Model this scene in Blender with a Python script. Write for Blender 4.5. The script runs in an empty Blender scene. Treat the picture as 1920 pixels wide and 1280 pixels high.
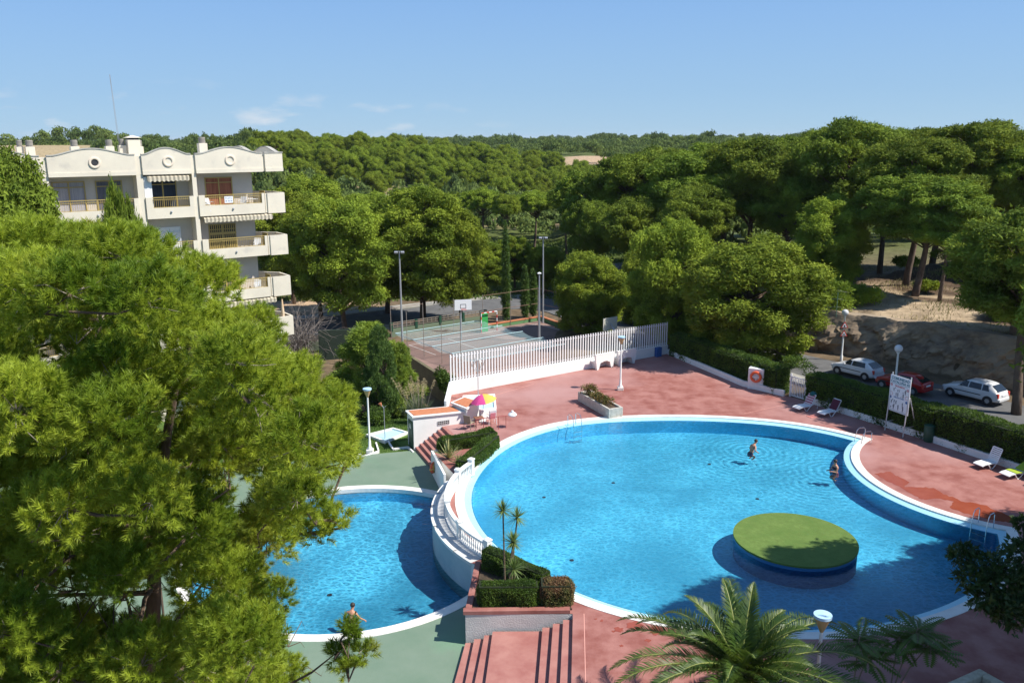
import bpy, math, random
import numpy as np
from mathutils import Matrix, Vector
from mathutils.geometry import tessellate_polygon

# ------------------------------------------------------------------ camera
S = bpy.context.scene
COL = S.collection
CAM_H, FPX = 18.0, 1620.0
HAZE = 0.00005
PITCH, ROLL = math.atan(382 / 1620.0), math.radians(0.3)
cam_d = bpy.data.cameras.new("camera")
cam = bpy.data.objects.new("camera", cam_d)
COL.objects.link(cam)
cam_d.sensor_width = 36.0
cam_d.lens = 36.0 * FPX / 1920.0
cam_d.clip_start, cam_d.clip_end = 0.2, 20000.0
cam.matrix_world = (Matrix.Translation((0, 0, CAM_H)) @ Matrix.Rotation(math.pi / 2 - PITCH, 4, 'X')
                    @ Matrix.Rotation(-ROLL, 4, 'Z'))
S.camera = cam

# ------------------------------------------------------------------ light
SUN_EL, SUN_AZ = math.radians(49.6), math.radians(-13.9)      # azimuth measured from +X
sun_dir = Vector((math.cos(SUN_AZ) * math.cos(SUN_EL), math.sin(SUN_AZ) * math.cos(SUN_EL), math.sin(SUN_EL)))
sl = bpy.data.lights.new("sun", 'SUN')
sl.energy = 5.0
sl.angle = math.radians(0.53)
sl.color = (1.0, 0.945, 0.85)
sun = bpy.data.objects.new("sun", sl)
sun.rotation_euler = sun_dir.to_track_quat('Z', 'Y').to_euler()
sun.location = (30, -10, 60)
COL.objects.link(sun)

world = bpy.data.worlds.new("World")
S.world = world
world.use_nodes = True
wn = world.node_tree
wn.nodes.clear()
W = wn.nodes.new
wo = W("ShaderNodeOutputWorld")
bg = W("ShaderNodeBackground")
sky = W("ShaderNodeTexSky")
sky.sky_type = 'NISHITA'
sky.sun_disc = False
sky.sun_elevation = SUN_EL
sky.sun_rotation = math.pi / 2 - SUN_AZ
sky.altitude = 1500
sky.air_density = 1.0
sky.dust_density = 0.0
sky.ozone_density = 4.0
bg.inputs[1].default_value = 0.115
# small cumulus scraps low over the horizon on the left
tc = W("ShaderNodeTexCoord")
mp = W("ShaderNodeMapping"); mp.inputs['Scale'].default_value = (1, 1, 3.2)
nz = W("ShaderNodeTexNoise"); nz.inputs['Scale'].default_value = 17.0; nz.inputs['Detail'].default_value = 7
cr = W("ShaderNodeValToRGB"); cr.color_ramp.elements[0].position = 0.56; cr.color_ramp.elements[1].position = 0.76
sep = W("ShaderNodeSeparateXYZ")
band = W("ShaderNodeMapRange"); band.inputs[1].default_value = 0.065; band.inputs[2].default_value = 0.02
band.clamp = True
left = W("ShaderNodeMapRange"); left.inputs[1].default_value = 0.02; left.inputs[2].default_value = -0.12
mul = W("ShaderNodeMath"); mul.operation = 'MULTIPLY'
mul2 = W("ShaderNodeMath"); mul2.operation = 'MULTIPLY'
mul3 = W("ShaderNodeMath"); mul3.operation = 'MULTIPLY'; mul3.inputs[1].default_value = 0.75
mix = W("ShaderNodeMix"); mix.data_type = 'RGBA'
L = wn.links.new
L(tc.outputs['Generated'], mp.inputs[0]); L(mp.outputs[0], nz.inputs['Vector']); L(nz.outputs[0], cr.inputs[0])
L(tc.outputs['Generated'], sep.inputs[0]); L(sep.outputs[2], band.inputs[0]); L(sep.outputs[0], left.inputs[0])
L(cr.outputs[0], mul.inputs[0]); L(band.outputs[0], mul.inputs[1])
L(mul.outputs[0], mul2.inputs[0]); L(left.outputs[0], mul2.inputs[1]); L(mul2.outputs[0], mul3.inputs[0])
tint = W("ShaderNodeMix"); tint.data_type = 'RGBA'; tint.blend_type = 'MULTIPLY'; tint.inputs[0].default_value = 1.0
tint.inputs[7].default_value = (1.0, 1.0, 1.0, 1)
# hazy summer air: the sky pales to an even light blue towards the horizon
hz1 = W("ShaderNodeMapRange"); hz1.inputs[1].default_value = 0.0; hz1.inputs[2].default_value = 0.16
hzc = W("ShaderNodeMix"); hzc.data_type = 'RGBA'; hzc.inputs[6].default_value = (2.20, 3.50, 4.80, 1); hzc.inputs[7].default_value = (1.42, 2.72, 5.00, 1)
hz2 = W("ShaderNodeMapRange"); hz2.inputs[1].default_value = 0.05; hz2.inputs[2].default_value = 0.7; hz2.inputs[3].default_value = 0.92; hz2.inputs[4].default_value = 0.25
hzm = W("ShaderNodeMix"); hzm.data_type = 'RGBA'
L(sep.outputs[2], hz1.inputs[0]); L(hz1.outputs[0], hzc.inputs[0]); L(sep.outputs[2], hz2.inputs[0]); L(hz2.outputs[0], hzm.inputs[0])
L(sky.outputs[0], hzm.inputs[6]); L(hzc.outputs[2], hzm.inputs[7])
L(hzm.outputs[2], tint.inputs[6])
L(mul3.outputs[0], mix.inputs[0]); L(tint.outputs[2], mix.inputs[6]); mix.inputs[7].default_value = (4.6, 4.9, 5.3, 1)
L(mix.outputs[2], bg.inputs[0]); L(bg.outputs[0], wo.inputs[0])

S.view_settings.view_transform = 'Standard'
S.view_settings.look = 'None'
S.view_settings.exposure = 0.5
S.view_settings.gamma = 1.0
S.render.engine = 'CYCLES'
S.cycles.max_bounces = 8
S.cycles.diffuse_bounces = 3
S.cycles.glossy_bounces = 3
S.cycles.transparent_max_bounces = 16
S.cycles.use_denoising = True
S.cycles.caustics_reflective = False
S.cycles.caustics_refractive = False

# ------------------------------------------------------------------ projection helpers (photo 1920x1280 -> metres)
def ray(u, v):
    x = (u - 960) / FPX; y = (640 - v) / FPX
    c, s = math.cos(ROLL), math.sin(ROLL)
    x, y = x * c + y * s, -x * s + y * c
    cp, sp = math.cos(PITCH), math.sin(PITCH)
    return (x, cp + y * sp, y * cp - sp)

def P(u, v, z=0.0):
    """point of the level z seen at photo pixel u,v"""
    r = ray(u, v); t = (z - CAM_H) / r[2]
    return Vector((r[0] * t, r[1] * t, z))

def PY(u, v, Y):
    """point at ground distance Y seen at photo pixel u,v"""
    r = ray(u, v); t = Y / r[1]
    return Vector((r[0] * t, Y, CAM_H + r[2] * t))

def proj(x, y, z):
    z = z - CAM_H
    cp, sp = math.cos(PITCH), math.sin(PITCH)
    d = y * cp - z * sp
    yy = (y * sp + z * cp) / d; xx = x / d
    c, s = math.cos(ROLL), math.sin(ROLL)
    xx, yy = xx * c - yy * s, xx * s + yy * c
    return 960 + xx * FPX, 640 - yy * FPX

# ------------------------------------------------------------------ materials
MATS = {}
def mat(name, col, rough=0.7, col2=None, scale=3.0, detail=6, bump=0.0, bscale=None, metal=0.0,
        spec=0.5, ramp=(0.35, 0.65), stretch=None, coat=0.0, trans=0.0, rand=0.0, col3=None, scale3=0.4, ramp3=(0.55, 0.7)):
    if name in MATS: return MATS[name]
    m = bpy.data.materials.new(name); m.use_nodes = True
    nt = m.node_tree; n = nt.nodes; l = nt.links.new
    b = n["Principled BSDF"]
    b.inputs['Roughness'].default_value = rough
    b.inputs['Metallic'].default_value = metal
    b.inputs['Specular IOR Level'].default_value = spec
    b.inputs['Coat Weight'].default_value = coat
    b.inputs['Base Color'].default_value = (*col, 1)
    out = b.inputs['Base Color']; src = None
    if col2 is not None or bump > 0:
        t = n.new("ShaderNodeTexCoord")
        vec = t.outputs['Object']
        if stretch:
            mpn = n.new("ShaderNodeMapping"); mpn.inputs['Scale'].default_value = stretch
            l(vec, mpn.inputs[0]); vec = mpn.outputs[0]
    if col2 is not None:
        nz = n.new("ShaderNodeTexNoise"); nz.inputs['Scale'].default_value = scale; nz.inputs['Detail'].default_value = detail
        nz.inputs['Roughness'].default_value = 0.62
        l(vec, nz.inputs['Vector'])
        r = n.new("ShaderNodeValToRGB")
        r.color_ramp.elements[0].position, r.color_ramp.elements[1].position = ramp
        r.color_ramp.elements[0].color = (*col, 1); r.color_ramp.elements[1].color = (*col2, 1)
        l(nz.outputs[0], r.inputs[0]); src = r.outputs[0]
        if col3 is not None:
            nz3 = n.new("ShaderNodeTexNoise"); nz3.inputs['Scale'].default_value = scale3; nz3.inputs['Detail'].default_value = 5
            l(vec, nz3.inputs['Vector'])
            r3 = n.new("ShaderNodeMapRange"); r3.inputs[1].default_value, r3.inputs[2].default_value = ramp3
            l(nz3.outputs[0], r3.inputs[0])
            mx = n.new("ShaderNodeMix"); mx.data_type = 'RGBA'
            l(r3.outputs[0], mx.inputs[0]); l(src, mx.inputs[6]); mx.inputs[7].default_value = (*col3, 1)
            src = mx.outputs[2]
    if rand > 0:
        oi = n.new("ShaderNodeObjectInfo"); hs = n.new("ShaderNodeHueSaturation")
        mr = n.new("ShaderNodeMapRange"); mr.inputs[3].default_value = 1 - rand; mr.inputs[4].default_value = 1 + rand
        l(oi.outputs['Random'], mr.inputs[0]); l(mr.outputs[0], hs.inputs['Value'])
        mr2 = n.new("ShaderNodeMapRange"); mr2.inputs[3].default_value = 0.5 - rand * 0.05; mr2.inputs[4].default_value = 0.5 + rand * 0.05
        l(oi.outputs['Random'], mr2.inputs[0]); l(mr2.outputs[0], hs.inputs['Hue'])
        if src: l(src, hs.inputs['Color'])
        else: hs.inputs['Color'].default_value = (*col, 1)
        src = hs.outputs[0]
    if src: l(src, out)
    if bump > 0:
        nb = n.new("ShaderNodeTexNoise"); nb.inputs['Scale'].default_value = bscale or scale * 3; nb.inputs['Detail'].default_value = 5
        l(vec, nb.inputs['Vector'])
        bp = n.new("ShaderNodeBump"); bp.inputs['Strength'].default_value = bump; bp.inputs['Distance'].default_value = 0.05
        l(nb.outputs[0], bp.inputs['Height']); l(bp.outputs[0], b.inputs['Normal'])
    if trans > 0:
        tr = n.new("ShaderNodeBsdfTranslucent"); ms = n.new("ShaderNodeMixShader"); ms.inputs[0].default_value = trans
        hs2 = n.new("ShaderNodeHueSaturation"); hs2.inputs['Value'].default_value = 1.5; hs2.inputs['Hue'].default_value = 0.485
        if src: l(src, hs2.inputs['Color'])
        else: hs2.inputs['Color'].default_value = (*col, 1)
        l(hs2.outputs[0], tr.inputs[0])
        l(b.outputs[0], ms.inputs[1]); l(tr.outputs[0], ms.inputs[2]); l(ms.outputs[0], n["Material Output"].inputs[0])
    MATS[name] = m
    return m

M_RED = mat("painted_red_concrete", (0.230, 0.070, 0.054), 0.75, (0.355, 0.155, 0.130), 0.9, 12, 0.15, 14, ramp=(0.36, 0.62),
            col3=(0.385, 0.205, 0.190), scale3=0.13, ramp3=(0.46, 0.66))
M_REDWET = mat("wet_red_concrete", (0.27, 0.058, 0.030), 0.25, (0.31, 0.08, 0.045), 1.5)
M_GREEN = mat("painted_green_concrete", (0.125, 0.195, 0.135), 0.75, (0.175, 0.235, 0.175), 0.5, 8, 0.1, 14, ramp=(0.3, 0.7),
              col3=(0.13, 0.26, 0.155), scale3=0.22, ramp3=(0.55, 0.75))
M_WHITE = mat("white_paint", (0.80, 0.80, 0.78), 0.6, (0.68, 0.68, 0.655), 0.9, 8, 0.12, 20, ramp=(0.45, 0.85))
M_COPE = mat("pale_coping_stone", (0.78, 0.76, 0.71), 0.6, (0.66, 0.63, 0.58), 2.2, 8, 0.1, 20, ramp=(0.45, 0.75))
M_PLASTER = mat("grey_plaster", (0.66, 0.66, 0.63), 0.85, (0.54, 0.54, 0.52), 1.2, 8, 0.5, 18)
M_POOLWALL = mat("mottled_grey_blue_wall", (0.42, 0.47, 0.49), 0.8, (0.30, 0.38, 0.42), 0.8, 8, 0.2, 12)  # two grey blue tones mixed by noise
M_SHELF = mat("light_blue_mosaic", (0.33, 0.64, 0.78), 0.35, (0.40, 0.70, 0.82), 14, 2, ramp=(0.4, 0.6))
M_POOL = mat("blue_mosaic", (0.085, 0.58, 0.90), 0.4, (0.120, 0.64, 0.95), 10, 2, ramp=(0.4, 0.6))
M_TERRA = mat("terracotta_tile", (0.52, 0.20, 0.09), 0.8, (0.42, 0.15, 0.07), 5)
M_SLAT = mat("white_slat_paint", (0.76, 0.76, 0.76), 0.5)
M_METAL = mat("galvanised_steel", (0.42, 0.44, 0.46), 0.45, metal=0.5)
M_CHROME = mat("polished_steel", (0.75, 0.75, 0.76), 0.18, metal=1.0)
M_PLASTIC = mat("white_plastic", (0.78, 0.79, 0.80), 0.35)
M_TURF = mat("green_artificial_turf", (0.082, 0.155, 0.024), 0.95, (0.125, 0.200, 0.040), 1.1, 9, 0.5, 40, ramp=(0.35, 0.6),
             col3=(0.095, 0.155, 0.026), scale3=6, ramp3=(0.4, 0.7))
M_ASPH = mat("asphalt", (0.085, 0.085, 0.088), 0.9, (0.13, 0.13, 0.13), 1.0, 9, 0.2, 20)
M_PAVE = mat("pavement_concrete", (0.36, 0.34, 0.30), 0.85, (0.26, 0.25, 0.22), 1.5, 8)
M_SOIL = mat("dark_soil", (0.05, 0.035, 0.022), 0.95, (0.09, 0.06, 0.04), 3, bump=0.6)
M_BARK = mat("pine_bark", (0.085, 0.055, 0.038), 0.95, (0.17, 0.12, 0.085), 5, 8, 0.8, 12, stretch=(1, 1, 0.3))
M_TWIG = mat("dry_grey_twig", (0.24, 0.20, 0.16), 0.9, (0.36, 0.31, 0.26), 5)
M_PINE = mat("aleppo_pine_foliage", (0.105, 0.160, 0.018), 0.75, (0.265, 0.335, 0.036), 0.33, 5, spec=0.12, ramp=(0.38, 0.62), trans=0.24, rand=0.12)
M_PINE2 = mat("dark_pine_foliage", (0.085, 0.135, 0.018), 0.8, (0.215, 0.285, 0.034), 0.33, 5, spec=0.12, ramp=(0.38, 0.62), trans=0.22, rand=0.14)
M_FAR = mat("far_wood_foliage", (0.070, 0.112, 0.034), 0.85, (0.175, 0.230, 0.060), 0.05, 8, spec=0.1, ramp=(0.38, 0.64), trans=0.25)
M_NEEDLE = mat("bright_pine_needles", (0.130, 0.210, 0.016), 0.5, (0.370, 0.450, 0.044), 0.8, 4, spec=0.25, ramp=(0.36, 0.64), trans=0.32,
               col3=(0.33, 0.32, 0.06), scale3=0.7, ramp3=(0.60, 0.76))
M_HEDGE = mat("clipped_hedge_leaves", (0.042, 0.090, 0.014), 0.6, (0.105, 0.175, 0.022), 1.3, 6, spec=0.3, trans=0.3)
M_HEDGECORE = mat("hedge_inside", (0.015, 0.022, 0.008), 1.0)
M_HBROWN = mat("browned_hedge_leaves", (0.24, 0.125, 0.065), 0.7, (0.09, 0.13, 0.025), 1.6, 6, trans=0.2)
M_CYP = mat("cypress_foliage", (0.055, 0.115, 0.020), 0.8, (0.115, 0.195, 0.032), 1.5, 6, trans=0.2)
M_CONI = mat("golden_conifer_foliage", (0.115, 0.195, 0.020), 0.7, (0.28, 0.37, 0.040), 0.9, 6, trans=0.3)
M_PALM = mat("palm_leaflets", (0.038, 0.088, 0.012), 0.45, (0.095, 0.150, 0.020), 1.5, 5, spec=0.5, trans=0.3)
M_RACHIS = mat("palm_leaf_rib", (0.28, 0.30, 0.08), 0.5)
M_YUCCA = mat("yucca_leaves", (0.085, 0.165, 0.028), 0.5, (0.20, 0.25, 0.08), 2.5, 4, spec=0.4, trans=0.25)
M_BROAD = mat("dark_broad_leaves", (0.022, 0.055, 0.012), 0.5, (0.045, 0.085, 0.015), 2, 5, spec=0.4, trans=0.25)
M_DRYBUSH = mat("grey_dry_branches", (0.16, 0.14, 0.13), 0.95, (0.24, 0.21, 0.19), 3)
M_BUILD = mat("cream_render", (0.72, 0.66, 0.54), 0.85, (0.60, 0.55, 0.46), 0.5, 9, 0.25, 25, ramp=(0.4, 0.75),
              col3=(0.47, 0.44, 0.39), scale3=0.9, ramp3=(0.60, 0.82))
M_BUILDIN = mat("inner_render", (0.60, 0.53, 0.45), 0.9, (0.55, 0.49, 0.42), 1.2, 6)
M_BRASS = mat("ochre_metal", (0.42, 0.31, 0.10), 0.5)
M_GLASS = mat("dark_window_glass", (0.015, 0.02, 0.025), 0.08, spec=0.8)
M_CURTAIN = mat("grey_curtain", (0.42, 0.40, 0.42), 0.9, (0.30, 0.29, 0.32), 6, 3, stretch=(3, 3, 0.1))
M_CURTRED = mat("rust_curtain", (0.40, 0.15, 0.08), 0.9, (0.24, 0.08, 0.045), 6, 3, stretch=(3, 3, 0.1))
M_CURTBLUE = mat("dark_blue_curtain", (0.03, 0.045, 0.07), 0.8, (0.015, 0.02, 0.03), 6, 3, stretch=(3, 3, 0.1))
M_RUBBER = mat("tyre_rubber", (0.02, 0.02, 0.02), 0.85)
M_DARK = mat("dark_plastic", (0.03, 0.03, 0.035), 0.6)
M_REDPAINT = mat("red_paint", (0.60, 0.05, 0.03), 0.5)
M_ORANGE = mat("orange_lifebuoy", (0.80, 0.13, 0.04), 0.45)
M_GREENB = mat("green_painted_board", (0.03, 0.30, 0.07), 0.6)
M_DGREEN = mat("dark_green_paint", (0.012, 0.06, 0.035), 0.55)
M_COURT = mat("court_surface", (0.27, 0.17, 0.14), 0.9, (0.20, 0.13, 0.11), 0.5, 8)
M_ROCK = mat("ochre_cut_rock", (0.34, 0.255, 0.165), 0.95, (0.15, 0.11, 0.08), 0.7, 9, 1.0, 2.5, ramp=(0.38, 0.62), stretch=(1, 1, 2.0), col3=(0.36, 0.29, 0.21), scale3=0.35)
M_LINE = mat("white_line_paint", (0.70, 0.70, 0.68), 0.7)
M_SKIN = mat("tanned_skin", (0.48, 0.24, 0.15), 0.5, (0.42, 0.20, 0.12), 4)
M_HAIR = mat("dark_hair", (0.03, 0.02, 0.015), 0.6)

def water_mat(name, deep, cell, strong, rings=()):
    """water surface: sky reflection over a rippled film that lets the sun through unevenly"""
    m = bpy.data.materials.new(name); m.use_nodes = True
    nt = m.node_tree; n = nt.nodes; l = nt.links.new
    n.remove(n["Principled BSDF"])
    out = n["Material Output"]
    tc = n.new("ShaderNodeTexCoord")
    nz = n.new("ShaderNodeTexNoise"); nz.inputs['Scale'].default_value = 1.1; nz.inputs['Detail'].default_value = 3
    l(tc.outputs['Object'], nz.inputs['Vector'])
    va = n.new("ShaderNodeVectorMath"); va.operation = 'MULTIPLY_ADD'
    va.inputs[1].default_value = (0.55, 0.55, 0.55)
    l(nz.outputs['Color'], va.inputs[0]); l(tc.outputs['Object'], va.inputs[2])
    ramps = []
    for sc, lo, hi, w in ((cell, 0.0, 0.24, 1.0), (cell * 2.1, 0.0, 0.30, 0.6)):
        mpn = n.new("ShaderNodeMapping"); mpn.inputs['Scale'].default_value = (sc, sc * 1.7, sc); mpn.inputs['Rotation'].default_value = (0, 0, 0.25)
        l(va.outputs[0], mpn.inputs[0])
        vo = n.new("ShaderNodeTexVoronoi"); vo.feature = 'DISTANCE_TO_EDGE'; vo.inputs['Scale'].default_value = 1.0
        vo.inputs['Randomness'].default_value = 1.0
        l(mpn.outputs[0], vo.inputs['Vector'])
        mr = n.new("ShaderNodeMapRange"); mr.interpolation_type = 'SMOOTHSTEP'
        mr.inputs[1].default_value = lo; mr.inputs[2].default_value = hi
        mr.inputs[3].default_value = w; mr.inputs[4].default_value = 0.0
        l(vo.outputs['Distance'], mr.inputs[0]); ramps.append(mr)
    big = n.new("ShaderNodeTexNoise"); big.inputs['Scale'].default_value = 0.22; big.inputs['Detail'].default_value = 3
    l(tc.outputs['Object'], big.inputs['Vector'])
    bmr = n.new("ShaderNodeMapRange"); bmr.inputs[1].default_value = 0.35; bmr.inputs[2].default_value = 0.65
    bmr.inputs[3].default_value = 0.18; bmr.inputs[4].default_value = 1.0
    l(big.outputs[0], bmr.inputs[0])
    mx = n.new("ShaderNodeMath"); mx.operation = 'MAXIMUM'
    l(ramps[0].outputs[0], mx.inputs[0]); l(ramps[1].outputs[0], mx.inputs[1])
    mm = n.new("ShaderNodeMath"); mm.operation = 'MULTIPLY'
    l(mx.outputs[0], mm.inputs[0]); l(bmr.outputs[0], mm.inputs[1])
    last = mm.outputs[0]; hgt = None
    for (rx, ry) in rings:                       # rings from a wading bather, brightening painted into the tint as well as bump
        def M_(op, a, b=None):
            q = n.new("ShaderNodeMath"); q.operation = op
            for i_, v_ in enumerate((a, b)):
                if v_ is None: continue
                if isinstance(v_, (int, float)): q.inputs[i_].default_value = v_
                else: l(v_, q.inputs[i_])
            return q.outputs[0]
        dn = n.new("ShaderNodeVectorMath"); dn.operation = 'DISTANCE'; dn.inputs[1].default_value = (rx + 0.27, ry + 0.27, 0.13)
        l(va.outputs[0], dn.inputs[0])
        wv_ = M_('SINE', M_('MULTIPLY', dn.outputs['Value'], 15.0))
        fo_ = M_('POWER', 0.62, dn.outputs['Value'])
        w2 = M_('MULTIPLY', wv_, fo_)
        last = M_('ADD', last, M_('MULTIPLY', w2, 0.65))
        hgt = w2 if hgt is None else M_('ADD', hgt, w2)
    colm = n.new("ShaderNodeMix"); colm.data_type = 'RGBA'; colm.clamp_factor = True  # bright web painted into the film's tint stands for caustic light
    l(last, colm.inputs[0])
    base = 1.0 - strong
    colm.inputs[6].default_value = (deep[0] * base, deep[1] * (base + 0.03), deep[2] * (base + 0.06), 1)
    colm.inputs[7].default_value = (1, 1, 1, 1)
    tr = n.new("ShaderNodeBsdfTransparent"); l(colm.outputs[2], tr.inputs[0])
    gl = n.new("ShaderNodeBsdfGlossy"); gl.inputs['Roughness'].default_value = 0.06
    nb = n.new("ShaderNodeTexNoise"); nb.inputs['Scale'].default_value = 1.0; nb.inputs['Detail'].default_value = 4
    mpb = n.new("ShaderNodeMapping"); mpb.inputs['Scale'].default_value = (1.6, 3.2, 1.6)
    l(va.outputs[0], mpb.inputs[0]); l(mpb.outputs[0], nb.inputs['Vector'])
    bp = n.new("ShaderNodeBump"); bp.inputs['Strength'].default_value = 0.45; bp.inputs['Distance'].default_value = 0.08
    if hgt is not None:
        ad = n.new("ShaderNodeMath"); ad.operation = 'MULTIPLY_ADD'; ad.inputs[1].default_value = 0.25; l(hgt, ad.inputs[0]); l(nb.outputs[0], ad.inputs[2]); l(ad.outputs[0], bp.inputs['Height'])
    else: l(nb.outputs[0], bp.inputs['Height'])
    l(bp.outputs[0], gl.inputs['Normal'])
    fr = n.new("ShaderNodeFresnel"); fr.inputs['IOR'].default_value = 1.33
    l(bp.outputs[0], fr.inputs['Normal'])
    ms = n.new("ShaderNodeMixShader")
    l(fr.outputs[0], ms.inputs[0]); l(tr.outputs[0], ms.inputs[1]); l(gl.outputs[0], ms.inputs[2])
    l(ms.outputs[0], out.inputs[0])
    return m
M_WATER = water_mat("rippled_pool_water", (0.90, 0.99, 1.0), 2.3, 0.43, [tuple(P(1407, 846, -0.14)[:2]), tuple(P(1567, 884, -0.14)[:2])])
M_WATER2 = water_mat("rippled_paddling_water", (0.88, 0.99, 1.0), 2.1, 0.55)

# ------------------------------------------------------------------ mesh helpers
class MB:
    def __init__(s): s.v = []; s.f = []
    def add(s, vs, fs):
        o = len(s.v); s.v += [tuple(p) for p in vs]; s.f += [tuple(i + o for i in q) for q in fs]; return s
    def box(s, c, d, rz=0.0, tilt=None):
        x, y, z = d[0] / 2, d[1] / 2, d[2] / 2
        pts = [Vector(p) for p in ((-x, -y, -z), (x, -y, -z), (x, y, -z), (-x, y, -z), (-x, -y, z), (x, -y, z), (x, y, z), (-x, y, z))]
        R = Matrix.Rotation(rz, 3, 'Z')
        if tilt: R = R @ Matrix.Rotation(tilt[1], 3, tilt[0])
        c = Vector(c)
        return s.add([R @ p + c for p in pts], [(0, 3, 2, 1), (4, 5, 6, 7), (0, 1, 5, 4), (1, 2, 6, 5), (2, 3, 7, 6), (3, 0, 4, 7)])
    def seg(s, a, b, w, z0, z1, e=0.0):
        """upright slab from a to b (plan points), w thick"""
        ax, ay, bx, by = a[0], a[1], b[0], b[1]
        d = math.hypot(bx - ax, by - ay)
        return s.box(((ax + bx) / 2, (ay + by) / 2, (z0 + z1) / 2), (d + e, w, z1 - z0), math.atan2(by - ay, bx - ax))
    def tube(s, pts, rad, n=8, caps=True):
        pts = [Vector(p) for p in pts]
        if not isinstance(rad, (list, tuple)): rad = [rad] * len(pts)
        rings = []
        ref = Vector((0, 0, 1))
        for i, p in enumerate(pts):
            d = (pts[min(i + 1, len(pts) - 1)] - pts[max(i - 1, 0)])
            d = d.normalized() if d.length > 1e-9 else Vector((0, 0, 1))
            r = ref if abs(d.dot(ref)) < 0.95 else Vector((1, 0, 0))
            a = d.cross(r).normalized(); b = d.cross(a).normalized()
            rings.append([p + (a * math.cos(2 * math.pi * k / n) + b * math.sin(2 * math.pi * k / n)) * rad[i] for k in range(n)])
        vs = [q for r in rings for q in r]; fs = []
        for i in range(len(pts) - 1):
            for k in range(n):
                fs.append((i * n + k, i * n + (k + 1) % n, (i + 1) * n + (k + 1) % n, (i + 1) * n + k))
        if caps:
            fs.append(tuple(range(n))[::-1]); fs.append(tuple((len(pts) - 1) * n + k for k in range(n)))
        return s.add(vs, fs)
    def lathe(s, prof, c=(0, 0, 0), n=16):
        vs = []; fs = []
        for r, z in prof:
            for k in range(n):
                a = 2 * math.pi * k / n
                vs.append((c[0] + r * math.cos(a), c[1] + r * math.sin(a), c[2] + z))
        for i in range(len(prof) - 1):
            for k in range(n):
                fs.append((i * n + k, i * n + (k + 1) % n, (i + 1) * n + (k + 1) % n, (i + 1) * n + k))
        fs.append(tuple(range(n))[::-1]); fs.append(tuple((len(prof) - 1) * n + k for k in range(n)))
        return s.add(vs, fs)
    def sheet(s, outer, z, holes=()):
        loops = [[Vector((p[0], p[1], 0)) for p in outer]] + [[Vector((p[0], p[1], 0)) for p in h] for h in holes]
        tri = tessellate_polygon(loops)
        vs = [(p.x, p.y, z) for l in loops for p in l]
        fs = []
        for t in tri:
            a, b, c = (Vector(vs[i]) for i in t)
            fs.append(tuple(t) if (b - a).cross(c - a).z > 0 else tuple(t[::-1]))
        return s.add(vs, fs)
    def wall(s, pts, z0, z1, closed=False):
        n = len(pts); vs = [(p[0], p[1], z0) for p in pts] + [(p[0], p[1], z1) for p in pts]
        return s.add(vs, [(i, (i + 1) % n, n + (i + 1) % n, n + i) for i in range(n if closed else n - 1)])
    def ring(s, a, za, b, zb, closed=True):
        n = len(a); vs = [(p[0], p[1], za) for p in a] + [(p[0], p[1], zb) for p in b]
        return s.add(vs, [(i, (i + 1) % n, n + (i + 1) % n, n + i) for i in range(n if closed else n - 1)])
    def prism(s, poly, z0, z1):
        s.sheet(poly, z1); s.wall(poly, z0, z1, True); return s
    def extr(s, prof, origin, ax, az, ay, t):
        """profile (2D list) in plane ax/az at origin, extruded by t along ay"""
        o, ax, az, ay = Vector(origin), Vector(ax), Vector(az), Vector(ay)
        a = [o + ax * p[0] + az * p[1] for p in prof]; b = [q + ay * t for q in a]
        n = len(prof); loops = [[Vector((p[0], p[1], 0)) for p in prof]]
        tri = tessellate_polygon(loops)
        fs = [tuple(x) for x in tri] + [tuple(i + n for i in x)[::-1] for x in tri]
        fs += [(i, (i + 1) % n, n + (i + 1) % n, n + i) for i in range(n)]
        return s.add(a + b, fs)
    def mesh(s, name, m, smooth=False):
        me = bpy.data.meshes.new(name); me.from_pydata(s.v, [], s.f)
        if smooth:
            me.polygons.foreach_set('use_smooth', [True] * len(me.polygons)); 
        if m: me.materials.append(m)
        me.update(); return me
    def build(s, name, m, parent=None, smooth=False, world=False, bevel=0.0):
        if parent is not None and world:
            lo = parent.location; s.v = [(p[0] - lo.x, p[1] - lo.y, p[2] - lo.z) for p in s.v]
        me = s.mesh(name, m, smooth)
        o = bpy.data.objects.new(name, me); COL.objects.link(o)
        if parent: o.parent = parent
        if smooth:
            try: me.set_sharp_from_angle(angle=math.radians(40))
            except Exception: pass
        if bevel > 0:
            b = o.modifiers.new("bevel", 'BEVEL'); b.width = bevel; b.segments = 2; b.limit_method = 'ANGLE'
        return o

def tri_mesh(name, T, m):
    T = np.ascontiguousarray(T, dtype=np.float32); N = len(T)
    me = bpy.data.meshes.new(name)
    me.vertices.add(3 * N); me.loops.add(3 * N); me.polygons.add(N)
    me.vertices.foreach_set('co', T.reshape(-1))
    me.loops.foreach_set('vertex_index', np.arange(3 * N, dtype=np.int32))
    me.polygons.foreach_set('loop_start', np.arange(0, 3 * N, 3, dtype=np.int32))
    try: me.polygons.foreach_set('loop_total', np.full(N, 3, dtype=np.int32))
    except Exception: pass
    if m: me.materials.append(m)
    me.update(calc_edges=True); return me

def place(name, me, parent=None):
    o = bpy.data.objects.new(name, me); COL.objects.link(o)
    if parent: o.parent = parent
    return o

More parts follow.
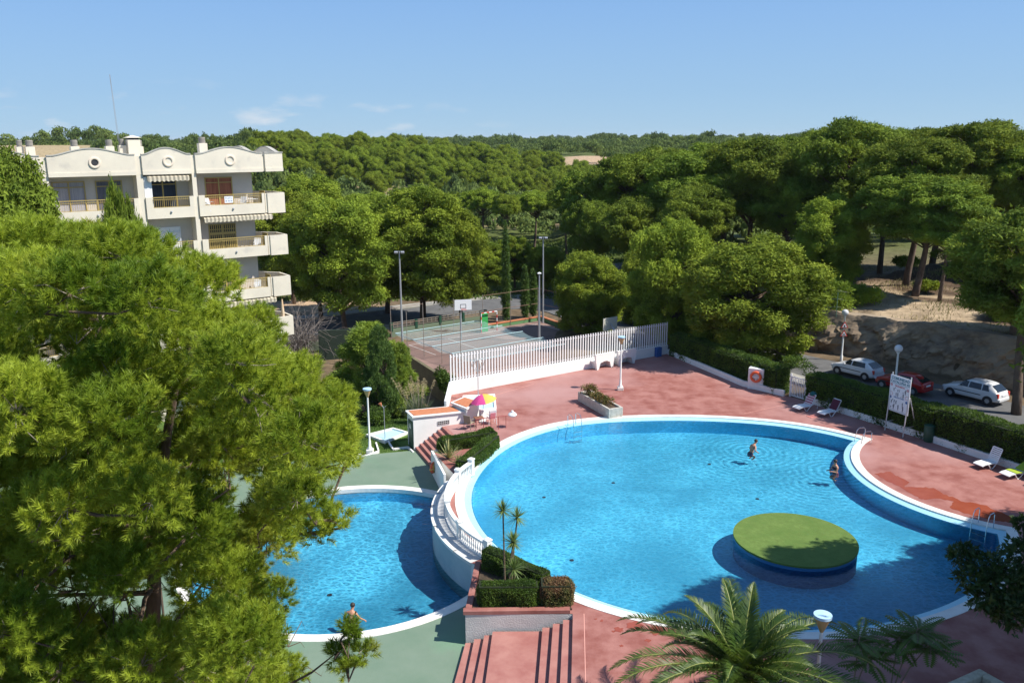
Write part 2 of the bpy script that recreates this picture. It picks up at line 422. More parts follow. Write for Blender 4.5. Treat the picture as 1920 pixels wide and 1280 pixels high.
def thing(name, label, cat, loc=(0, 0, 0), rz=0.0, group=None):
    o = bpy.data.objects.new(name, None); COL.objects.link(o)
    o.location = loc; o.rotation_euler = (0, 0, rz); o.empty_display_size = 0.3
    return tag(o, label, cat, group)
def tag(o, label, cat, group=None, kind=None):
    o['label'] = label; o['category'] = cat
    if group: o['group'] = group
    if kind: o['kind'] = kind
    return o
def struct(o): o['kind'] = 'structure'; return o
def copy_tree(o, parent=None):
    kids = list(o.children)
    c = o.copy(); COL.objects.link(c)
    if parent: c.parent = parent
    for k in kids: copy_tree(k, c)
    return c

# leaf triangles ---------------------------------------------------------
def rdir(rng, n):
    v = rng.normal(size=(n, 3)); return v / np.linalg.norm(v, axis=1, keepdims=True)
def leaf_tris(rng, pos, out, length, width, spread=0.8):
    n = len(pos)
    d = out + rdir(rng, n) * spread; d /= np.linalg.norm(d, axis=1, keepdims=True)
    s = np.cross(d, rdir(rng, n)); s /= np.linalg.norm(s, axis=1, keepdims=True) + 1e-9
    L = length * rng.uniform(0.6, 1.3, (n, 1)); w = width * rng.uniform(0.6, 1.3, (n, 1))
    return np.stack([pos - s * w * 0.5, pos + s * w * 0.5, pos + d * L], axis=1)
def skin_tris(rng, pos, out, length, width, spread=0.5):
    """leaf sprays lying along the outside of a clump, facing outwards"""
    n = len(pos)
    nrm = out + rdir(rng, n) * spread; nrm /= np.linalg.norm(nrm, axis=1, keepdims=True)
    d = np.cross(nrm, rdir(rng, n)); d /= np.linalg.norm(d, axis=1, keepdims=True) + 1e-9
    s = np.cross(nrm, d); d = d + nrm * rng.uniform(0.0, 0.7, (n, 1))
    L = length * rng.uniform(0.6, 1.35, (n, 1)); w = width * rng.uniform(0.6, 1.35, (n, 1))
    return np.stack([pos - s * w * 0.5, pos + s * w * 0.5, pos + d * L], axis=1)
def clump_cloud(rng, clumps, per, length, width, up=0.25, spread=0.8, inner=0.5, skin=False):
    """clumps: (x,y,z,rx,rz); leaves crowd the outer shell of each clump"""
    out = []
    for c in clumps:
        n = int(per * (c[3] / 1.2) ** 1.6) + 8
        d = rdir(rng, n); d[:, 2] += up; d /= np.linalg.norm(d, axis=1, keepdims=True)
        ph = rng.uniform(0, 6.28, 4)
        lump = 1 + 0.16 * np.sin(d[:, 0:1] * 5 + ph[0]) * np.sin(d[:, 1:2] * 5 + ph[1]) + 0.12 * np.sin(d[:, 2:3] * 8 + d[:, 0:1] * 6 + ph[2])
        r = (inner + (1 - inner) * rng.random((n, 1)) ** 0.6) * (1 + 0.12 * rng.normal(size=(n, 1))) * lump
        p = np.array(c[:3]) + d * r * np.array([c[3], c[3], c[4]])
        out.append((skin_tris if skin else leaf_tris)(rng, p, d, length, width, spread))
    return np.concatenate(out)
# ================================================================== TERRAIN
def smooth(t): t = np.clip(t, 0, 1); return t * t * (3 - 2 * t)
ROCKLINE = np.array([(12, 120), (14, 98), (17.5, 85), (21.3, 76.3), (25.6, 72.9), (28.8, 70.0), (34.0, 63.2), (40, 53), (47, 40), (60, 20), (90, -10)], float)
def rock_dist(x, y):
    """signed distance to the foot of the rock cutting (positive uphill) and y of the nearest point"""
    best = np.full(x.shape, 1e9); sgn = np.ones(x.shape); ny = np.zeros(x.shape)
    for (ax, ay), (bx, by) in zip(ROCKLINE[:-1], ROCKLINE[1:]):
        dx, dy = bx - ax, by - ay
        t = np.clip(((x - ax) * dx + (y - ay) * dy) / (dx * dx + dy * dy), 0, 1)
        px, py = ax + t * dx, ay + t * dy
        d = np.hypot(x - px, y - py); cr = dx * (y - ay) - dy * (x - ax)
        m = d < best - 1e-9
        best = np.where(m, d, best); sgn = np.where(m, np.sign(cr), sgn); ny = np.where(m, py, ny)
    return best * sgn, ny
def height(x, y):
    x = np.asarray(x, float); y = np.asarray(y, float)
    mid = np.interp(y, [0, 56, 66, 80, 87, 100, 120, 150, 250, 350, 500, 650, 900, 1300, 3000, 9000],
                    [-1.4, -1.4, -3.0, -3.0, -1.6, -1.6, -2.6, -4, -4.5, -1, 4.5, 7.5, 10.5, 9, -10, -20])
    lvl = np.interp(y, [70, 95, 120, 150, 250, 350, 500, 650, 900, 1300, 3000, 9000], [-0.05, -1.5, -2.6, -4, -4.5, -1, 4.5, 7.5, 10.5, 9, -10, -20])
    w = smooth((x + 2) / 8.0)
    z = mid * (1 - w) + lvl * w
    z = z + 13 * np.exp(-((x + 95) / 90) ** 2 - ((y - 330) / 110) ** 2)
    z = z + 13 * np.exp(-((x + 240) / 90) ** 2 - ((y - 450) / 90) ** 2)
    z = z + 5.5 * np.exp(-((x - 42) / 38) ** 2 - ((y - 440) / 60) ** 2)
    z = z + 3.5 * np.exp(-((x - 150) / 140) ** 2 - ((y - 620) / 120) ** 2)
    d, ny = rock_dist(x, y)
    amp = np.interp(ny, [0, 66, 76, 86, 98, 120], [3.3, 3.3, 2.9, 1.2, 0.3, 0.0])
    top = z * 0 + amp + np.interp(d, [0, 15, 60, 200], [0, 0.5, 2.2, 4.0])
    fade = smooth((y - 110) / 130.0)
    k = smooth((d - 0.3) / 1.6) * (1 - fade) * smooth((x - 8) / 8)
    z = z * (1 - k) + np.maximum(z, top) * k
    n1 = np.sin(x * 0.31 + 1.3) * np.cos(y * 0.27) + 0.5 * np.sin(x * 0.83 + y * 0.61)
    far = smooth((np.hypot(x, y) - 100) / 300)
    z = z + n1 * 0.08 * (k + 0.3) + far * (np.sin(x * 0.021 + 2) * np.cos(y * 0.017) * 1.6)
    return z
def H(x, y): return float(height(np.array([x]), np.array([y]))[0])
def in_poly(x, y, poly):
    inside = np.zeros(x.shape, bool); n = len(poly)
    for i in range(n):
        x0, y0 = poly[i]; x1, y1 = poly[(i + 1) % n]
        c = ((y0 > y) != (y1 > y)) & (x < (x1 - x0) * (y - y0) / (y1 - y0 + 1e-12) + x0)
        inside ^= c
    return inside

HEDGE_LINE = [(13.35, 71.5), (17.25, 61.3), (20.0, 58.5), (25.2, 49.7), (28.1, 44.4), (31.5, 38.2), (37, 28), (43, 17)]
xs = np.concatenate([-np.geomspace(6000, 75, 26), np.arange(-70, -30, 2.0), np.arange(-30, 60, 0.75), np.arange(60, 110, 2.0), np.geomspace(112, 6000, 26)])
ys = np.concatenate([[-60, -30, -10, 0], np.arange(6, 110, 0.75), np.arange(110, 190, 2.5), np.geomspace(192, 9000, 60)])
gx, gy = np.meshgrid(xs, ys)
gz = height(gx, gy)
PIT = [(-32, 3), (-32, 46.5), (-14, 48.8), (-6.8, 50.4), (-4.2, 52.8), (-3.4, 59), (13.0, 70.2), (16.8, 60.9), (19.6, 58.1), (24.8, 49.3), (27.7, 44), (31, 38), (36.3, 28), (42, 17), (42, 3)]
gz = np.where(in_poly(gx, gy, PIT), -4.2, gz)
# ground colour zones
c_soil = np.array([0.145, 0.105, 0.065]); c_grass = np.array([0.105, 0.135, 0.035]); c_sand = np.array([0.42, 0.32, 0.21]); c_litter = np.array([0.10, 0.066, 0.042])
c_lawn = np.array([0.085, 0.15, 0.03])
def zone(w, c, base): return base * (1 - w[..., None]) + c * w[..., None]
colr = np.tile(c_soil, gx.shape + (1,)).astype(float)
gd, gny = rock_dist(gx, gy)
rng = np.random.default_rng(5)
nn = np.sin(gx * 0.55 + np.sin(gy * 0.4) * 2) * np.cos(gy * 0.48 + np.sin(gx * 0.3) * 2) * 0.5 + 0.5
colr = zone(smooth((np.hypot(gx, gy) - 105) / 60), c_grass * 0.85, colr)
colr = zone(smooth(1 - np.hypot((gx - 4) / 16, (gy - 142) / 26)) ** 0.5, np.array([0.22, 0.27, 0.07]), colr)
hill = smooth((gd - 0.3) / 1.0) * (gny < 96) * (gy < 125)
colr = zone(hill, c_litter, colr)
sandy = hill * smooth((nn - 0.25) / 0.3) * (1 - smooth((gd - 13) / 8))
colr = zone(sandy * 0.9, c_sand, colr)
lawn = (gx > -34) * (gx < -4) * smooth((gy - 44) / 2) * (1 - smooth((gy - 61) / 4))
colr = zone(lawn, c_lawn, colr)
slope = smooth((gy - 205) / 15) * (1 - smooth((gy - 272) / 12)) * smooth((gx + 85) / 20) * (1 - smooth((gx - 15) / 20))
colr = zone(slope * 0.8, np.array([0.27, 0.19, 0.115]), colr)
gl = smooth((1 - np.hypot((gx + 24) / 9, (gy - 103) / 7)) * 3)
colr = zone(gl, np.array([0.46, 0.33, 0.22]), colr)
fieldt = smooth((1 - np.hypot((gx - 42) / 26, (gy - 420) / 45)) * 4)
colr = zone(fieldt, np.array([0.42, 0.30, 0.19]), colr)
fieldl = smooth((1 - np.hypot((gx + 230) / 80, (gy - 410) / 75)) * 3)
colr = zone(fieldl, np.array([0.36, 0.28, 0.16]), colr)
ny_, nx_ = gx.shape
me = bpy.data.meshes.new("terrain")
vv = np.stack([gx, gy, gz], -1).reshape(-1, 3)
idx = np.arange(ny_ * nx_).reshape(ny_, nx_)
ff = np.stack([idx[:-1, :-1], idx[:-1, 1:], idx[1:, 1:], idx[1:, :-1]], -1).reshape(-1, 4)
me.from_pydata(vv.tolist(), [], ff.tolist())
ca = me.color_attributes.new("ground", 'FLOAT_COLOR', 'POINT')
ca.data.foreach_set('color', np.concatenate([colr.reshape(-1, 3), np.ones((ny_ * nx_, 1))], 1).astype(np.float32).reshape(-1))
me.polygons.foreach_set('use_smooth', [True] * len(me.polygons))
gm = bpy.data.materials.new("ground_soil_and_grass"); gm.use_nodes = True
n = gm.node_tree.nodes; l = gm.node_tree.links.new; b = n["Principled BSDF"]; b.inputs['Roughness'].default_value = 0.95
b.inputs['Specular IOR Level'].default_value = 0.2
at = n.new("ShaderNodeAttribute"); at.attribute_name = "ground"
t = n.new("ShaderNodeTexCoord"); nz = n.new("ShaderNodeTexNoise"); nz.inputs['Scale'].default_value = 0.8; nz.inputs['Detail'].default_value = 10; nz.inputs['Roughness'].default_value = 0.7
mr = n.new("ShaderNodeMapRange"); mr.inputs[1].default_value = 0.3; mr.inputs[2].default_value = 0.7; mr.inputs[3].default_value = 0.5; mr.inputs[4].default_value = 1.4
hs = n.new("ShaderNodeHueSaturation"); bp = n.new("ShaderNodeBump"); bp.inputs['Strength'].default_value = 0.6; bp.inputs['Distance'].default_value = 0.15
l(t.outputs['Object'], nz.inputs['Vector']); l(nz.outputs[0], mr.inputs[0]); l(mr.outputs[0], hs.inputs['Value']); l(at.outputs[0], hs.inputs['Color'])
l(hs.outputs[0], b.inputs['Base Color']); l(nz.outputs[0], bp.inputs['Height']); l(bp.outputs[0], b.inputs['Normal'])
me.materials.append(gm)
struct(place("terrain", me))

# rock cutting: a rough face along the street
rp = []
for (ax, ay), (bx, by) in zip(ROCKLINE[2:-2], ROCKLINE[3:-1]):
    k = int(math.hypot(bx - ax, by - ay) / 0.22)
    rp += [(ax + (bx - ax) * i / k, ay + (by - ay) * i / k) for i in range(k)]
from mathutils import noise as mnoise
mb = MB(); NR = 20; vs = []; fs = []
for i, (x, y) in enumerate(rp):
    dx, dy = rp[min(i + 1, len(rp) - 1)][0] - rp[max(i - 1, 0)][0], rp[min(i + 1, len(rp) - 1)][1] - rp[max(i - 1, 0)][1]
    d = math.hypot(dx, dy); nx0, ny0 = -dy / d, dx / d       # uphill side
    ht = H(x + nx0 * 2.6, y + ny0 * 2.6) + 0.12
    zb = min(0, H(x - nx0 * 2, y - ny0 * 2)) - 0.3
    for j in range(NR):
        f = j / (NR - 1)
        q = Vector((x * 0.55, y * 0.55, f * 2.2))
        r1 = mnoise.fractal(q, 0.7, 2.1, 7) * 0.75 + mnoise.noise(q * 4.1) * 0.2
        off = 0.1 + 1.5 * f ** 1.6 + r1 * math.sin(math.pi * min(f * 1.1, 1)) + (0.9 if j == NR - 1 else 0)
        vs.append((x + nx0 * off, y + ny0 * off, zb + (ht - zb) * min(1, f * 1.06) + (r1 * 0.25 if 0 < j < NR - 1 else 0)))
for i in range(len(rp) - 1):
    for j in range(NR - 1):
        a = i * NR + j; fs.append((a, a + NR, a + NR + 1, a + 1))
mb.add(vs, fs)
ro = mb.build("rock_cutting", M_ROCK); ro['kind'] = 'structure'

# ================================================================== ROADS
def road(name, pts, w, m, z=0.03, kerb=None):
    """ribbon following the ground"""
    P2 = []
    for (a, b2) in zip(pts[:-1], pts[1:]):
        k = max(2, int(math.hypot(b2[0] - a[0], b2[1] - a[1]) / 1.2))
        P2 += [(a[0] + (b2[0] - a[0]) * i / k, a[1] + (b2[1] - a[1]) * i / k) for i in range(k)]
    P2.append(pts[-1])
    for _ in range(6):
        P2 = [P2[0]] + [((P2[i - 1][0] + P2[i + 1][0]) / 2, (P2[i - 1][1] + P2[i + 1][1]) / 2) for i in range(1, len(P2) - 1)] + [P2[-1]]
    mb = MB(); Ls = []; Rs = []; Z = []
    for i, p in enumerate(P2):
        q = P2[min(i + 1, len(P2) - 1)]; r = P2[max(i - 1, 0)]
        dx, dy = q[0] - r[0], q[1] - r[1]; d = math.hypot(dx, dy) or 1
        nx0, ny0 = -dy / d * w / 2, dx / d * w / 2
        Ls.append((p[0] + nx0, p[1] + ny0)); Rs.append((p[0] - nx0, p[1] - ny0))
        Z.append(max(H(*Ls[-1]), H(*Rs[-1]), H(*p)) + z)
    Z = [sum(Z[max(0, i - 3):i + 4]) / len(Z[max(0, i - 3):i + 4]) for i in range(len(Z))]
    n = len(P2); vs = [(*Ls[i], Z[i]) for i in range(n)] + [(*Rs[i], Z[i]) for i in range(n)]
    vs += [(Ls[i][0], Ls[i][1], Z[i] - 0.6) for i in range(n)] + [(Rs[i][0], Rs[i][1], Z[i] - 0.6) for i in range(n)]
    fs = []
    for i in range(n - 1):
        fs += [(i, n + i, n + i + 1, i + 1), (2 * n + i, i, i + 1, 2 * n + i + 1), (n + i, 3 * n + i, 3 * n + i + 1, n + i + 1)]
    mb.add(vs, fs)
    return struct(mb.build(name, m)), P2, Z
def offs(pts, d):
    out = []
    for i, p in enumerate(pts):
        q = pts[min(i + 1, len(pts) - 1)]; r = pts[max(i - 1, 0)]
        dx, dy = q[0] - r[0], q[1] - r[1]; L_ = math.hypot(dx, dy) or 1
        out.append((p[0] - dy / L_ * d, p[1] + dx / L_ * d))
    return out
STREET = [(8.5, 96), (11.0, 86), (15.6, 77), (22.6, 67.6), (29.0, 59.5), (34.5, 50), (41, 38), (50, 20)]
road("street", STREET, 7.2, M_ASPH, 0.05)
road("road", [(-60, 82), (-40, 86), (-22, 89.5), (-10, 97), (0, 104), (5.5, 103), (8.5, 96), (10.5, 88)], 7.0, M_ASPH, 0.06)
road("far_pavement", offs([(-60, 82), (-40, 86), (-22, 89.5), (-10, 97), (0, 104), (5, 106)], 4.6), 2.0, M_PAVE, 0.18)
road("near_pavement", offs([(-60, 82), (-40, 86), (-24, 89), (-14, 94.3)], -4.4), 1.6, M_PAVE, 0.16)
road("side_road", [(4, 104), (9, 116), (20, 124), (40, 130)], 6, M_ASPH, 0.07)
road("valley_road", [(-80, 250), (-40, 258), (-5, 262), (25, 255), (60, 240)], 6, M_PAVE, 0.15)
road("hedge_pavement", offs([(17.5, 76), (21, 66.5), (26.0, 58), (31, 49.5), (37, 38)], -1.2), 1.7, M_PAVE, 0.16)
# stripes of the crossing
mb = MB()
for k in range(7):
    a = (-25.6 + k * 0.75, 86.6 + k * 0.12)
    c = (-26.4 + k * 0.98, 88.8 + k * 0.18)
    zc = H(*c) + 0.3
    mb.box((c[0], c[1], zc), (0.5, 4.2, 0.01), math.radians(12))
zebra_mb = mb
# measured on the road surface: lay the stripes as a sheet just above it
mb = MB()
for k in range(8):
    cx0, cy0 = -26.0 + k * 1.0, 86.9 + k * 0.17
    mb.box((cx0 - 0.1, cy0 + 0.8, -1.48), (0.52, 4.6, 0.012), math.radians(9.8))
struct(mb.build("crossing_stripes", M_LINE))

# ================================================================== POOLS AND DECKS
MAINC, MAINR = (10.6, 41.9), 13.62
BITEC, BITER = (27.19, 44.34), 7.65
_meas = [(853, 940), (862, 900), (885, 870), (930, 832), (1000, 802), (1066, 787), (1150, 781), (1250, 778), (1350, 780), (1450, 787), (1540, 799), (1633, 822), (1075, 1125), (1200, 1168), (1400, 1190), (1500, 1198), (1600, 1197), (1700, 1180), (1800, 1150), (1855, 1125)]
_a = []; _r = []
for q in _meas:
    p = P(*q); _a.append(math.atan2(p.y - MAINC[1], p.x - MAINC[0])); _r.append(math.hypot(p.x - MAINC[0], p.y - MAINC[1]))
_o = np.argsort(_a); _a = np.array(_a)[_o]; _r = np.array(_r)[_o]
_aa = np.concatenate([_a - 2 * math.pi, _a, _a + 2 * math.pi]); _rr = np.concatenate([_r, _r, _r])
def main_r(th):
    return float(np.mean([np.interp(th + e, _aa, _rr) for e in (-0.16, -0.08, 0, 0.08, 0.16)]))
def main_loop(d):
    """outline of the main pool, moved inwards by d; always the same number of points"""
    def pt(th): r = main_r(th) - d; return (MAINC[0] + r * math.cos(th), MAINC[1] + r * math.sin(th))
    def out(th): p = pt(th); return math.hypot(p[0] - BITEC[0], p[1] - BITEC[1]) > BITER + d
    th = math.pi / 2
    while out(th): th -= 0.002
    t1 = th
    th = -math.pi / 2
    while out(th): th += 0.002
    t0 = th
    big = [pt(t1 + (t0 + 2 * math.pi - t1) * i / 150) for i in range(151)]
    a0 = math.atan2(big[-1][1] - BITEC[1], big[-1][0] - BITEC[0]); a1 = math.atan2(big[0][1] - BITEC[1], big[0][0] - BITEC[0])
    if a0 < 0: a0 += 2 * math.pi
    if a1 < 0: a1 += 2 * math.pi
    bite = [(BITEC[0] + (BITER + d) * math.cos(a0 + (a1 - a0) * i / 40), BITEC[1] + (BITER + d) * math.sin(a0 + (a1 - a0) * i / 40)) for i in range(1, 40)]
    return big + bite
L0, L1, L2, L3 = main_loop(0), main_loop(0.46), main_loop(0.84), main_loop(0.86)
mb = MB(); mb.ring(L0, 0.02, L1, 0.02).wall(L0, 0.02, -0.2, True).wall(L1, -0.06, 0.02, True)
struct(mb.build("pool_coping", M_COPE))
mb = MB(); mb.ring(L1, -0.05, L2, -0.12)
struct(mb.build("pool_gutter_shelf", M_SHELF))
mb = MB(); mb.wall(L3, -0.95, -0.12, True).sheet(L3, -0.95)
struct(mb.build("pool_basin", M_POOL))
mb = MB(); mb.sheet(main_loop(0.80), -0.14)
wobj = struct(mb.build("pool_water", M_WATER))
# drains on the pool floor
mb = MB()
for q in ((1072, 1050), (1020, 932), (1150, 905), (1330, 870), (1420, 935)):
    p = P(q[0], q[1], -0.95); mb.lathe([(0.10, 0), (0.10, 0.02), (0.05, 0.03)], (p.x, p.y, -0.95), 12)
struct(mb.build("floor_drains", M_DARK))

TC, TR = (5.2, 40.42), 9.24                 # terrace wall between the two pools
def tpt(deg, r=TR): a = math.radians(deg); return (TC[0] + r * math.cos(a), TC[1] + r * math.sin(a))
T_TOP, T_BOT = 154.5, 220.5
arc_out = [tpt(T_TOP + (T_BOT - T_TOP) * i / 48) for i in range(49)]      # runs from the steps end to the planter
KC, KR = (-7.93, 38.34), 7.88
def kids_arc(d, n=110):
    r = KR - d
    pts = []
    for i in range(2000):
        th = math.radians(0 + 360 * i / 2000); p = (KC[0] + r * math.cos(th), KC[1] + r * math.sin(th))
        pts.append((th, p, math.hypot(p[0] - TC[0], p[1] - TC[1]) > TR - 0.05))
    k0 = next(i for i in range(len(pts)) if pts[i][2]); k1 = max(i for i in range(len(pts)) if pts[i][2])
    t0, t1 = pts[k0][0], pts[k1][0]
    return [(KC[0] + r * math.cos(t0 + (t1 - t0) * i / n), KC[1] + r * math.sin(t0 + (t1 - t0) * i / n)) for i in range(n + 1)]
K0, K1 = kids_arc(0), kids_arc(0.5)         # from the top meeting point anticlockwise round to the bottom one
def terrace_between(a, b):
    """points of the terrace circle from point a to point b"""
    A = math.atan2(a[1] - TC[1], a[0] - TC[0]) % (2 * math.pi); B = math.atan2(b[1] - TC[1], b[0] - TC[0]) % (2 * math.pi)
    return [tpt(math.degrees(A + (B - A) * i / 24), TR - 0.05) for i in range(25)]
tb = terrace_between(K1[-1], K1[0])
LOWZ = -1.3
mb = MB(); mb.ring(K0, LOWZ + 0.02, K1, LOWZ + 0.02, False).wall(K0, LOWZ + 0.02, LOWZ - 0.1).wall(K1, -1.55, LOWZ + 0.02)
struct(mb.build("paddling_pool_coping", M_COPE))
kp = K1 + tb[1:-1]
mb = MB(); mb.wall(kp, -2.05, -1.5, True).sheet(kp, -2.05)
struct(mb.build("paddling_pool_basin", M_POOL))
mb = MB(); mb.sheet(kp, -1.50)
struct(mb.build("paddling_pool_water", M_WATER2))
mb = MB()
for q in ((618, 1115), (605, 990), (520, 1010), (660, 960)):
    p = P(q[0], q[1], -2.05); mb.lathe([(0.12, 0), (0.12, 0.02), (0.04, 0.03)], (p.x, p.y, -2.05), 12)
struct(mb.build("paddling_pool_drains", M_DARK))

rise = 1.3 / 8
tops = [(1074, 1149), (1056, 1160), (1037, 1168), (1017, 1178), (923, 1188), (907, 1196), (888, 1204), (871, 1211)]
bots = [1071, 1050, 1028.5, 1009, 910, 890, 872, 852]
edgesF, edgesN = [], []
for k_, (tp_, bt_) in enumerate(zip(tops, bots)):
    a_, b_ = P(*tp_, -k_ * rise), P(bt_, 1280, -k_ * rise); sl_ = (b_.x - a_.x) / (b_.y - a_.y)
    edgesF.append(a_.x + sl_ * (30.08 - a_.y)); edgesN.append(a_.x + sl_ * (8 - a_.y))
print("step edges", [round(e, 2) for e in edgesF], [round(e, 2) for e in edgesN])
# lower green deck
inner_top = [tpt(d, TR - 0.05) for d in np.linspace(T_TOP, math.degrees(math.atan2(K0[0][1] - TC[1], K0[0][0] - TC[0])) % 360, 8)]
inner_bot = [tpt(d, TR - 0.05) for d in np.linspace(math.degrees(math.atan2(K0[-1][1] - TC[1], K0[-1][0] - TC[0])) % 360, T_BOT, 8)]
green = ([(-34, 8), (edgesN[-1] + 0.1, 8), (edgesF[-1] + 0.1, 30.1), (-1.5, 34.0)] + inner_bot[::-1] + K0[::-1][1:-1] + inner_top[::-1] +
         [(-4.55, 47.9), (-4.6, 48.6), (-5.9, 52.0), (-6.3, 51.85), (-9.5, 51.05), (-11.5, 50.4), (-16, 49.6), (-34, 47)])
mb = MB(); mb.sheet(green, LOWZ).wall([(-34, 47), (-16, 49.6), (-11.5, 50.4), (-9.5, 51.05), (-6.3, 51.85)], LOWZ - 0.4, LOWZ)
struct(mb.build("lower_deck", M_GREEN))

# upper red deck
STAIR_A, STAIR_B = (-4.35, 52.75), (-2.85, 49.45)
hedge_side = [(x, y) for x, y in HEDGE_LINE[::-1]]
red = ([(2.3, 30.25), (edgesF[0], 30.05), (edgesN[0], 8), (48, 8)] + hedge_side + [(-4.5, 59.75), (-4.45, 54.6), STAIR_A, STAIR_B, (-4.55, 48.55), (-4.6, 47.85)]
       + arc_out + [(-1.6, 34.2), (-1.87, 30.25)])
mb = MB(); mb.sheet(red, 0.0, [L0[::-1]])
struct(mb.build("upper_deck", M_RED))
# side walls of the terrace
mb = MB(); mb.wall(arc_out, -2.4, -0.012)
struct(mb.build("terrace_wall", M_POOLWALL))
mb = MB(); mb.wall([(-4.6, 47.85), arc_out[0]], -2.4, -0.002)
mb.wall([(-4.45, 59.7), (-4.45, 54.6)], -3, 0)
struct(mb.build("deck_edge_wall", M_WHITE))
# ledge cap of the terrace wall: pale curved slabs with gaps of grey
ledge = MB(); A1 = [tpt(T_TOP + (T_BOT - T_TOP) * i / 48, TR + 0.03) for i in range(49)]; A2 = [tpt(T_TOP + (T_BOT - T_TOP) * i / 48, TR - 0.72) for i in range(49)]
ledge.ring(A1, 0.006, A2, 0.006, False).wall(A1, -0.14, 0.006)
struct(ledge.build("terrace_ledge", mat("pale_grey_ledge", (0.60, 0.60, 0.59), 0.7, (0.48, 0.48, 0.47), 2)))
for i, (d0, d1) in enumerate(((172, 180), (182, 195), (197, 212), (160, 170))):
    mb = MB(); n_ = 14
    a_ = [tpt(d0 + (d1 - d0) * k / n_, TR + 0.06) for k in range(n_ + 1)]; b_ = [tpt(d0 + (d1 - d0) * k / n_, TR - 0.12) for k in range(n_ + 1)]
    mb.ring(a_, 0.05, b_, 0.05, False).wall(a_, -0.05, 0.05).wall(b_[::-1], 0.005, 0.05)
    struct(mb.build("ledge_cap_stone", M_COPE))

# balustrade
BR = TR - 0.74
bal = thing("balustrade", "white curved balustrade on the wall between the two pools", "balustrade", (*tpt(T_TOP, BR), 0.0))
bal_lo = bal.location.copy()
posts_deg = [151.5, 162.5, 189.5, 206, 222.0]
def arcpts(d0, d1, r, n_): return [tpt(d0 + (d1 - d0) * k / n_, r) for k in range(n_ + 1)]
mb = MB()
for r0, r1, z0, z1 in ((BR - 0.10, BR + 0.10, 0.70, 0.80),):
    a_ = arcpts(posts_deg[0], posts_deg[-1], r1, 60); b_ = arcpts(posts_deg[0], posts_deg[-1], r0, 60)
    mb.ring(a_, z1, b_, z1, False).wall(a_, z0, z1).wall(b_[::-1], z0, z1).ring(b_, z0, a_, z0, False)
mb.build("handrail", M_WHITE, bal, world=True)
mb = MB(); a_ = arcpts(posts_deg[0], posts_deg[-1], BR + 0.10, 60); b_ = arcpts(posts_deg[0], posts_deg[-1], BR - 0.10, 60)
mb.ring(a_, 0.09, b_, 0.09, False).wall(a_, 0.004, 0.09).wall(b_[::-1], 0.004, 0.09)
mb.build("plinth", M_WHITE, bal, world=True)
pm = MB().box((0, 0, 0.45), (0.26, 0.26, 0.9)).box((0, 0, 0.93), (0.32, 0.32, 0.06)).lathe([(0.16, 0.96), (0.10, 1.0), (0.0, 1.02)], n=12).mesh("post", M_WHITE)
for d in posts_deg:
    o = place("post", pm, bal); p = tpt(d, BR); o.location = (p[0] - bal_lo.x, p[1] - bal_lo.y, 0); o.rotation_euler = (0, 0, math.radians(d))
bm_ = MB().lathe([(0.055, 0.085), (0.055, 0.13), (0.03, 0.16), (0.058, 0.27), (0.05, 0.36), (0.026, 0.50), (0.028, 0.60), (0.05, 0.64), (0.05, 0.70)], n=10).mesh("baluster", M_WHITE, True)
for d0, d1 in zip(posts_deg[:-1], posts_deg[1:]):
    nb = int((d1 - d0) * math.pi / 180 * BR / 0.165)
    for k in range(1, nb):
        d = d0 + (d1 - d0) * k / nb; p = tpt(d, BR)
        o = place("baluster", bm_, bal); o.location = (p[0] - bal_lo.x, p[1] - bal_lo.y, 0)

# island with artificial turf
isl = thing("pool_island", "low round island with green turf top standing in the main pool", "pool island", (12.90, 36.42, -0.97))
seg = 96; cc = [(2.70 * math.cos(2 * math.pi * k / seg), 2.70 * math.sin(2 * math.pi * k / seg)) for k in range(seg)]
cc1 = [(p[0] * 1.015, p[1] * 1.015) for p in cc]
mb = MB(); mb.wall(cc, 0.0, 1.01, True); mb.build("pedestal", mat("deep_blue_mosaic_wall", (0.030, 0.15, 0.33), 0.5), isl, True)
mb = MB(); mb.wall(cc1, 0.99, 1.08, True).sheet(cc1, 1.08); mb.build("turf_top", M_TURF, isl)

# steps down to the lower deck, bottom of the frame
stp = MB()
def stepblock(mb, x0f, x1f, x0n, x1n, z, zb=-1.3, yf=30.1, yn=8):
    """tread between two slanted lines (far y, near y), top at z"""
    q = [(x0n, yn), (x1n, yn), (x1f, yf), (x0f, yf)]
    mb.prism(q, zb, z)
rise = 1.3 / 8
def lineX(u_top, u_bot, v_top=1150, v_bot=1280, z=0):
    a_ = P(u_top, v_top, z); b_ = P(u_bot, v_bot, z); k = (b_[0] - a_[0]) / (b_[1] - a_[1])
    return a_[0] + k * (30.1 - a_[1]), a_[0] + k * (8 - a_[1])
# nose lines in photo pixels (1150 row, 1280 row), with the height of the tread they end
noses = [(1074, 1071, 0), (1055, 1043, 1), (1036, 1022, 2), (1016, 1001, 3), (909, 905 - 0, 4)]
# upper flight: risers at edges 0..3, landing 4->5, lower flight risers 5..8
lev = [0, -rise, -2 * rise, -3 * rise, -4 * rise, -5 * rise, -6 * rise, -7 * rise]
M_REDSTEP = mat("painted_red_steps", (0.31, 0.115, 0.098), 0.75, (0.40, 0.185, 0.155), 1.2, 8, 0.1, 14)
st = MB()
for k in range(8):
    if k == 0: continue
    st.prism([(edgesN[k], 8), (edgesN[k - 1], 8), (edgesF[k - 1], 30.08), (edgesF[k], 30.08)], -1.32, lev[k])
so = struct(st.build("garden_steps", M_REDSTEP))
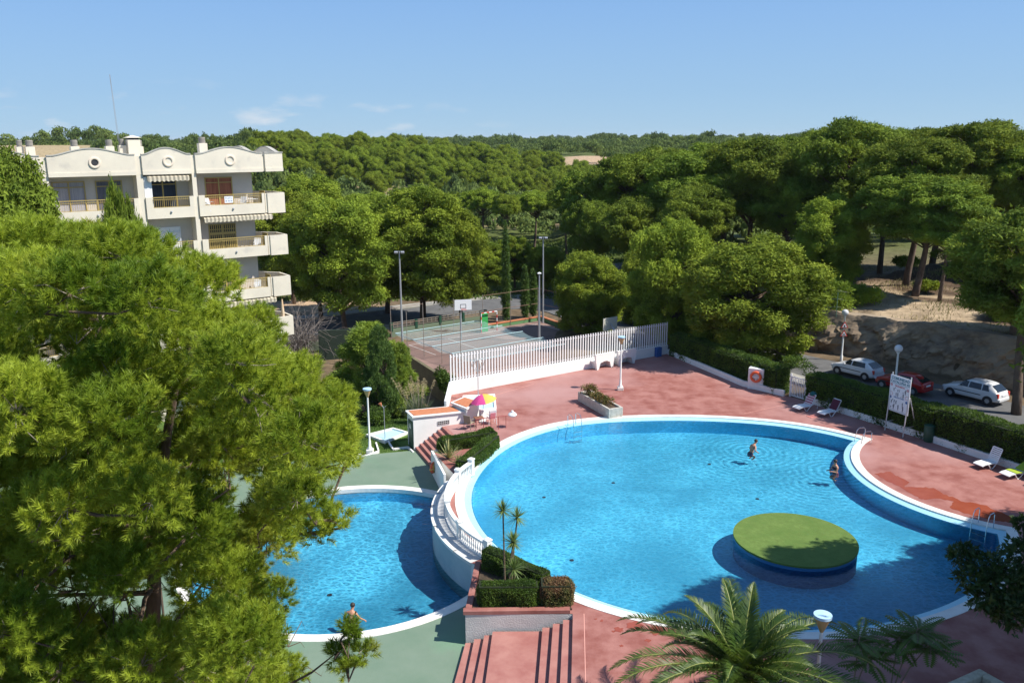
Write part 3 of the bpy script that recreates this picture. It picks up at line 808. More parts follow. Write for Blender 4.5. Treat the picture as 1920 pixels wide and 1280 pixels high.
# planter block between the pools, front wall of grey plaster
mb = MB(); mb.wall([(-1.87, 30.22), (2.32, 30.22)], -1.32, -0.002).wall([(-1.6, 34.2), (-1.87, 30.22)], -1.32, -0.002).wall([arc_out[-1], (-1.6, 34.2)], -1.32, -0.002)
mb.wall([(edgesF[0], 30.1), (edgesN[0], 8)], -1.32, -0.004)
struct(mb.build("planter_block_wall", M_PLASTER))
tp = thing("planter_kerb", "red kerb round the three cornered planter beside the steps", "planter kerb", (-1.8, 30.3, 0))
mb = MB(); mb.seg((-1.95, 30.33), (2.2, 30.38), 0.28, 0.002, 0.15).seg((-1.75, 30.5), (-1.52, 34.3), 0.24, 0.003, 0.14)
mb.build("rim", M_RED, tp, world=True)
mb = MB(); mb.prism([(-1.6, 30.5), (2.3, 30.5), (1.6, 31.7), (-1.35, 34.4)], 0.003, 0.08)
mb.build("soil_bed", M_SOIL, tp, world=True)

# steps beside the pump house
ev = Vector((0.93, 0.36)); lo_a, lo_b = Vector((-6.2, 52.05)), Vector((-4.66, 48.2))
mb = MB(); r7 = 1.3 / 7
for k in range(7):
    a_ = lo_a + ev * (0.30 * k); b_ = lo_b + ev * (0.30 * k); c_ = lo_b + ev * 2.12; d_ = lo_a + ev * 2.12
    mb.prism([(a_.x, a_.y), (b_.x, b_.y), (c_.x, c_.y), (d_.x, d_.y)], -1.32, -1.3 + r7 * (k + 1) - (0.004 if k == 6 else 0))
struct(mb.build("pool_steps", M_REDSTEP))
mb = MB(); mb.seg((-4.72, 48.05), (-2.75, 48.95), 0.14, -1.3, 0.10).seg((-4.75, 48.1), (-3.72, 44.35), 0.14, -1.3, 0.10)
o = mb.build("retaining_wall", M_WHITE, bevel=0.01); tag(o, "white retaining wall with an orange lifebuoy beside the short red steps", "wall")
lb = thing("lifebuoy", "orange lifebuoy hanging on the white wall beside the short red steps", "lifebuoy", (-4.62, 47.0, -0.55), math.radians(-105))
def torus(R, r, n1=28, n2=10):
    vs = []; fs = []
    for i in range(n1):
        a = 2 * math.pi * i / n1
        for j in range(n2):
            b2 = 2 * math.pi * j / n2
            vs.append(((R + r * math.cos(b2)) * math.cos(a), r * math.sin(b2), (R + r * math.cos(b2)) * math.sin(a)))
    for i in range(n1):
        for j in range(n2):
            fs.append((i * n2 + j, i * n2 + (j + 1) % n2, ((i + 1) % n1) * n2 + (j + 1) % n2, ((i + 1) % n1) * n2 + j))
    return vs, fs
mb = MB(); mb.add(*torus(0.27, 0.075)); mb.build("ring", M_ORANGE, lb, True)
mb = MB(); mb.box((0, -0.02, 0), (0.72, 0.14, 0.05)).box((0, 0.05, 0), (0.06, 0.06, 0.6)); mb.build("strap", mat("yellow_strap", (0.7, 0.5, 0.1), 0.6), lb)

# small lines of concrete slabs / joints and wet patches on the deck (flat on it)
def blotch(name, pts, z, m):
    mb = MB(); mb.sheet(pts, z); return struct(mb.build(name, m))
wet = [(1640, 888), (1668, 884), (1683, 893), (1705, 903), (1695, 913), (1725, 912), (1750, 915), (1775, 928), (1800, 938), (1850, 948), (1895, 968), (1908, 980), (1880, 978),
       (1850, 972), (1815, 964), (1780, 952), (1787, 940), (1760, 934), (1733, 937), (1720, 932), (1690, 915), (1665, 902)]
rngw = random.Random(3)
def rough(pts, amp):
    out = []
    for (a, b2) in zip(pts, pts[1:] + pts[:1]):
        for k in range(5):
            t_ = k / 5; out.append((a[0] + (b2[0] - a[0]) * t_ + rngw.uniform(-amp, amp), a[1] + (b2[1] - a[1]) * t_ + rngw.uniform(-amp, amp) * 0.6))
    return out
blotch("wet_patch", [tuple(P(*q)[:2]) for q in rough(wet, 2.0)], 0.006, M_REDWET)
for c, r in (((1160, 1180), 9), ((1128, 1163), 4), ((1150, 1183), 4), ((1190, 1172), 16), ((1230, 1182), 14), ((1117, 1160), 3), ((1165, 1210), 4), ((1105, 1130), 3), ((1215, 1200), 6), ((1010, 1200), 4), ((975, 1215), 4), ((1260, 1188), 8)):
    pts = []
    for k in range(16):
        a = 2 * math.pi * k / 16; rr = r * rngw.uniform(0.6, 1.25); pts.append(tuple(P(c[0] + rr * math.cos(a), c[1] + rr * math.sin(a) * 0.55)[:2]))
    if c[0] > 1080: blotch("splash_patch", pts, 0.006, M_REDWET)
mb = MB()
for a_, b_ in (((1520, 748), (1395, 775)), ((1095, 1150), (1098, 1278)), ((1000, 720), (870, 757))):
    pa, pb = P(*a_), P(*b_); mb.seg(pa, pb, 0.03, 0.001, 0.004)
struct(mb.build("concrete_joints", mat("joint_line", (0.62, 0.30, 0.25), 0.8)))
# ================================================================== FENCE WALL AND HEDGES
def unit(a, b):
    d = math.hypot(b[0] - a[0], b[1] - a[1]); return ((b[0] - a[0]) / d, (b[1] - a[1]) / d), d
FA, FB = (-4.45, 59.75), (13.2, 71.55)
fw = thing("slat_fence", "long white fence of upright slats on a low white wall behind the red terrace", "fence", (*FA, 0), math.atan2(FB[1] - FA[1], FB[0] - FA[0]))
FL = unit(FA, FB)[1]
def ftop(x): return 1.0 - 0.22 * x / FL
mb = MB(); mb.extr([(0, -1.6), (FL, -1.6), (FL, ftop(FL)), (0, ftop(0))], (0, -0.1, 0), (1, 0, 0), (0, 0, 1), (0, 1, 0), 0.2); mb.build("base_wall", M_WHITE, fw, bevel=0.01)
mb = MB(); ns = 84
for k in range(ns + 1):
    x = 0.06 + (FL - 0.12) * k / ns; zt = ftop(x)
    mb.box((x, 0, zt + 0.98), (0.10, 0.045, 1.96))
mb.build("slats", M_SLAT, fw)
mb = MB()
for dz in (0.12, 1.75):
    a_, b_ = ftop(0) + dz, ftop(FL) + dz
    mb.extr([(0, a_), (FL, b_), (FL, b_ + 0.05), (0, a_ + 0.05)], (0, 0.03, 0), (1, 0, 0), (0, 0, 1), (0, 1, 0), 0.03)
mb.build("rails", M_SLAT, fw)
mb = MB().seg((-4.45, 59.6), (-4.45, 55.0), 0.16, -1.3, 1.0)
tag(mb.build("side_wall", M_WHITE, bevel=0.01), "short white wall running from the slat fence to the pump house", "wall")
bb = thing("blue_box", "blue cabinet at the far end of the white slat fence", "cabinet", (12.3, 70.55, 0), math.radians(34))
MB().box((0, 0, 0.4), (0.55, 0.3, 0.8)).build("body", mat("blue_cabinet_paint", (0.02, 0.09, 0.30), 0.5), bb, bevel=0.01)
MB().box((0, -0.155, 0.4), (0.49, 0.012, 0.72)).build("door", mat("blue_door_paint", (0.025, 0.11, 0.34), 0.5), bb)

def hedge(name, label, a, b, w, h, z0=0.0, n=9000, leaf=0.12, m=None, group=None, seed=1, cuts=None):
    """clipped hedge between plan points a and b"""
    u, d = unit(a, b); nrm = (-u[1], u[0]); r_ = np.random.default_rng(seed)
    t = thing(name, label, "hedge", (a[0], a[1], z0), 0, group)
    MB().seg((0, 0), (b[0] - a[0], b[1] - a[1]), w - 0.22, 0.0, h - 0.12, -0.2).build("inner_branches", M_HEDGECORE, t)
    A = np.array([d * h, d * h, d * w, w * h, w * h]); A = A / A.sum(); pos = []; out = []
    cnt = (A * n).astype(int)
    for i, k in enumerate(cnt):
        s = r_.random(k); q = r_.random(k)
        if i < 2:
            sg = 1 if i else -1
            pos.append(np.stack([s * d, np.full(k, sg * w / 2), q * h], 1)); out.append(np.tile([0, sg, 0.3], (k, 1)))
        elif i == 2:
            pos.append(np.stack([s * d, (q - 0.5) * w, np.full(k, h)], 1)); out.append(np.tile([0, 0, 1], (k, 1)))
        else:
            sg = 1 if i == 3 else 0
            pos.append(np.stack([np.full(k, sg * d), (s - 0.5) * w, q * h], 1)); out.append(np.tile([2 * sg - 1, 0, 0.3], (k, 1)))
    pos = np.concatenate(pos); out = np.concatenate(out).astype(float)
    wob = np.sin(pos[:, 0] * 1.7 + seed) * 0.05 + np.sin(pos[:, 0] * 4.3) * 0.03 + np.sin(pos[:, 2] * 5 + pos[:, 0] * 3) * 0.03
    pos += out * (wob[:, None] - 0.03 + r_.normal(0, 0.035, (len(pos), 1)))
    rr_ = min(0.32, w * 0.4)                    # clipped edges are rounded, not sharp
    ty = np.clip((np.abs(pos[:, 1]) - (w / 2 - rr_)) / rr_, 0, 1); tz = np.clip((pos[:, 2] - (h - rr_)) / rr_, 0, 1)
    tx = np.clip((np.abs(pos[:, 0] - d / 2) - (d / 2 - rr_)) / rr_, 0, 1)
    m_ = tz * np.maximum(ty, tx); pos[:, 2] -= 0.55 * rr_ * m_; pos[:, 1] -= np.sign(pos[:, 1]) * 0.4 * rr_ * np.maximum(tz * ty, tx * ty); pos[:, 0] -= np.sign(pos[:, 0] - d / 2) * 0.4 * rr_ * np.maximum(tz * tx, tx * ty)
    R = np.array([[u[0], u[1], 0], [nrm[0], nrm[1], 0], [0, 0, 1]])
    T = leaf_tris(r_, pos @ R, out @ R, leaf, leaf * 0.75, 1.0)
    place("leaves", tri_mesh("hedge_leaves", T, m or M_HEDGE), t)
    return t
gate_a, gate_b = (19.75, 58.85), (20.45, 57.8)
hedge("boundary_hedge", "dark clipped hedge along the street between the slat fence and the white gate", (13.9, 71.3), (19.45, 59.6), 1.5, 1.95, 0.0, 26000, 0.13, seed=3)
hg2 = HEDGE_LINE[3:]
hedge("boundary_hedge", "dark clipped hedge behind the notice board and the deckchairs, right of the white gate", (20.95, 58.3), (26.0, 49.7), 1.6, 2.0, 0, 26000, 0.12, seed=4)
hedge("boundary_hedge", "dark clipped hedge behind the three deckchairs at the right edge", (26.0, 49.7), (38.4, 27.5), 1.6, 2.2, 0, 52000, 0.11, seed=5)
# ivy arch over the gate
r_ = np.random.default_rng(8)
t = thing("ivy_arch", "leafy green arch climbing over the white gate in the hedge", "climbing plant", (19.9, 59.3, 0))
T = clump_cloud(r_, [(-0.45, 0.35, 0.7, 0.4, 0.7), (-0.45, 0.35, 1.7, 0.42, 0.6), (-0.1, 0.2, 2.35, 0.6, 0.42), (0.45, 0, 2.35, 0.6, 0.42), (0.95, -0.6, 2.0, 0.45, 0.5)], 1500, 0.12, 0.09)
place("leaves", tri_mesh("ivy_leaves", T, M_HEDGE), t)
# low white wall in front of the hedge
mb = MB()
lw = [(13.3, 71.35), (17.1, 61.55), (19.3, 58.95)]
for a_, b_ in zip(lw[:-1], lw[1:]): mb.seg(a_, b_, 0.2, 0.0, 0.42, 0.1)
tag(mb.build("kerb_wall", M_WHITE, bevel=0.01), "low white wall at the foot of the hedge, left of the gate", "wall")
mb = MB(); lw = [(20.5, 57.6), (25.05, 49.9)]; mb.seg(*lw, 0.2, 0, 0.42, 0.1)
tag(mb.build("kerb_wall", M_WHITE, bevel=0.01), "low white wall at the foot of the hedge, between gate and dark green bin", "wall")
mb = MB(); mb.seg((25.4, 49.2), (28.0, 44.4), 0.2, 0, 0.42, 0.1).seg((28.0, 44.4), (37.0, 28), 0.2, 0, 0.42, 0.1)
tag(mb.build("kerb_wall", M_WHITE, bevel=0.01), "low white wall behind the three deckchairs at the right edge", "wall")
# gate
gt = thing("garden_gate", "white barred metal gate in the hedge beside the deckchairs", "gate", (*gate_a, 0), math.atan2(gate_b[1] - gate_a[1], gate_b[0] - gate_a[0]))
mb = MB()
for z in (0.12, 1.5): mb.box((0.62, 0, z), (1.16, 0.05, 0.06))
for k in range(9): mb.box((0.08 + k * 0.135, 0, 0.81), (0.05, 0.035, 1.4))
mb.build("bars", M_SLAT, gt)
for x in (-0.02, 1.27): MB().box((x, 0, 0.85), (0.1, 0.1, 1.7)).build("post", M_SLAT, gt, bevel=0.01)

# lifebuoy block
blk = thing("lifebuoy_stand", "white painted block with a round orange lifebuoy on its face", "lifebuoy stand", (17.75, 60.65, 0), math.atan2(60.2 - 60.75, 18.15 - 17.1))
mb = MB().box((0, 0.42, 0.78), (1.12, 0.85, 1.56)); mb.build("block", M_WHITE, blk, bevel=0.02)
lb2 = thing("lifebuoy", "orange lifebuoy with white cross straps on the white block by the hedge", "lifebuoy", (17.73, 60.57, 0.98), math.atan2(60.2 - 60.75, 18.15 - 17.1))
mb = MB(); mb.add(*torus(0.33, 0.10)); mb.build("ring", M_ORANGE, lb2, True)
MB().box((0, -0.03, 0), (0.5, 0.05, 0.07)).box((0.02, -0.035, -0.12), (0.06, 0.05, 0.28)).build("strap", M_WHITE, lb2)
bx = thing("letter_box", "blue box fixed on the right side of the white lifebuoy block", "box", (18.75, 60.42, 0.95), math.atan2(60.2 - 60.75, 18.15 - 17.1))
MB().box((0, 0.05, 0), (0.5, 0.4, 0.75)).build("body", mat("blue_box_paint", (0.02, 0.16, 0.52), 0.4), bx, bevel=0.02)
MB().box((0.02, 0.05, 0.42), (0.54, 0.44, 0.08), 0, ('Y', -0.3)).build("lid", mat("light_blue_lid", (0.15, 0.38, 0.75), 0.4), bx, bevel=0.01)

# curved white stone benches
def bench(loc, rz, label):
    t = thing("stone_bench", label, "bench", loc, rz, "curved white stone benches"); t.scale = (1.15, 1.2, 1.3)
    prof = [(-0.85, 0.95), (0.85, 0.95), (0.80, 0.45), (0.72, 0.0), (0.58, 0.0), (0.40, 0.42), (0.10, 0.50), (-0.15, 0.50), (-0.42, 0.40), (-0.58, 0.0), (-0.72, 0.0), (-0.82, 0.45)]
    MB().extr(prof, (0, 0.05, 0), (1, 0, 0), (0, 0, 1), (0, 1, 0), 0.13).build("backrest", M_WHITE, t, bevel=0.02)
    pr = [(-0.80, 0.5), (0.80, 0.5), (0.78, 0.40), (-0.78, 0.40)]
    MB().extr(pr, (0, -0.5, 0), (1, 0, 0), (0, 0, 1), (0, 1, 0), 0.55).build("seat", M_WHITE, t, bevel=0.03)
    for x in (-0.6, 0.6):
        MB().extr([(x - 0.12, 0.40), (x + 0.12, 0.40), (x + 0.06, 0), (x - 0.06, 0)], (0, -0.45, 0), (1, 0, 0), (0, 0, 1), (0, 1, 0), 0.45).build("leg", M_WHITE, t, bevel=0.02)
    return t
bench((7.3, 66.9, 0), math.radians(34 + 180), "curved white stone bench left of the lamp post by the slat fence")
bench((9.2, 68.1, 0), math.radians(34 + 180), "curved white stone bench behind the lamp post by the slat fence")

# lamps with a cone head
def cone_lamp(loc, h, label, extra=0.0):
    t = thing("terrace_lamp", label, "lamp post", loc, 0, "white lamp posts with cone heads")
    MB().box((0, 0, 0.12), (0.42, 0.42, 0.24)).build("base_block", M_COPE, t, bevel=0.02)
    MB().lathe([(0.15, 0.24), (0.15, 0.34), (0.09, 0.42), (0.085, 0.75), (0.065, 0.80), (0.05, h - 0.62)], n=14).build("pole", M_WHITE, t, True)
    MB().lathe([(0.05, h - 0.62), (0.10, h - 0.50), (0.24, h - 0.14)], n=20).build("cone", mat("ochre_lamp_cone", (0.52, 0.36, 0.17), 0.5), t, True)
    MB().lathe([(0.24, h - 0.14), (0.27, h - 0.12), (0.27, h - 0.03), (0.0, h)], n=20).build("cap", mat("pale_blue_lamp_cap", (0.42, 0.62, 0.78), 0.4), t, True)
    return t
cone_lamp((7.9, 60.69, 0), 4.05, "white lamp post with ochre cone head standing on the red terrace")
cone_lamp((-9.0, 51.5, LOWZ), 4.25, "white lamp post with ochre cone head beside the lawn shower")
cone_lamp((9.27, 23.3, 0), 4.1, "lamp post with ochre cone head rising behind the palm fronds")

# street lamps with globes
def globe_lamp(x, y, z, h, label):
    t = thing("globe_street_lamp", label, "street lamp", (x, y, z), 0, "street lamps with white globes")
    MB().lathe([(0.12, 0), (0.12, 0.4), (0.075, 0.5), (0.06, h - 0.35), (0.10, h - 0.30), (0.11, h - 0.22)], n=14).build("pole", M_WHITE, t, True)
    pr = [(0.27 * math.sin(math.pi * k / 12), h + 0.02 - 0.27 * math.cos(math.pi * k / 12)) for k in range(1, 12)]
    MB().lathe(pr, n=24).build("globe", mat("milky_globe", (0.62, 0.63, 0.64), 0.2, spec=0.7), t, True)
    return t
def tri_sign(t, z, ang=0.0):
    R_ = 0.36
    def tri(r, y0, y1):
        pr = [(r * math.sin(2 * math.pi * k / 3), r * math.cos(2 * math.pi * k / 3)) for k in range(3)]
        return MB().extr(pr, (0, y0, z), (1, 0, 0), (0, 0, 1), (0, 1, 0), y1 - y0)
    s = tri(R_, -0.10, -0.08).build("warning_sign", M_REDPAINT, t)
    tri(R_ * 0.66, -0.108, -0.101).build("white_field", M_PLASTIC, s)
g1 = P(1577, 690); g1z = H(g1.x, g1.y)
gl1 = globe_lamp(g1.x + 0.9, g1.y + 2.4, 0.0, 4.0, "street lamp with a globe and two red warning triangles, left of the white hatchback")
tri_sign(gl1, 2.95); tri_sign(gl1, 2.25)
MB().box((0, -0.112, 2.93), (0.09, 0.004, 0.14)).build("symbol", M_DARK, gl1)
MB().lathe([(0.10, 0), (0.0, 0.08)], (0, 0, 0), 12)
MB().extr([(-0.13, -0.03), (0.13, -0.03), (0.09, 0.05), (-0.09, 0.05)], (0, -0.112, 2.22), (1, 0, 0), (0, 0, 1), (0, 1, 0), 0.004).build("symbol", M_DARK, gl1)
globe_lamp(25.9, 56.2, 0.0, 4.1, "street lamp with a globe standing in front of the red car")

# tall floodlight poles of the sports court
def tall_pole(x, y, z, h, label, arms=True):
    t = thing("floodlight_pole", label, "light pole", (x, y, z), 0, "tall floodlight poles round the sports court")
    MB().lathe([(0.13, 0), (0.11, 0.6), (0.06, h)], n=10).build("pole", M_METAL, t, True)
    if arms:
        MB().box((0, 0, h), (0.8, 0.06, 0.06)).build("crossarm", M_METAL, t)
        for x_ in (-0.3, 0.3): MB().box((x_, -0.1, h - 0.08), (0.3, 0.22, 0.16), 0, ('X', 0.5)).build("floodlight", M_METAL, t, bevel=0.02)
    else:
        MB().lathe([(0.1, h - 0.02), (0.22, h + 0.08), (0.0, h + 0.2)], n=12).build("lamp_head", M_PLASTIC, t, True)
CZ = -1.0
q = P(755, 652, CZ); tall_pole(q.x, q.y, CZ, 9.0, "tall grey floodlight pole at the near left corner of the sports court")
q = P(1018, 605, CZ); tall_pole(q.x, q.y, CZ, 9.0, "tall grey floodlight pole at the far right corner of the sports court")
q = P(1011, 640, CZ); tall_pole(q.x, q.y, CZ, 6.5, "shorter grey pole with a round lamp in the middle of the court's right side", False)
def cobra(x, y, h, label, rz=0):
    z = H(x, y); t = thing("road_lamp", label, "street lamp", (x, y, z), rz, "road lamps far behind the pines")
    MB().tube([(0, 0, 0), (0, 0, h - 0.6), (0.3, 0, h - 0.1), (1.4, 0, h)], [0.09, 0.06, 0.05, 0.04], 8).build("pole", M_METAL, t, True)
    MB().box((1.5, 0, h), (0.6, 0.25, 0.12)).build("lamp_head", M_PLASTIC, t, bevel=0.02)
q = PY(1185, 590, 96); cobra(q.x, q.y, 7.5, "grey road lamp among the pines behind the slat fence", 0.3)
q = PY(868, 560, 101); cobra(q.x, q.y, 6.0, "grey road lamp beside the road left of the basketball hoop", 0.3)
q = PY(985, 300, 210); cobra(q.x, q.y, 9, "distant road lamp in the valley, left of the umbrella pines", 0)
q = PY(1085, 300, 215); cobra(q.x, q.y, 9, "distant road lamp in the valley, right of the umbrella pines", 3.14)
# thin radio mast on the ridge
q = PY(221, 236, 330)
ms = thing("radio_mast", "thin lattice radio mast on the wooded ridge at the left", "radio mast", (q.x, q.y, H(q.x, q.y)))
hm = PY(214, 140, 330).z - H(q.x, q.y)
mb = MB()
for k in range(3):
    a = 2 * math.pi * k / 3; mb.tube([(0.35 * math.cos(a), 0.35 * math.sin(a), 0), (0.12 * math.cos(a) - 1.0, 0.12 * math.sin(a), hm)], 0.05, 4)
mb.build("lattice", M_METAL, ms)

# ================================================================== SPORTS COURT
c0, c1, c2, c3 = (-4.2, 64.9), (-11.4, 79.6), (3.0, 90.2), (14.2, 74.2)
cpoly = [(-1.5, 62.0), (-4.6, 66.2), (-11.4, 79.6), (3.0, 90.2), (6.5, 83.5), (13.2, 73.0), (12.6, 71.5)]
mb = MB(); mb.prism([(-4.4, 60.2), (-4.7, 66.2), (-11.4, 79.6), (3.0, 90.2), (6.0, 84.2), (12.8, 74.5), (13.0, 71.9)], -3.6, CZ)
struct(mb.build("sports_court", M_COURT))
e1, dl = unit((-11.4, 79.6), (3.0, 90.2)); e2 = (e1[1], -e1[0])
def cp(a, b2): return (-11.4 + e1[0] * a + e2[0] * b2, 79.6 + e1[1] * a + e2[1] * b2)
mb = MB()
def cline(a, b2): mb.seg(a, b2, 0.06, CZ + 0.002, CZ + 0.007)
cline(cp(1.2, 1.2), cp(16.6, 1.2)); cline(cp(16.6, 1.2), cp(16.6, 14)); cline(cp(1.2, 1.2), cp(1.2, 6)); cline(cp(1.2, 9.5), cp(16.6, 9.5))
cline(cp(5.5, 1.2), cp(5.5, 6.5)); cline(cp(12, 1.2), cp(12, 6.5)); cline(cp(5.5, 6.5), cp(12, 6.5))
struct(mb.build("court_lines", M_LINE))
# kerb wall of the court, topped with brick
kb = thing("court_kerb", "green court kerb topped with terracotta bricks behind the basketball hoop", "low wall", (3.0, 90.3, CZ))
mb = MB(); mb.seg((-2.9, 86.1), (3.1, 90.5), 0.25, CZ - 1, CZ + 0.35).seg((3.1, 90.5), (6.3, 84.4), 0.25, CZ - 1, CZ + 0.35); mb.build("wall", mat("green_wall_paint", (0.10, 0.22, 0.09), 0.8), kb, world=True)
mb = MB(); mb.seg((-2.9, 86.1), (3.1, 90.5), 0.32, CZ + 0.352, CZ + 0.46).seg((3.1, 90.5), (6.3, 84.4), 0.32, CZ + 0.354, CZ + 0.46); mb.build("brick_cap", M_TERRA, kb, world=True)
mb = MB(); mb.seg((-4.75, 66.0), (-11.5, 79.6), 0.3, -3.6, CZ + 0.12)
tag(mb.build("court_retaining_wall", mat("olive_retaining_wall", (0.16, 0.14, 0.075), 0.9, (0.11, 0.10, 0.06), 0.9, 7)), "olive retaining wall under the left edge of the sports court", "wall")
# wire fence posts round the court
cf = thing("court_fence", "tall wire fence posts with rusty rails round the sports court", "wire fence", (*cp(0, 0), CZ))
postm = mat("grey_fence_post", (0.30, 0.29, 0.27), 0.7, (0.22, 0.15, 0.11), 3)
for a, b2 in [(0, 0), (0, 3), (0, 6), (0, 9), (0, 12), (3.5, 0), (7, 0), (10.5, 0), (14, 0), (17.6, 0), (17.6, 3.5), (17.6, 7), (17.6, 10.5)]:
    p = cp(a, b2); MB().tube([(p[0], p[1], CZ), (p[0], p[1], CZ + 3.6)], 0.03, 6).build("post", postm, cf, world=True)
for z in (CZ + 3.5, CZ + 1.9):
    for a_, b_ in (((10.5, 0), (17.6, 0)), ((17.6, 0), (17.6, 10.5)), ((0, 0), (3.5, 0))):
        pa, pb = cp(*a_), cp(*b_); MB().tube([(*pa, z), (*pb, z)], 0.025, 5).build("rail", mat("rusty_rail", (0.22, 0.13, 0.09), 0.8), cf, world=True)
# pale blue netting sheets strung over the near left half of the court
netm = bpy.data.materials.new("pale_blue_net"); netm.use_nodes = True
nn_ = netm.node_tree.nodes; ln_ = netm.node_tree.links.new
trn = nn_.new("ShaderNodeBsdfTransparent"); mxn = nn_.new("ShaderNodeMixShader"); mxn.inputs[0].default_value = 0.24
nn_["Principled BSDF"].inputs['Base Color'].default_value = (0.35, 0.50, 0.52, 1)
ln_(trn.outputs[0], mxn.inputs[1]); ln_(nn_["Principled BSDF"].outputs[0], mxn.inputs[2]); ln_(mxn.outputs[0], nn_["Material Output"].inputs[0])
nt_ = thing("court_net", "pale blue net strung flat above the near left half of the sports court", "net", (*cp(0, 1), CZ))
mb = MB(); npts = 10
for i in range(npts):
    for j in range(npts):
        pass
vs = []; fs = []
for i in range(13):
    for j in range(25):
        a = 0.1 + 10.0 * i / 12; b2 = 0.6 + 13.0 * j / 24; p = cp(a, b2)
        vs.append((p[0], p[1], CZ + 1.15 - 0.25 * math.sin(math.pi * (j % 6) / 6) - 0.12 * math.sin(math.pi * i / 12)))
for i in range(12):
    for j in range(24): fs.append((i * 25 + j, (i + 1) * 25 + j, (i + 1) * 25 + j + 1, i * 25 + j + 1))
mb.add(vs, fs); mb.build("netting", netm, nt_, world=True)
mb = MB()
for j in (0.6, 3.9, 7.2, 10.4, 13.6):
    mb.tube([(*cp(0.1, j), CZ + 1.17), (*cp(10.1, j), CZ + 1.17)], 0.035, 5)
mb.tube([(*cp(0.1, 0.6), CZ + 1.17), (*cp(0.1, 13.6), CZ + 1.17)], 0.03, 5)
mb.build("edge_cords", mat("pale_blue_cord", (0.38, 0.55, 0.60), 0.7), nt_, world=True)
# basketball hoop
q = P(868, 640, CZ)
hp = thing("basketball_hoop", "white basketball backboard on a grey post behind the blue net", "basketball hoop", (q.x, q.y, CZ), math.radians(14))
MB().tube([(0, 0.9, 0), (0, 0.9, 2.6), (0, 0.15, 3.3)], [0.09, 0.08, 0.06], 8).build("post", M_METAL, hp)
bbd = MB().box((0.1, 0.1, 3.55), (1.65, 0.05, 1.0)).build("backboard", M_PLASTIC, hp)
mb = MB()
for c_, d_ in (((0.1, 0.068, 3.60), (0.55, 0.006, 0.04)), ((0.1, 0.068, 3.22), (0.55, 0.006, 0.04)), ((-0.16, 0.068, 3.41), (0.04, 0.006, 0.38)), ((0.36, 0.068, 3.41), (0.04, 0.006, 0.38))): mb.box(c_, d_)
mb.build("target_square", M_DARK, bbd)
mb = MB(); vs, fs = torus(0.24, 0.018, 20, 6); mb.add([(x + 0.1, z - 0.22, y + 3.15) for x, y, z in vs], fs); mb.build("rim", M_REDPAINT, hp)
# goal
ga, gb = P(918, 634, CZ), P(893, 618, CZ)
go = thing("football_goal", "red and white striped goal frame in front of the green board", "goal", (-3.05, 84.3, CZ), math.radians(36))
def striped(pts, par, nm):
    a, b_ = Vector(pts[0]), Vector(pts[1]); k = max(3, int((b_ - a).length / 0.3)); mw, mr_ = MB(), MB()
    for i in range(k):
        p0, p1 = a.lerp(b_, i / k), a.lerp(b_, (i + 1) / k); (mw if i % 2 else mr_).tube([p0, p1], 0.05, 8)
    s = mw.build(nm, M_PLASTIC, par); mr_.build("red_bands", M_REDPAINT, s)
striped([(0, 0, 0), (0, 0, 2)], go, "goal_post"); striped([(1.9, 0, 0), (1.9, 0, 2)], go, "goal_post"); striped([(0, 0, 2), (1.9, 0, 2)], go, "crossbar")
q = P(908, 622, CZ)
gbd = thing("green_board", "upright bright green board at the back of the sports court", "board", (q.x, q.y, CZ), math.radians(36))
MB().box((0, 0, 1.0), (0.85, 0.12, 1.95)).build("panel", M_GREENB, gbd, bevel=0.01)
for x in (-0.36, 0.36): MB().box((x, 0.1, 0.95), (0.06, 0.06, 1.9)).build("post", M_DGREEN, gbd)
# second hoop's board seen through the slats
q = P(1108, 672, CZ)
hp2 = thing("basketball_hoop", "pale basketball backboard seen through the slats of the white fence", "basketball hoop", (8.6, 74.3, CZ), math.radians(215))
MB().tube([(0, 0.7, 0), (0, 0.7, 2.5), (0, 0.1, 3.1)], [0.09, 0.08, 0.06], 8).build("post", M_METAL, hp2)
MB().box((0, 0.06, 3.05), (1.6, 0.05, 1.1)).build("backboard", mat("ivory_board", (0.62, 0.60, 0.50), 0.6), hp2)
# low block fence along the road, dark hedge pieces
def block_fence(a, b_, zt, label):
    u, d = unit(a, b_); t = thing("road_fence", label, "fence", (*a, zt), math.atan2(u[1], u[0]))
    MB().box((d / 2, 0, 0.25), (d, 0.2, 0.9)).build("base_wall", mat("grey_green_wall", (0.13, 0.17, 0.11), 0.85), t)
    k = int(d / 2.4)
    for i in range(k + 1): MB().box((i * d / k, 0, 0.9), (0.28, 0.28, 0.9)).build("pier", M_DGREEN, t)
    mb = MB()
    for z in (0.86, 1.08, 1.3): mb.box((d / 2, 0, z), (d, 0.06, 0.07))
    for i in range(int(d / 0.5)): mb.box((i * 0.5 + 0.25, 0.02, 1.08), (0.06, 0.05, 0.5))
    mb.build("lattice", mat("brown_grey_lattice", (0.22, 0.19, 0.15), 0.8), t)
block_fence((-12.3, 86.0), (-2.9, 92.6), -1.6, "low fence with dark piers between the road and the sports court")
block_fence((-31, 80.5), (-15.2, 83.0), -2.0, "low lattice fence beside the zebra crossing at the left")
mb = MB().seg((-18.6, 80.9), (-15.7, 81.4), 0.3, -3, 0.1)
tag(mb.build("dark_screen", mat("dark_green_screen", (0.015, 0.03, 0.02), 0.8), bevel=0.01), "dark green screen panel beside the pine trunks at the zebra crossing", "screen")

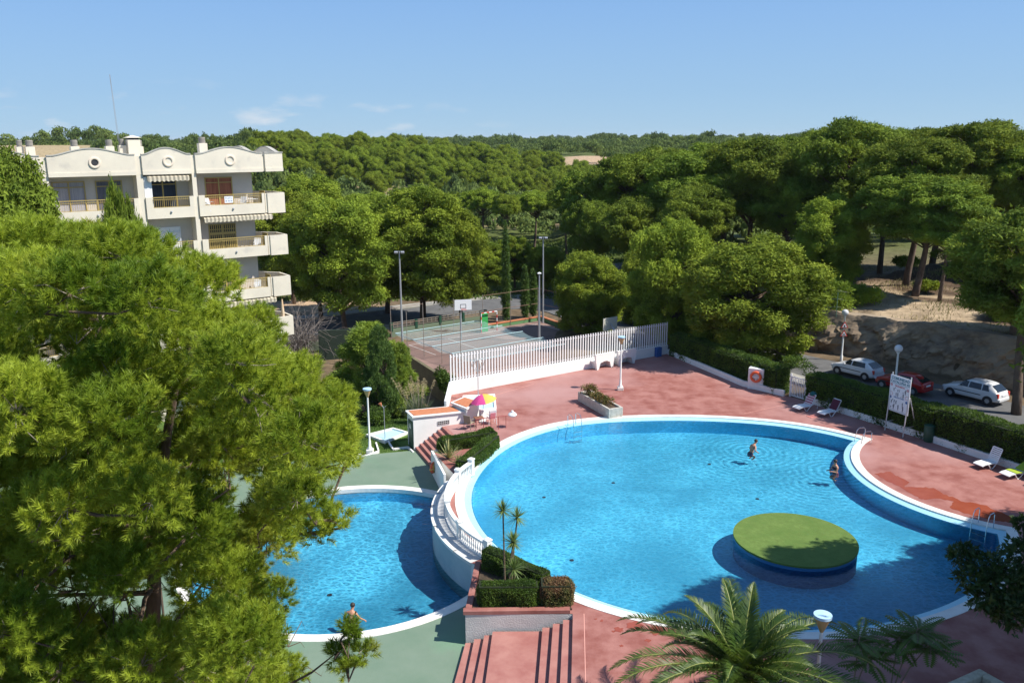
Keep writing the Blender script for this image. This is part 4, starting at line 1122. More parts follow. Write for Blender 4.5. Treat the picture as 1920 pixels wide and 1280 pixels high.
# fence on the hill: green posts with wire
hf = thing("hill_fence", "green posts of the wire fence along the top of the rock cutting", "wire fence", (30.6, 69.9, H(30.6, 72.5)))
hpts = [(20.5, 76.6), (23.6, 76.0), (26.5, 75.2)]
fpos = []
for (u_, v_) in ((1470, 596), (1568, 588), (1657, 598), (1725, 610), (1790, 617), (1850, 628)):
    p = P(u_, v_, 3.6)
    for _ in range(3): p = P(u_, v_, H(p.x, p.y) + 0.02)
    fpos.append(p)
for p in fpos: MB().tube([(p.x, p.y, p.z - 0.3), (p.x, p.y, p.z + 2.1)], 0.03, 6).build("post", mat("green_fence_post", (0.10, 0.20, 0.14), 0.6), hf, world=True)
mb = MB()
for a, b_ in zip(fpos[:-1], fpos[1:]):
    for z in (0.6, 1.3, 2.0): mb.tube([(a.x, a.y, a.z + z), (b_.x, b_.y, b_.z + z)], 0.008, 4)
mb.build("wires", M_METAL, hf, world=True)

# ================================================================== SMALL BUILDINGS BY THE STEPS
pa, pb = (-6.25, 51.95), (-3.15, 53.35)
u, d = unit(pa, pb)
ph = thing("pump_house", "low white pump house with terracotta roof and dark green door", "pump house", (*pa, LOWZ), math.atan2(u[1], u[0]))
MB().extr([(0, 0), (d, 0), (d, 2.02), (0, 2.16)], (0, 0, 0), (1, 0, 0), (0, 0, 1), (0, 1, 0), 1.25).build("wall", M_WHITE, ph, bevel=0.01)
rf = MB().extr([(-0.1, 2.165), (d + 0.05, 2.025), (d + 0.05, 2.11), (-0.1, 2.25)], (0, -0.1, 0), (1, 0, 0), (0, 0, 1), (0, 1, 0), 1.45).build("roof", M_WHITE, ph, bevel=0.01)
MB().extr([(0.06, 2.2515), (d - 0.3, 2.129), (d - 0.3, 2.15), (0.06, 2.2725)], (0, 0.06, 0), (1, 0, 0), (0, 0, 1), (0, 1, 0), 1.13).build("roof_tiles", M_TERRA, rf)
dr = MB().box((-0.03, 0.55, 0.92), (0.05, 0.85, 1.8)).build("door", M_DGREEN, ph, bevel=0.01)
MB().box((-0.062, 0.55, 1.45), (0.012, 0.3, 0.3)).build("window", mat("frosted_pane", (0.35, 0.38, 0.38), 0.3), dr)
mb = MB(); mb.box((2.0, -0.008, 1.55), (0.78, 0.02, 0.24)); vt = mb.build("vent_block", M_DARK, ph)
mb = MB()
for i in range(7): mb.box((1.61 + i * 0.13, -0.025, 1.55), (0.03, 0.02, 0.24))
for z in (1.43, 1.55, 1.67): mb.box((2.0, -0.03, z), (0.81, 0.02, 0.025))
mb.build("lattice", mat("grey_vent_lattice", (0.45, 0.45, 0.45), 0.8), vt)
# second hut
qa, qb, qc, qd = Vector((-3.95, 54.35)), Vector((-3.2, 55.5)), Vector((-2.2, 54.5)), Vector((-2.95, 53.15))
hut = thing("gas_hut", "small white hut with a tilted terracotta top beside the parasol", "hut", (-3.1, 54.3, 0))
MB().prism([tuple(qa), tuple(qd), tuple(qc), tuple(qb)], -0.3, 1.0).build("wall", M_WHITE, hut, world=True, bevel=0.01)
cx_, cy_ = -3.07, 54.37
def sc(p, s_): return (cx_ + (p.x - cx_) * s_, cy_ + (p.y - cy_) * s_)
ro_ = MB().prism([sc(qa, 1.14), sc(qd, 1.14), sc(qc, 1.14), sc(qb, 1.14)], 1.003, 1.1).build("roof", M_WHITE, hut, world=True, bevel=0.01)
o = MB().prism([sc(qa, 0.92), sc(qd, 0.92), sc(qc, 0.92), sc(qb, 0.92)], 1.103, 1.125); o = o.build("roof_tiles", M_TERRA, ro_); o.data.transform(Matrix.Translation((3.1, -54.3, 0)))
lwb = MB().seg((-2.1, 53.9), (-1.2, 54.6), 0.3, 0, 0.62)
tag(lwb.build("low_wall", M_WHITE, bevel=0.01), "short white wall under the pink and yellow parasol", "wall")

# parasol
ps = thing("parasol", "pink and yellow parasol beside the small white hut", "parasol", (-1.95, 53.55, 0), 0.2)
MB().lathe([(0.22, 0), (0.22, 0.08), (0.05, 0.12)], n=14).build("base", M_WHITE, ps)
tilt = Matrix.Rotation(math.radians(-10), 4, 'Y')
MB().tube([(0, 0, 0.1), (0.12, 0, 1.85)], 0.022, 8).build("pole", M_WHITE, ps)
def gores(sel, nm, m):
    mb = MB(); N = 8; R_ = 0.85
    for g in sel:
        vs = []; fs = []; na, nr = 5, 6
        for i in range(nr + 1):
            for j in range(na + 1):
                a = 2 * math.pi * (g + j / na) / N; r = R_ * i / nr; sag = 1 - 0.05 * math.sin(math.pi * j / na) * (i / nr)
                p = tilt @ Vector((r * sag * math.cos(a), r * sag * math.sin(a), 0.42 * (1 - (r / R_) ** 1.7)))
                vs.append((p.x + 0.10, p.y, p.z + 1.45))
        for i in range(nr):
            for j in range(na): q_ = i * (na + 1) + j; fs.append((q_, q_ + 1, q_ + na + 2, q_ + na + 1))
        mb.add(vs, fs)
    return mb.build(nm, m, ps)
gores([2, 3, 4, 5], "pink_panel", mat("pink_cloth", (0.75, 0.09, 0.32), 0.8, trans=0.2)); gores([6, 7, 0, 1], "yellow_panel", mat("yellow_cloth", (0.80, 0.50, 0.10), 0.8, trans=0.2))
# chair, table, towel, rail
def armchair(loc, rz, m, label):
    t = thing("garden_chair", label, "chair", loc, rz)
    MB().box((0, 0, 0.44), (0.5, 0.48, 0.04)).build("seat", m, t, bevel=0.01)
    MB().box((0, 0.24, 0.72), (0.5, 0.04, 0.5), 0, ('X', -0.2)).build("backrest", m, t, bevel=0.01)
    for x in (-0.23, 0.23):
        for y in (-0.21, 0.21): MB().tube([(x, y, 0.44), (x * 1.15, y * 1.15, 0)], 0.02, 6).build("leg", m, t)
        MB().tube([(x, -0.2, 0.44), (x, -0.2, 0.66), (x, 0.24, 0.68)], 0.018, 6).build("armrest", m, t)
    return t
armchair((-2.75, 52.2, 0), math.radians(150), mat("wicker", (0.30, 0.25, 0.18), 0.8), "brown wicker chair in the shade beside the small white hut")
armchair((-1.35, 53.2, 0), math.radians(200), M_PLASTIC, "white plastic chair under the pink and yellow parasol")
tb_ = thing("towel", "white and pink towel draped over the chair under the parasol", "towel", (-1.35, 53.2, 0.0), math.radians(200))
MB().box((0, 0.02, 0.475), (0.46, 0.44, 0.02)).box((0, 0.262, 0.75), (0.46, 0.05, 0.5), 0, ('X', -0.2)).build("white_half", M_PLASTIC, tb_, bevel=0.008)
MB().box((0, 0.30, 0.62), (0.36, 0.02, 0.42), 0, ('X', -0.2)).build("pink_half", mat("pink_towel", (0.75, 0.25, 0.30), 0.9), tb_)
tt = thing("folding_table", "small brown table beside the wicker chair under the parasol", "table", (-2.15, 52.6, 0), 0.4)
MB().box((0, 0, 0.62), (0.6, 0.5, 0.03)).build("tabletop", mat("brown_wood", (0.20, 0.09, 0.05), 0.6), tt, bevel=0.008)
for x in (-0.25, 0.25):
    for y in (-0.2, 0.2): MB().tube([(x, y, 0.62), (x, y, 0)], 0.015, 6).build("leg", M_DARK, tt)
rl = thing("handrail", "rust red metal handrail behind the clipped hedges", "railing", (-2.3, 51.6, 0), math.atan2(0.9, 2.6))
for k in range(5): MB().tube([(k * 0.5, 0, 0), (k * 0.5, 0, 0.82)], 0.018, 6).build("post", mat("rust_red_rail", (0.35, 0.08, 0.07), 0.6), rl)
MB().tube([(0, 0, 0.84), (2.1, 0, 0.84)], 0.025, 8).build("top_rail", MATS["rust_red_rail"], rl)
rb = thing("white_bag", "white cloth bag resting on the end of the rust red handrail", "bag", (0.0, 52.45, 0.70))
MB().lathe([(0.05, 0), (0.24, 0.06), (0.30, 0.16), (0.22, 0.27), (0.07, 0.31), (0.08, 0.42), (0.0, 0.44)], n=14).build("body", M_PLASTIC, rb, True)

# showers with trays
def tray(poly, z, label, cat="shower tray"):
    t = thing("shower_tray", label, cat, (sum(p[0] for p in poly) / len(poly), sum(p[1] for p in poly) / len(poly), z))
    cx0 = sum(p[0] for p in poly) / len(poly); cy0 = sum(p[1] for p in poly) / len(poly)
    inn = [(cx0 + (p[0] - cx0) * 0.87, cy0 + (p[1] - cy0) * 0.87) for p in poly]
    mb = MB(); mb.ring(poly, z + 0.12, inn, z + 0.12).wall(poly, z - 0.3, z + 0.12, True).wall(inn[::-1], z + 0.02, z + 0.12, True); mb.build("rim", M_WHITE, t, world=True)
    MB().sheet(inn, z + 0.03).build("basin", mat("pale_blue_basin", (0.45, 0.68, 0.78), 0.4), t, world=True)
    return t
tray([tuple(P(*q)[:2]) for q in ((866, 756), (868, 744), (928, 741), (931, 768), (905, 772))], 0.0, "pale blue shower tray behind the parasol")
tray([tuple(P(*q, LOWZ)[:2]) for q in ((686, 817), (737, 804), (765, 812), (722, 830))], LOWZ, "pale blue shower tray on the lawn beside the pump house")
ust = thing("shower_post", "thin grey shower post with branching arms behind the parasol", "shower", (-2.4, 58.4, 0), 0.1)
MB().tube([(0, 0, 0), (0, 0, 2.9)], 0.03, 8).build("pole", M_METAL, ust)
mb = MB()
for k in range(4):
    a = math.pi * k / 2 + 0.4; c_, s_ = math.cos(a), math.sin(a)
    mb.tube([(0, 0, 2.1), (0.25 * c_, 0.25 * s_, 2.2), (0.45 * c_, 0.45 * s_, 2.55), (0.55 * c_, 0.55 * s_, 2.9), (0.45 * c_, 0.45 * s_, 3.0)], 0.018, 6)
    mb.tube([(0, 0, 2.85), (0.2 * c_, 0.2 * s_, 3.0), (0.5 * c_, 0.5 * s_, 2.5)], 0.014, 6)
mb.build("arms", M_METAL, ust)
q = P(722, 822, LOWZ)
us2 = thing("shower_post", "thin shower post with a tilted head on the lawn beside the pump house", "shower", (q.x, q.y, LOWZ), 0)
MB().tube([(0, 0, 0), (0, 0, 2.1), (-0.12, 0, 2.3)], 0.028, 8).build("pole", M_METAL, us2)
MB().tube([(-0.25, 0, 2.45), (-0.12, 0, 2.2)], [0.12, 0.02], 12).build("shower_head", M_TERRA, us2)
MB().tube([(-0.02, 0, 2.15), (0.16, 0, 2.25)], 0.016, 6).build("tap", M_METAL, us2)
# white edging on the lawn
mb = MB()
for a_, b_ in zip(*(lambda e: (e[:-1], e[1:]))([(668, 857), (690, 853), (710, 846), (705, 830)])): mb.seg(P(*a_, LOWZ), P(*b_, LOWZ), 0.1, LOWZ - 0.1, LOWZ + 0.06)
for a_, b_ in zip(*(lambda e: (e[:-1], e[1:]))([(728, 828), (737, 842), (765, 838), (775, 848)])): mb.seg(P(*a_, LOWZ), P(*b_, LOWZ), 0.1, LOWZ - 0.1, LOWZ + 0.06)
mb.seg((-9.5, 51.15), (-12.5, 50.2), 0.12, LOWZ - 0.1, LOWZ + 0.05)
struct(mb.build("lawn_kerb", M_WHITE))

# stone planter with shrubs
pl = thing("stone_planter", "long pale stone planter with bronze green shrubs at the pool edge", "planter", (5.95, 56.3, 0), math.atan2(53.9 - 58.0, 6.75 - 5.0))
pm_ = mat("rough_pale_stone", (0.56, 0.53, 0.47), 0.9, (0.40, 0.37, 0.32), 4, 8, 0.8, 8)
mb = MB(); W2, L2_ = 0.46, 2.2
mb.box((0, W2, 0.33), (2 * L2_, 0.14, 0.66)).box((0, -W2, 0.33), (2 * L2_, 0.14, 0.66)).box((L2_ - 0.07, 0, 0.33), (0.14, 2 * W2 - 0.15, 0.66)).box((-L2_ + 0.07, 0, 0.33), (0.14, 2 * W2 - 0.15, 0.66)); mb.build("box", pm_, pl, bevel=0.015)
MB().box((0, 0, 0.3), (2 * L2_ - 0.3, 2 * W2 - 0.16, 0.5)).build("soil", M_SOIL, pl)
r_ = np.random.default_rng(11)
for k, (x, s_, h_, lab) in enumerate(((-1.35, 0.62, 0.62, "tallest bronze green shrub, at the far end of the stone planter"), (-0.3, 0.45, 0.40, "small bronze green shrub in the middle of the stone planter"), (0.85, 0.60, 0.5, "round bronze green shrub at the near end of the stone planter"))):
    lo = pl.matrix_basis @ Vector((0, 0, 0)); ang = pl.rotation_euler[2]
    wx, wy = 5.95 + x * math.cos(ang), 56.3 + x * math.sin(ang)
    t = thing("planter_shrub", lab, "shrub", (wx, wy, 0.55), 0, "shrubs in the stone planter")
    T = clump_cloud(r_, [(r_.normal(0, 0.18), r_.normal(0, 0.12), h_ * 0.55 + r_.normal(0, 0.08), s_ * 0.65, h_ * 0.6) for _ in range(6)], 900, 0.11, 0.07, 0.4)
    place("leaves", tri_mesh("shrub_leaves", T, mat("bronze_leaves", (0.10, 0.12, 0.02), 0.6, (0.22, 0.13, 0.04), 3, 5, ramp=(0.4, 0.6), trans=0.2)), t)
    MB().tube([(0, 0, 0), (0, 0, h_ * 0.6)], 0.03, 6).build("stem", M_BARK, t)

# ladders
def ladder(a, out, w, label, rails_up=0.8):
    """a: plan point on the coping edge, out: direction angle towards the water"""
    t = thing("pool_ladder", label, "pool ladder", (a[0], a[1], 0.02), out)
    for y in (-w / 2, w / 2):
        MB().tube([(-0.35, y, 0), (-0.35, y, rails_up - 0.1), (-0.25, y, rails_up), (0.05, y, rails_up), (0.2, y, rails_up - 0.15), (0.3, y, 0.1), (0.34, y, -1.1)], 0.022, 8).build("rail", M_CHROME, t, True)
    for z in (-0.25, -0.55, -0.85): MB().box((0.34, 0, z), (0.10, w, 0.03)).build("step", M_CHROME, t)
    return t
def toward(p, c): return math.atan2(c[1] - p[1], c[0] - p[0])
q = P(1078, 800); p_ = (q.x, q.y); ladder(p_, toward(p_, MAINC), 0.62, "steel pool ladder at the far edge beside the stone planter")
q = P(1614, 830); ladder((21.1, 49.3), math.radians(190), 0.7, "steel pool ladder in the corner of the pool near the notice board")
q = P(1862, 998); ladder((22.1, 37.6), math.radians(215), 0.7, "steel pool ladder at the right edge near the wet deck")
q = P(1320, 1192); p_ = (q.x, q.y); ladder(p_, toward(p_, MAINC), 0.6, "steel pool ladder at the near edge behind the palm fronds")

# loungers
def lounger(loc, rz, label, back=55, towel=None, tlabel=None, legs=True):
    t = thing("sun_lounger", label, "sun lounger", loc, rz, "white plastic sun loungers along the hedge")
    # long axis x: foot end at +x
    prof = [(1.05, 0.26), (0.85, 0.32), (0.45, 0.34), (0.0, 0.31), (-0.05, 0.31), (-0.05, 0.27), (0.0, 0.27), (0.45, 0.30), (0.85, 0.28), (1.04, 0.22)]
    MB().extr(prof, (0, -0.32, 0), (1, 0, 0), (0, 0, 1), (0, 1, 0), 0.64).build("seat", M_PLASTIC, t, bevel=0.01)
    a = math.radians(back); ca_, sa = math.cos(a), math.sin(a)
    mb = MB(); Lb = 0.78
    def bp_(s_): return (-0.03 - ca_ * s_, 0.30 + sa * s_)
    for s_ in np.arange(0.03, Lb, 0.105):
        c_ = bp_(s_ + 0.035); mb.box((c_[0], 0, c_[1]), (0.075, 0.56, 0.022), 0, ('Y', a))
    for y in (-0.30, 0.30):
        c_ = bp_(Lb / 2); mb.box((c_[0], y, c_[1]), (Lb + 0.06, 0.05, 0.035), 0, ('Y', a))
    mb.build("backrest", M_PLASTIC, t)
    for y in (-0.31, 0.31):
        MB().tube([(0.62, y, 0.30), (0.42, y, 0.02), (0.28, y, 0.02), (0.0, y, 0.30)], 0.028, 6).build("leg", M_PLASTIC, t)
        MB().tube([(-0.62, y, 0.03), (-0.72, y, 0.30), (-0.3, y, 0.40), (0.0, y, 0.31)], 0.028, 6).build("leg", M_PLASTIC, t)
    if towel:
        w_ = thing("beach_towel", tlabel, "towel", loc, rz)
        if towel[1] in ('seat', 'both'):
            pr = [(0.55, 0.345), (0.2, 0.345), (0.0, 0.325), (0.0, 0.34), (0.2, 0.362), (0.55, 0.362)]
            MB().extr(pr, (0, -0.345, 0), (1, 0, 0), (0, 0, 1), (0, 1, 0), 0.69).build("seat_cloth", towel[0], w_)
        if towel[1] in ('back', 'both'):
            c_ = bp_(0.42); MB().box((c_[0] + 0.035 * sa, 0, c_[1] + 0.035 * ca_), (0.72, 0.60, 0.018), 0, ('Y', a)).build("back_cloth", towel[0], w_)
    return t
stripe = bpy.data.materials.new("striped_towel"); stripe.use_nodes = True
sn = stripe.node_tree.nodes; wv = sn.new("ShaderNodeTexWave"); wv.inputs['Scale'].default_value = 2.2; wv.bands_direction = 'Z'
tcs = sn.new("ShaderNodeTexCoord"); rs = sn.new("ShaderNodeValToRGB"); rs.color_ramp.interpolation = 'CONSTANT'
rs.color_ramp.elements[0].color = (0.55, 0.45, 0.47, 1); rs.color_ramp.elements[1].color = (0.28, 0.03, 0.06, 1); rs.color_ramp.elements[1].position = 0.55
stripe.node_tree.links.new(tcs.outputs['Object'], wv.inputs[0]); stripe.node_tree.links.new(wv.outputs[0], rs.inputs[0]); stripe.node_tree.links.new(rs.outputs[0], sn["Principled BSDF"].inputs['Base Color'])
la = math.radians(208)
lounger((19.95, 55.9, 0), la, "white sun lounger with a striped towel on its back, beside the gate", 58, (stripe, 'back'), "striped pale and dark red towel on the sun lounger beside the gate")
lounger((21.2, 54.7, 0), la, "white sun lounger with a dark red towel, between gate and notice board", 58, (mat("dark_red_towel", (0.08, 0.012, 0.03), 0.9), 'back'), "dark red towel on the sun lounger near the notice board")
la = math.radians(200)
lounger((26.75, 45.35, 0), la, "bare white sun lounger with raised back near the right edge", 68)
lounger((27.4, 43.9, 0), la, "white sun lounger under a lime green towel near the right edge", 25, (mat("lime_towel", (0.32, 0.42, 0.03), 0.9), 'both'), "lime green towel spread on a sun lounger near the right edge")
lounger((28.2, 42.65, 0), la, "white sun lounger under a blue towel, cut by the right edge", 30, (mat("blue_towel", (0.02, 0.06, 0.30), 0.9), 'both'), "dark blue towel spread on the last sun lounger at the right edge")
hat = thing("sun_hat", "teal cloth bundle on top of the striped towel beside the gate", "cloth bundle", (20.4, 56.15, 0.98))
MB().lathe([(0.02, -0.12), (0.2, -0.08), (0.24, 0.04), (0.13, 0.17), (0.0, 0.2)], n=14).build("cloth", mat("teal_cloth", (0.01, 0.10, 0.10), 0.9), hat, True)
bag = thing("beach_bag", "grey cloth bag on the low white wall between the two loungers", "bag", (21.5, 56.15, 0.42))
MB().lathe([(0.2, 0), (0.24, 0.12), (0.15, 0.28), (0.05, 0.36), (0, 0.37)], n=14).build("body", mat("grey_cloth", (0.20, 0.20, 0.19), 0.9), bag, True)
fl = thing("pink_mat", "pink beach mat on the red deck between the two sun loungers", "mat", (19.9, 54.4, 0.0), 0.5)
MB().box((0, 0, 0.014), (0.9, 0.45, 0.02)).build("cloth", mat("pink_mat_cloth", (0.55, 0.20, 0.17), 0.9), fl)
# bin
bn = thing("litter_bin", "dark green cylindrical bin against the hedge right of the notice board", "bin", (25.15, 49.45, 0))
MB().lathe([(0.26, 0), (0.30, 0.1), (0.31, 0.9), (0.28, 0.95)], n=18).build("body", M_DGREEN, bn, True)
MB().lathe([(0.33, 0.952), (0.33, 1.0), (0.2, 1.08), (0, 1.1)], n=18).build("lid", M_DGREEN, bn, True)
# ================================================================== NOTICE BOARD
pL, pR = P(1688, 806), P(1722, 820)
nb = thing("notice_board", "white community notice board with pool rules standing in front of the hedge", "notice board", (23.85, 50.95, 0), math.atan2(pR.y - pL.y, pR.x - pL.x) + 0.05)
legm = mat("white_grey_metal", (0.50, 0.50, 0.50), 0.5)
for x in (-0.55, 0.55):
    MB().tube([(x, -0.15, 0), (x, 0.02, 2.9)], 0.028, 8).build("leg", legm, nb)
    MB().tube([(x, 0.75, 0), (x, 0.06, 1.9)], 0.024, 8).build("leg", legm, nb)
    MB().tube([(x, -0.10, 0.45), (x, 0.60, 0.45)], 0.016, 6).build("brace", legm, nb)
tb0 = 0.055
nb.scale = (1.3, 1.3, 1.3)
pan = MB().box((0, -0.035, 2.2), (1.2, 0.03, 1.75)).build("panel", mat("white_sign_face", (0.66, 0.68, 0.72), 0.5), nb); pan.location.z = -0.28
BLUE, BLK, SRED = mat("sign_blue_ink", (0.02, 0.10, 0.30), 0.6), mat("sign_dark_ink", (0.03, 0.04, 0.07), 0.6), mat("sign_red_ink", (0.45, 0.04, 0.05), 0.6)
TEAL = mat("sign_teal_ink", (0.01, 0.16, 0.20), 0.6)
def text(par, s, x, z, size, m, y=-0.053, sx=1.0, name="lettering"):
    cu = bpy.data.curves.new(name, 'FONT'); cu.body = s; cu.size = size; cu.align_x = 'CENTER'; cu.align_y = 'CENTER'; cu.offset = size * 0.03; cu.extrude = 0.001
    cu.materials.append(m); tmp = bpy.data.objects.new(name, cu); COL.objects.link(tmp)
    bpy.context.view_layer.update(); me_t = bpy.data.meshes.new_from_object(tmp.evaluated_get(bpy.context.evaluated_depsgraph_get())); bpy.data.objects.remove(tmp)
    if not me_t.materials: me_t.materials.append(m)
    o = bpy.data.objects.new(name, me_t); COL.objects.link(o); o.parent = par
    o.location = (x, y, z); o.rotation_euler = (math.pi / 2, 0, 0); o.scale = (sx, 1, 1)
    return o
text(pan, "COMUNIDAD", 0, 2.94, 0.17, TEAL); text(pan, "CATALU\u00d1A 42", 0, 2.77, 0.17, TEAL)
text(pan, "PROHIBIDO", 0, 2.58, 0.10, SRED, sx=1.1); text(pan, "OBLIGATORIO", 0, 2.03, 0.085, BLUE, sx=1.1)
mb = MB(); mb.box((0, -0.052, 2.67), (0.9, 0.002, 0.012)).box((0, -0.052, 1.38), (0.98, 0.002, 0.02)); mb.build("rule_lines", TEAL, pan)
def disc(mb, x, z, r, r2=None):
    n = 16
    if r2 is None: mb.add([(x + r * math.cos(2 * math.pi * k / n), -0.053, z + r * math.sin(2 * math.pi * k / n)) for k in range(n)], [tuple(range(n))])
    else:
        vs = [(x + q * math.cos(2 * math.pi * k / n), -0.053, z + q * math.sin(2 * math.pi * k / n)) for q in (r, r2) for k in range(n)]
        mb.add(vs, [(k, (k + 1) % n, n + (k + 1) % n, n + k) for k in range(n)])
mb = MB(); 
for x, z in ((-0.5, 2.6), (0.48, 2.52)): disc(mb, x, z, 0.065, 0.04); mb.box((x, -0.053, z), (0.09, 0.002, 0.02))
for x, z in ((-0.48, 2.16), (0.45, 2.14)): disc(mb, x, z, 0.095, 0.08)
mb.build("prohibition_rings", SRED, pan)
mb = MB()
for x, z in ((-0.5, 1.99), (0.46, 1.93)): disc(mb, x, z, 0.065)
mb.build("blue_discs", BLUE, pan)
mb = MB()
def figure(x, z, s, lean=0.0):
    disc(mb, x + lean * s, z + s * 0.9, s * 0.16)
    mb.box((x, -0.053, z + s * 0.45), (s * 0.22, 0.002, s * 0.55), 0, ('Y', lean)); mb.box((x - s * 0.08, -0.053, z + s * 0.05), (s * 0.09, 0.002, s * 0.4), 0, ('Y', 0.2)); mb.box((x + s * 0.1, -0.053, z + s * 0.05), (s * 0.09, 0.002, s * 0.4), 0, ('Y', -0.2))
    mb.box((x, -0.053, z + s * 0.6), (s * 0.6, 0.002, s * 0.08), 0, ('Y', 0.4))
for x, z, s, le in ((-0.33, 2.34, 0.16, 0.5), (-0.1, 2.33, 0.12, 0.9), (-0.02, 2.33, 0.1, -0.7), (0.22, 2.31, 0.1, 0.9), (0.35, 2.31, 0.2, 0.1), (-0.18, 2.10, 0.15, 0), (-0.08, 2.10, 0.17, 0), (0.12, 2.08, 0.08, 0.9), (0.24, 2.08, 0.2, 0),
                    (-0.42, 1.72, 0.18, 0.4), (-0.26, 1.74, 0.14, 1.0), (-0.15, 1.72, 0.17, -0.5), (0.24, 1.68, 0.17, 0), (-0.44, 1.46, 0.12, 0.9), (-0.27, 1.46, 0.22, 0.1), (0.0, 1.47, 0.22, 0), (0.28, 1.45, 0.23, 0), (-0.36, 2.15, 0.0, 0)):
    if s > 0: figure(x, z, s, le)
mb.build("pictograms", BLK, pan)

# ================================================================== CARS
def car(loc, rz, label, m, Lc=3.75, Wc=1.62, Hc=1.42, doors=3, hatch_rake=0.5, rimm=None):
    t = thing("parked_car", label, "car", loc, rz, "cars parked along the street")
    h = Wc / 2
    # stations along x (front = +x): x, half width, z low, z belt, z roof, roof half width
    F = Lc / 2
    st = [(F, 0.60 * h, 0.35, 0.55, 0.56, 0.5 * h), (F - 0.10, 0.86 * h, 0.22, 0.66, 0.68, 0.72 * h), (F - 0.35, 0.97 * h, 0.18, 0.78, 0.80, 0.80 * h), (F - 0.85, h, 0.18, 0.88, 0.91, 0.82 * h),
          (F - 1.10, h, 0.18, 0.92, 0.97, 0.80 * h), (F - 1.60, h, 0.18, 0.95, Hc - 0.10, 0.68 * h), (F - 2.0, h, 0.18, 0.96, Hc - 0.01, 0.67 * h), (-F + 1.0, h, 0.18, 0.98, Hc, 0.66 * h), (-F + hatch_rake + 0.14, 0.99 * h, 0.18, 0.99, Hc - 0.07, 0.64 * h),
          (-F + 0.16, 0.95 * h, 0.20, 0.96, 0.99, 0.72 * h), (-F + 0.04, 0.90 * h, 0.26, 0.80, 0.82, 0.75 * h), (-F, 0.82 * h, 0.34, 0.60, 0.62, 0.70 * h)]
    def sec(s_):
        x, w, zl, zb, zr, wr = s_
        return [(x, -0.86 * w, zl), (x, -w, zl + 0.14), (x, -w * 1.01, (zl + zb) / 2 + 0.05), (x, -0.97 * w, zb), (x, -wr, zr - 0.03 if zr - zb > 0.2 else (zb + zr) / 2 + 0.01), (x, -wr * 0.75, zr), (x, 0, zr + 0.02),
                (x, wr * 0.75, zr), (x, wr, zr - 0.03 if zr - zb > 0.2 else (zb + zr) / 2 + 0.01), (x, 0.97 * w, zb), (x, w * 1.01, (zl + zb) / 2 + 0.05), (x, w, zl + 0.14), (x, 0.86 * w, zl)]
    mb = MB(); vs = [p for s_ in st for p in sec(s_)]; k = 13; fs = []
    for i in range(len(st) - 1):
        for j in range(k): fs.append((i * k + j, i * k + (j + 1) % k, (i + 1) * k + (j + 1) % k, (i + 1) * k + j))
    fs.append(tuple(range(k))); fs.append(tuple((len(st) - 1) * k + j for j in range(k))[::-1])
    mb.add(vs, fs); body = mb.build("body", m, t, True)
    sub = body.modifiers.new("round", 'SUBSURF'); sub.levels = 1; sub.render_levels = 2
    gl = M_GLASS
    # side glass
    def sideglass(x0, x1, lean0, lean1, sgn, nm="side_window"):
        zb, zt = 0.97, Hc - 0.13; wb, wt = 0.965 * h, 0.715 * h
        pts = [(x0, sgn * (wb + 0.012), zb), (x1, sgn * (wb + 0.012), zb), (x1 + lean1, sgn * (wt + 0.012), zt), (x0 + lean0, sgn * (wt + 0.012), zt)]
        q = [(p[0], p[1] - sgn * 0.03, p[2]) for p in pts]
        MB().add(pts + q, [(0, 1, 2, 3), (7, 6, 5, 4), (0, 4, 5, 1), (1, 5, 6, 2), (2, 6, 7, 3), (3, 7, 4, 0)]).build(nm, gl, t)
    for sgn in (-1, 1):
        mid = 0.05 if doors == 3 else 0.12
        sideglass(mid, F - 1.22, 0.0, -0.42, sgn)
        if doors == 3: sideglass(-F + 0.72, mid - 0.10, 0.12, 0, sgn)
        else: sideglass(-0.82, mid - 0.08, 0.06, 0, sgn); sideglass(-F + 0.62, -0.90, 0.2, 0.04, sgn)
    # windscreen / rear glass
    MB().add([(F - 1.12, -0.74 * h, 0.99), (F - 1.12, 0.74 * h, 0.99), (F - 1.60, 0.60 * h, Hc - 0.07), (F - 1.60, -0.60 * h, Hc - 0.07)] + [(F - 1.16, -0.74 * h, 0.97), (F - 1.16, 0.74 * h, 0.97), (F - 1.64, 0.60 * h, Hc - 0.09), (F - 1.64, -0.60 * h, Hc - 0.09)],
             [(0, 1, 2, 3), (7, 6, 5, 4), (0, 4, 5, 1), (1, 5, 6, 2), (2, 6, 7, 3), (3, 7, 4, 0)]).build("windscreen", gl, t)
    xr = -F + hatch_rake + 0.10
    MB().add([(-F + 0.13, -0.68 * h, 1.0), (-F + 0.13, 0.68 * h, 1.0), (xr, 0.58 * h, Hc - 0.10), (xr, -0.58 * h, Hc - 0.10)] + [(-F + 0.18, -0.68 * h, 0.99), (-F + 0.18, 0.68 * h, 0.99), (xr + 0.05, 0.58 * h, Hc - 0.13), (xr + 0.05, -0.58 * h, Hc - 0.13)],
             [(3, 2, 1, 0), (4, 5, 6, 7), (0, 1, 5, 4), (1, 2, 6, 5), (2, 3, 7, 6), (3, 0, 4, 7)]).build("rear_window", gl, t)
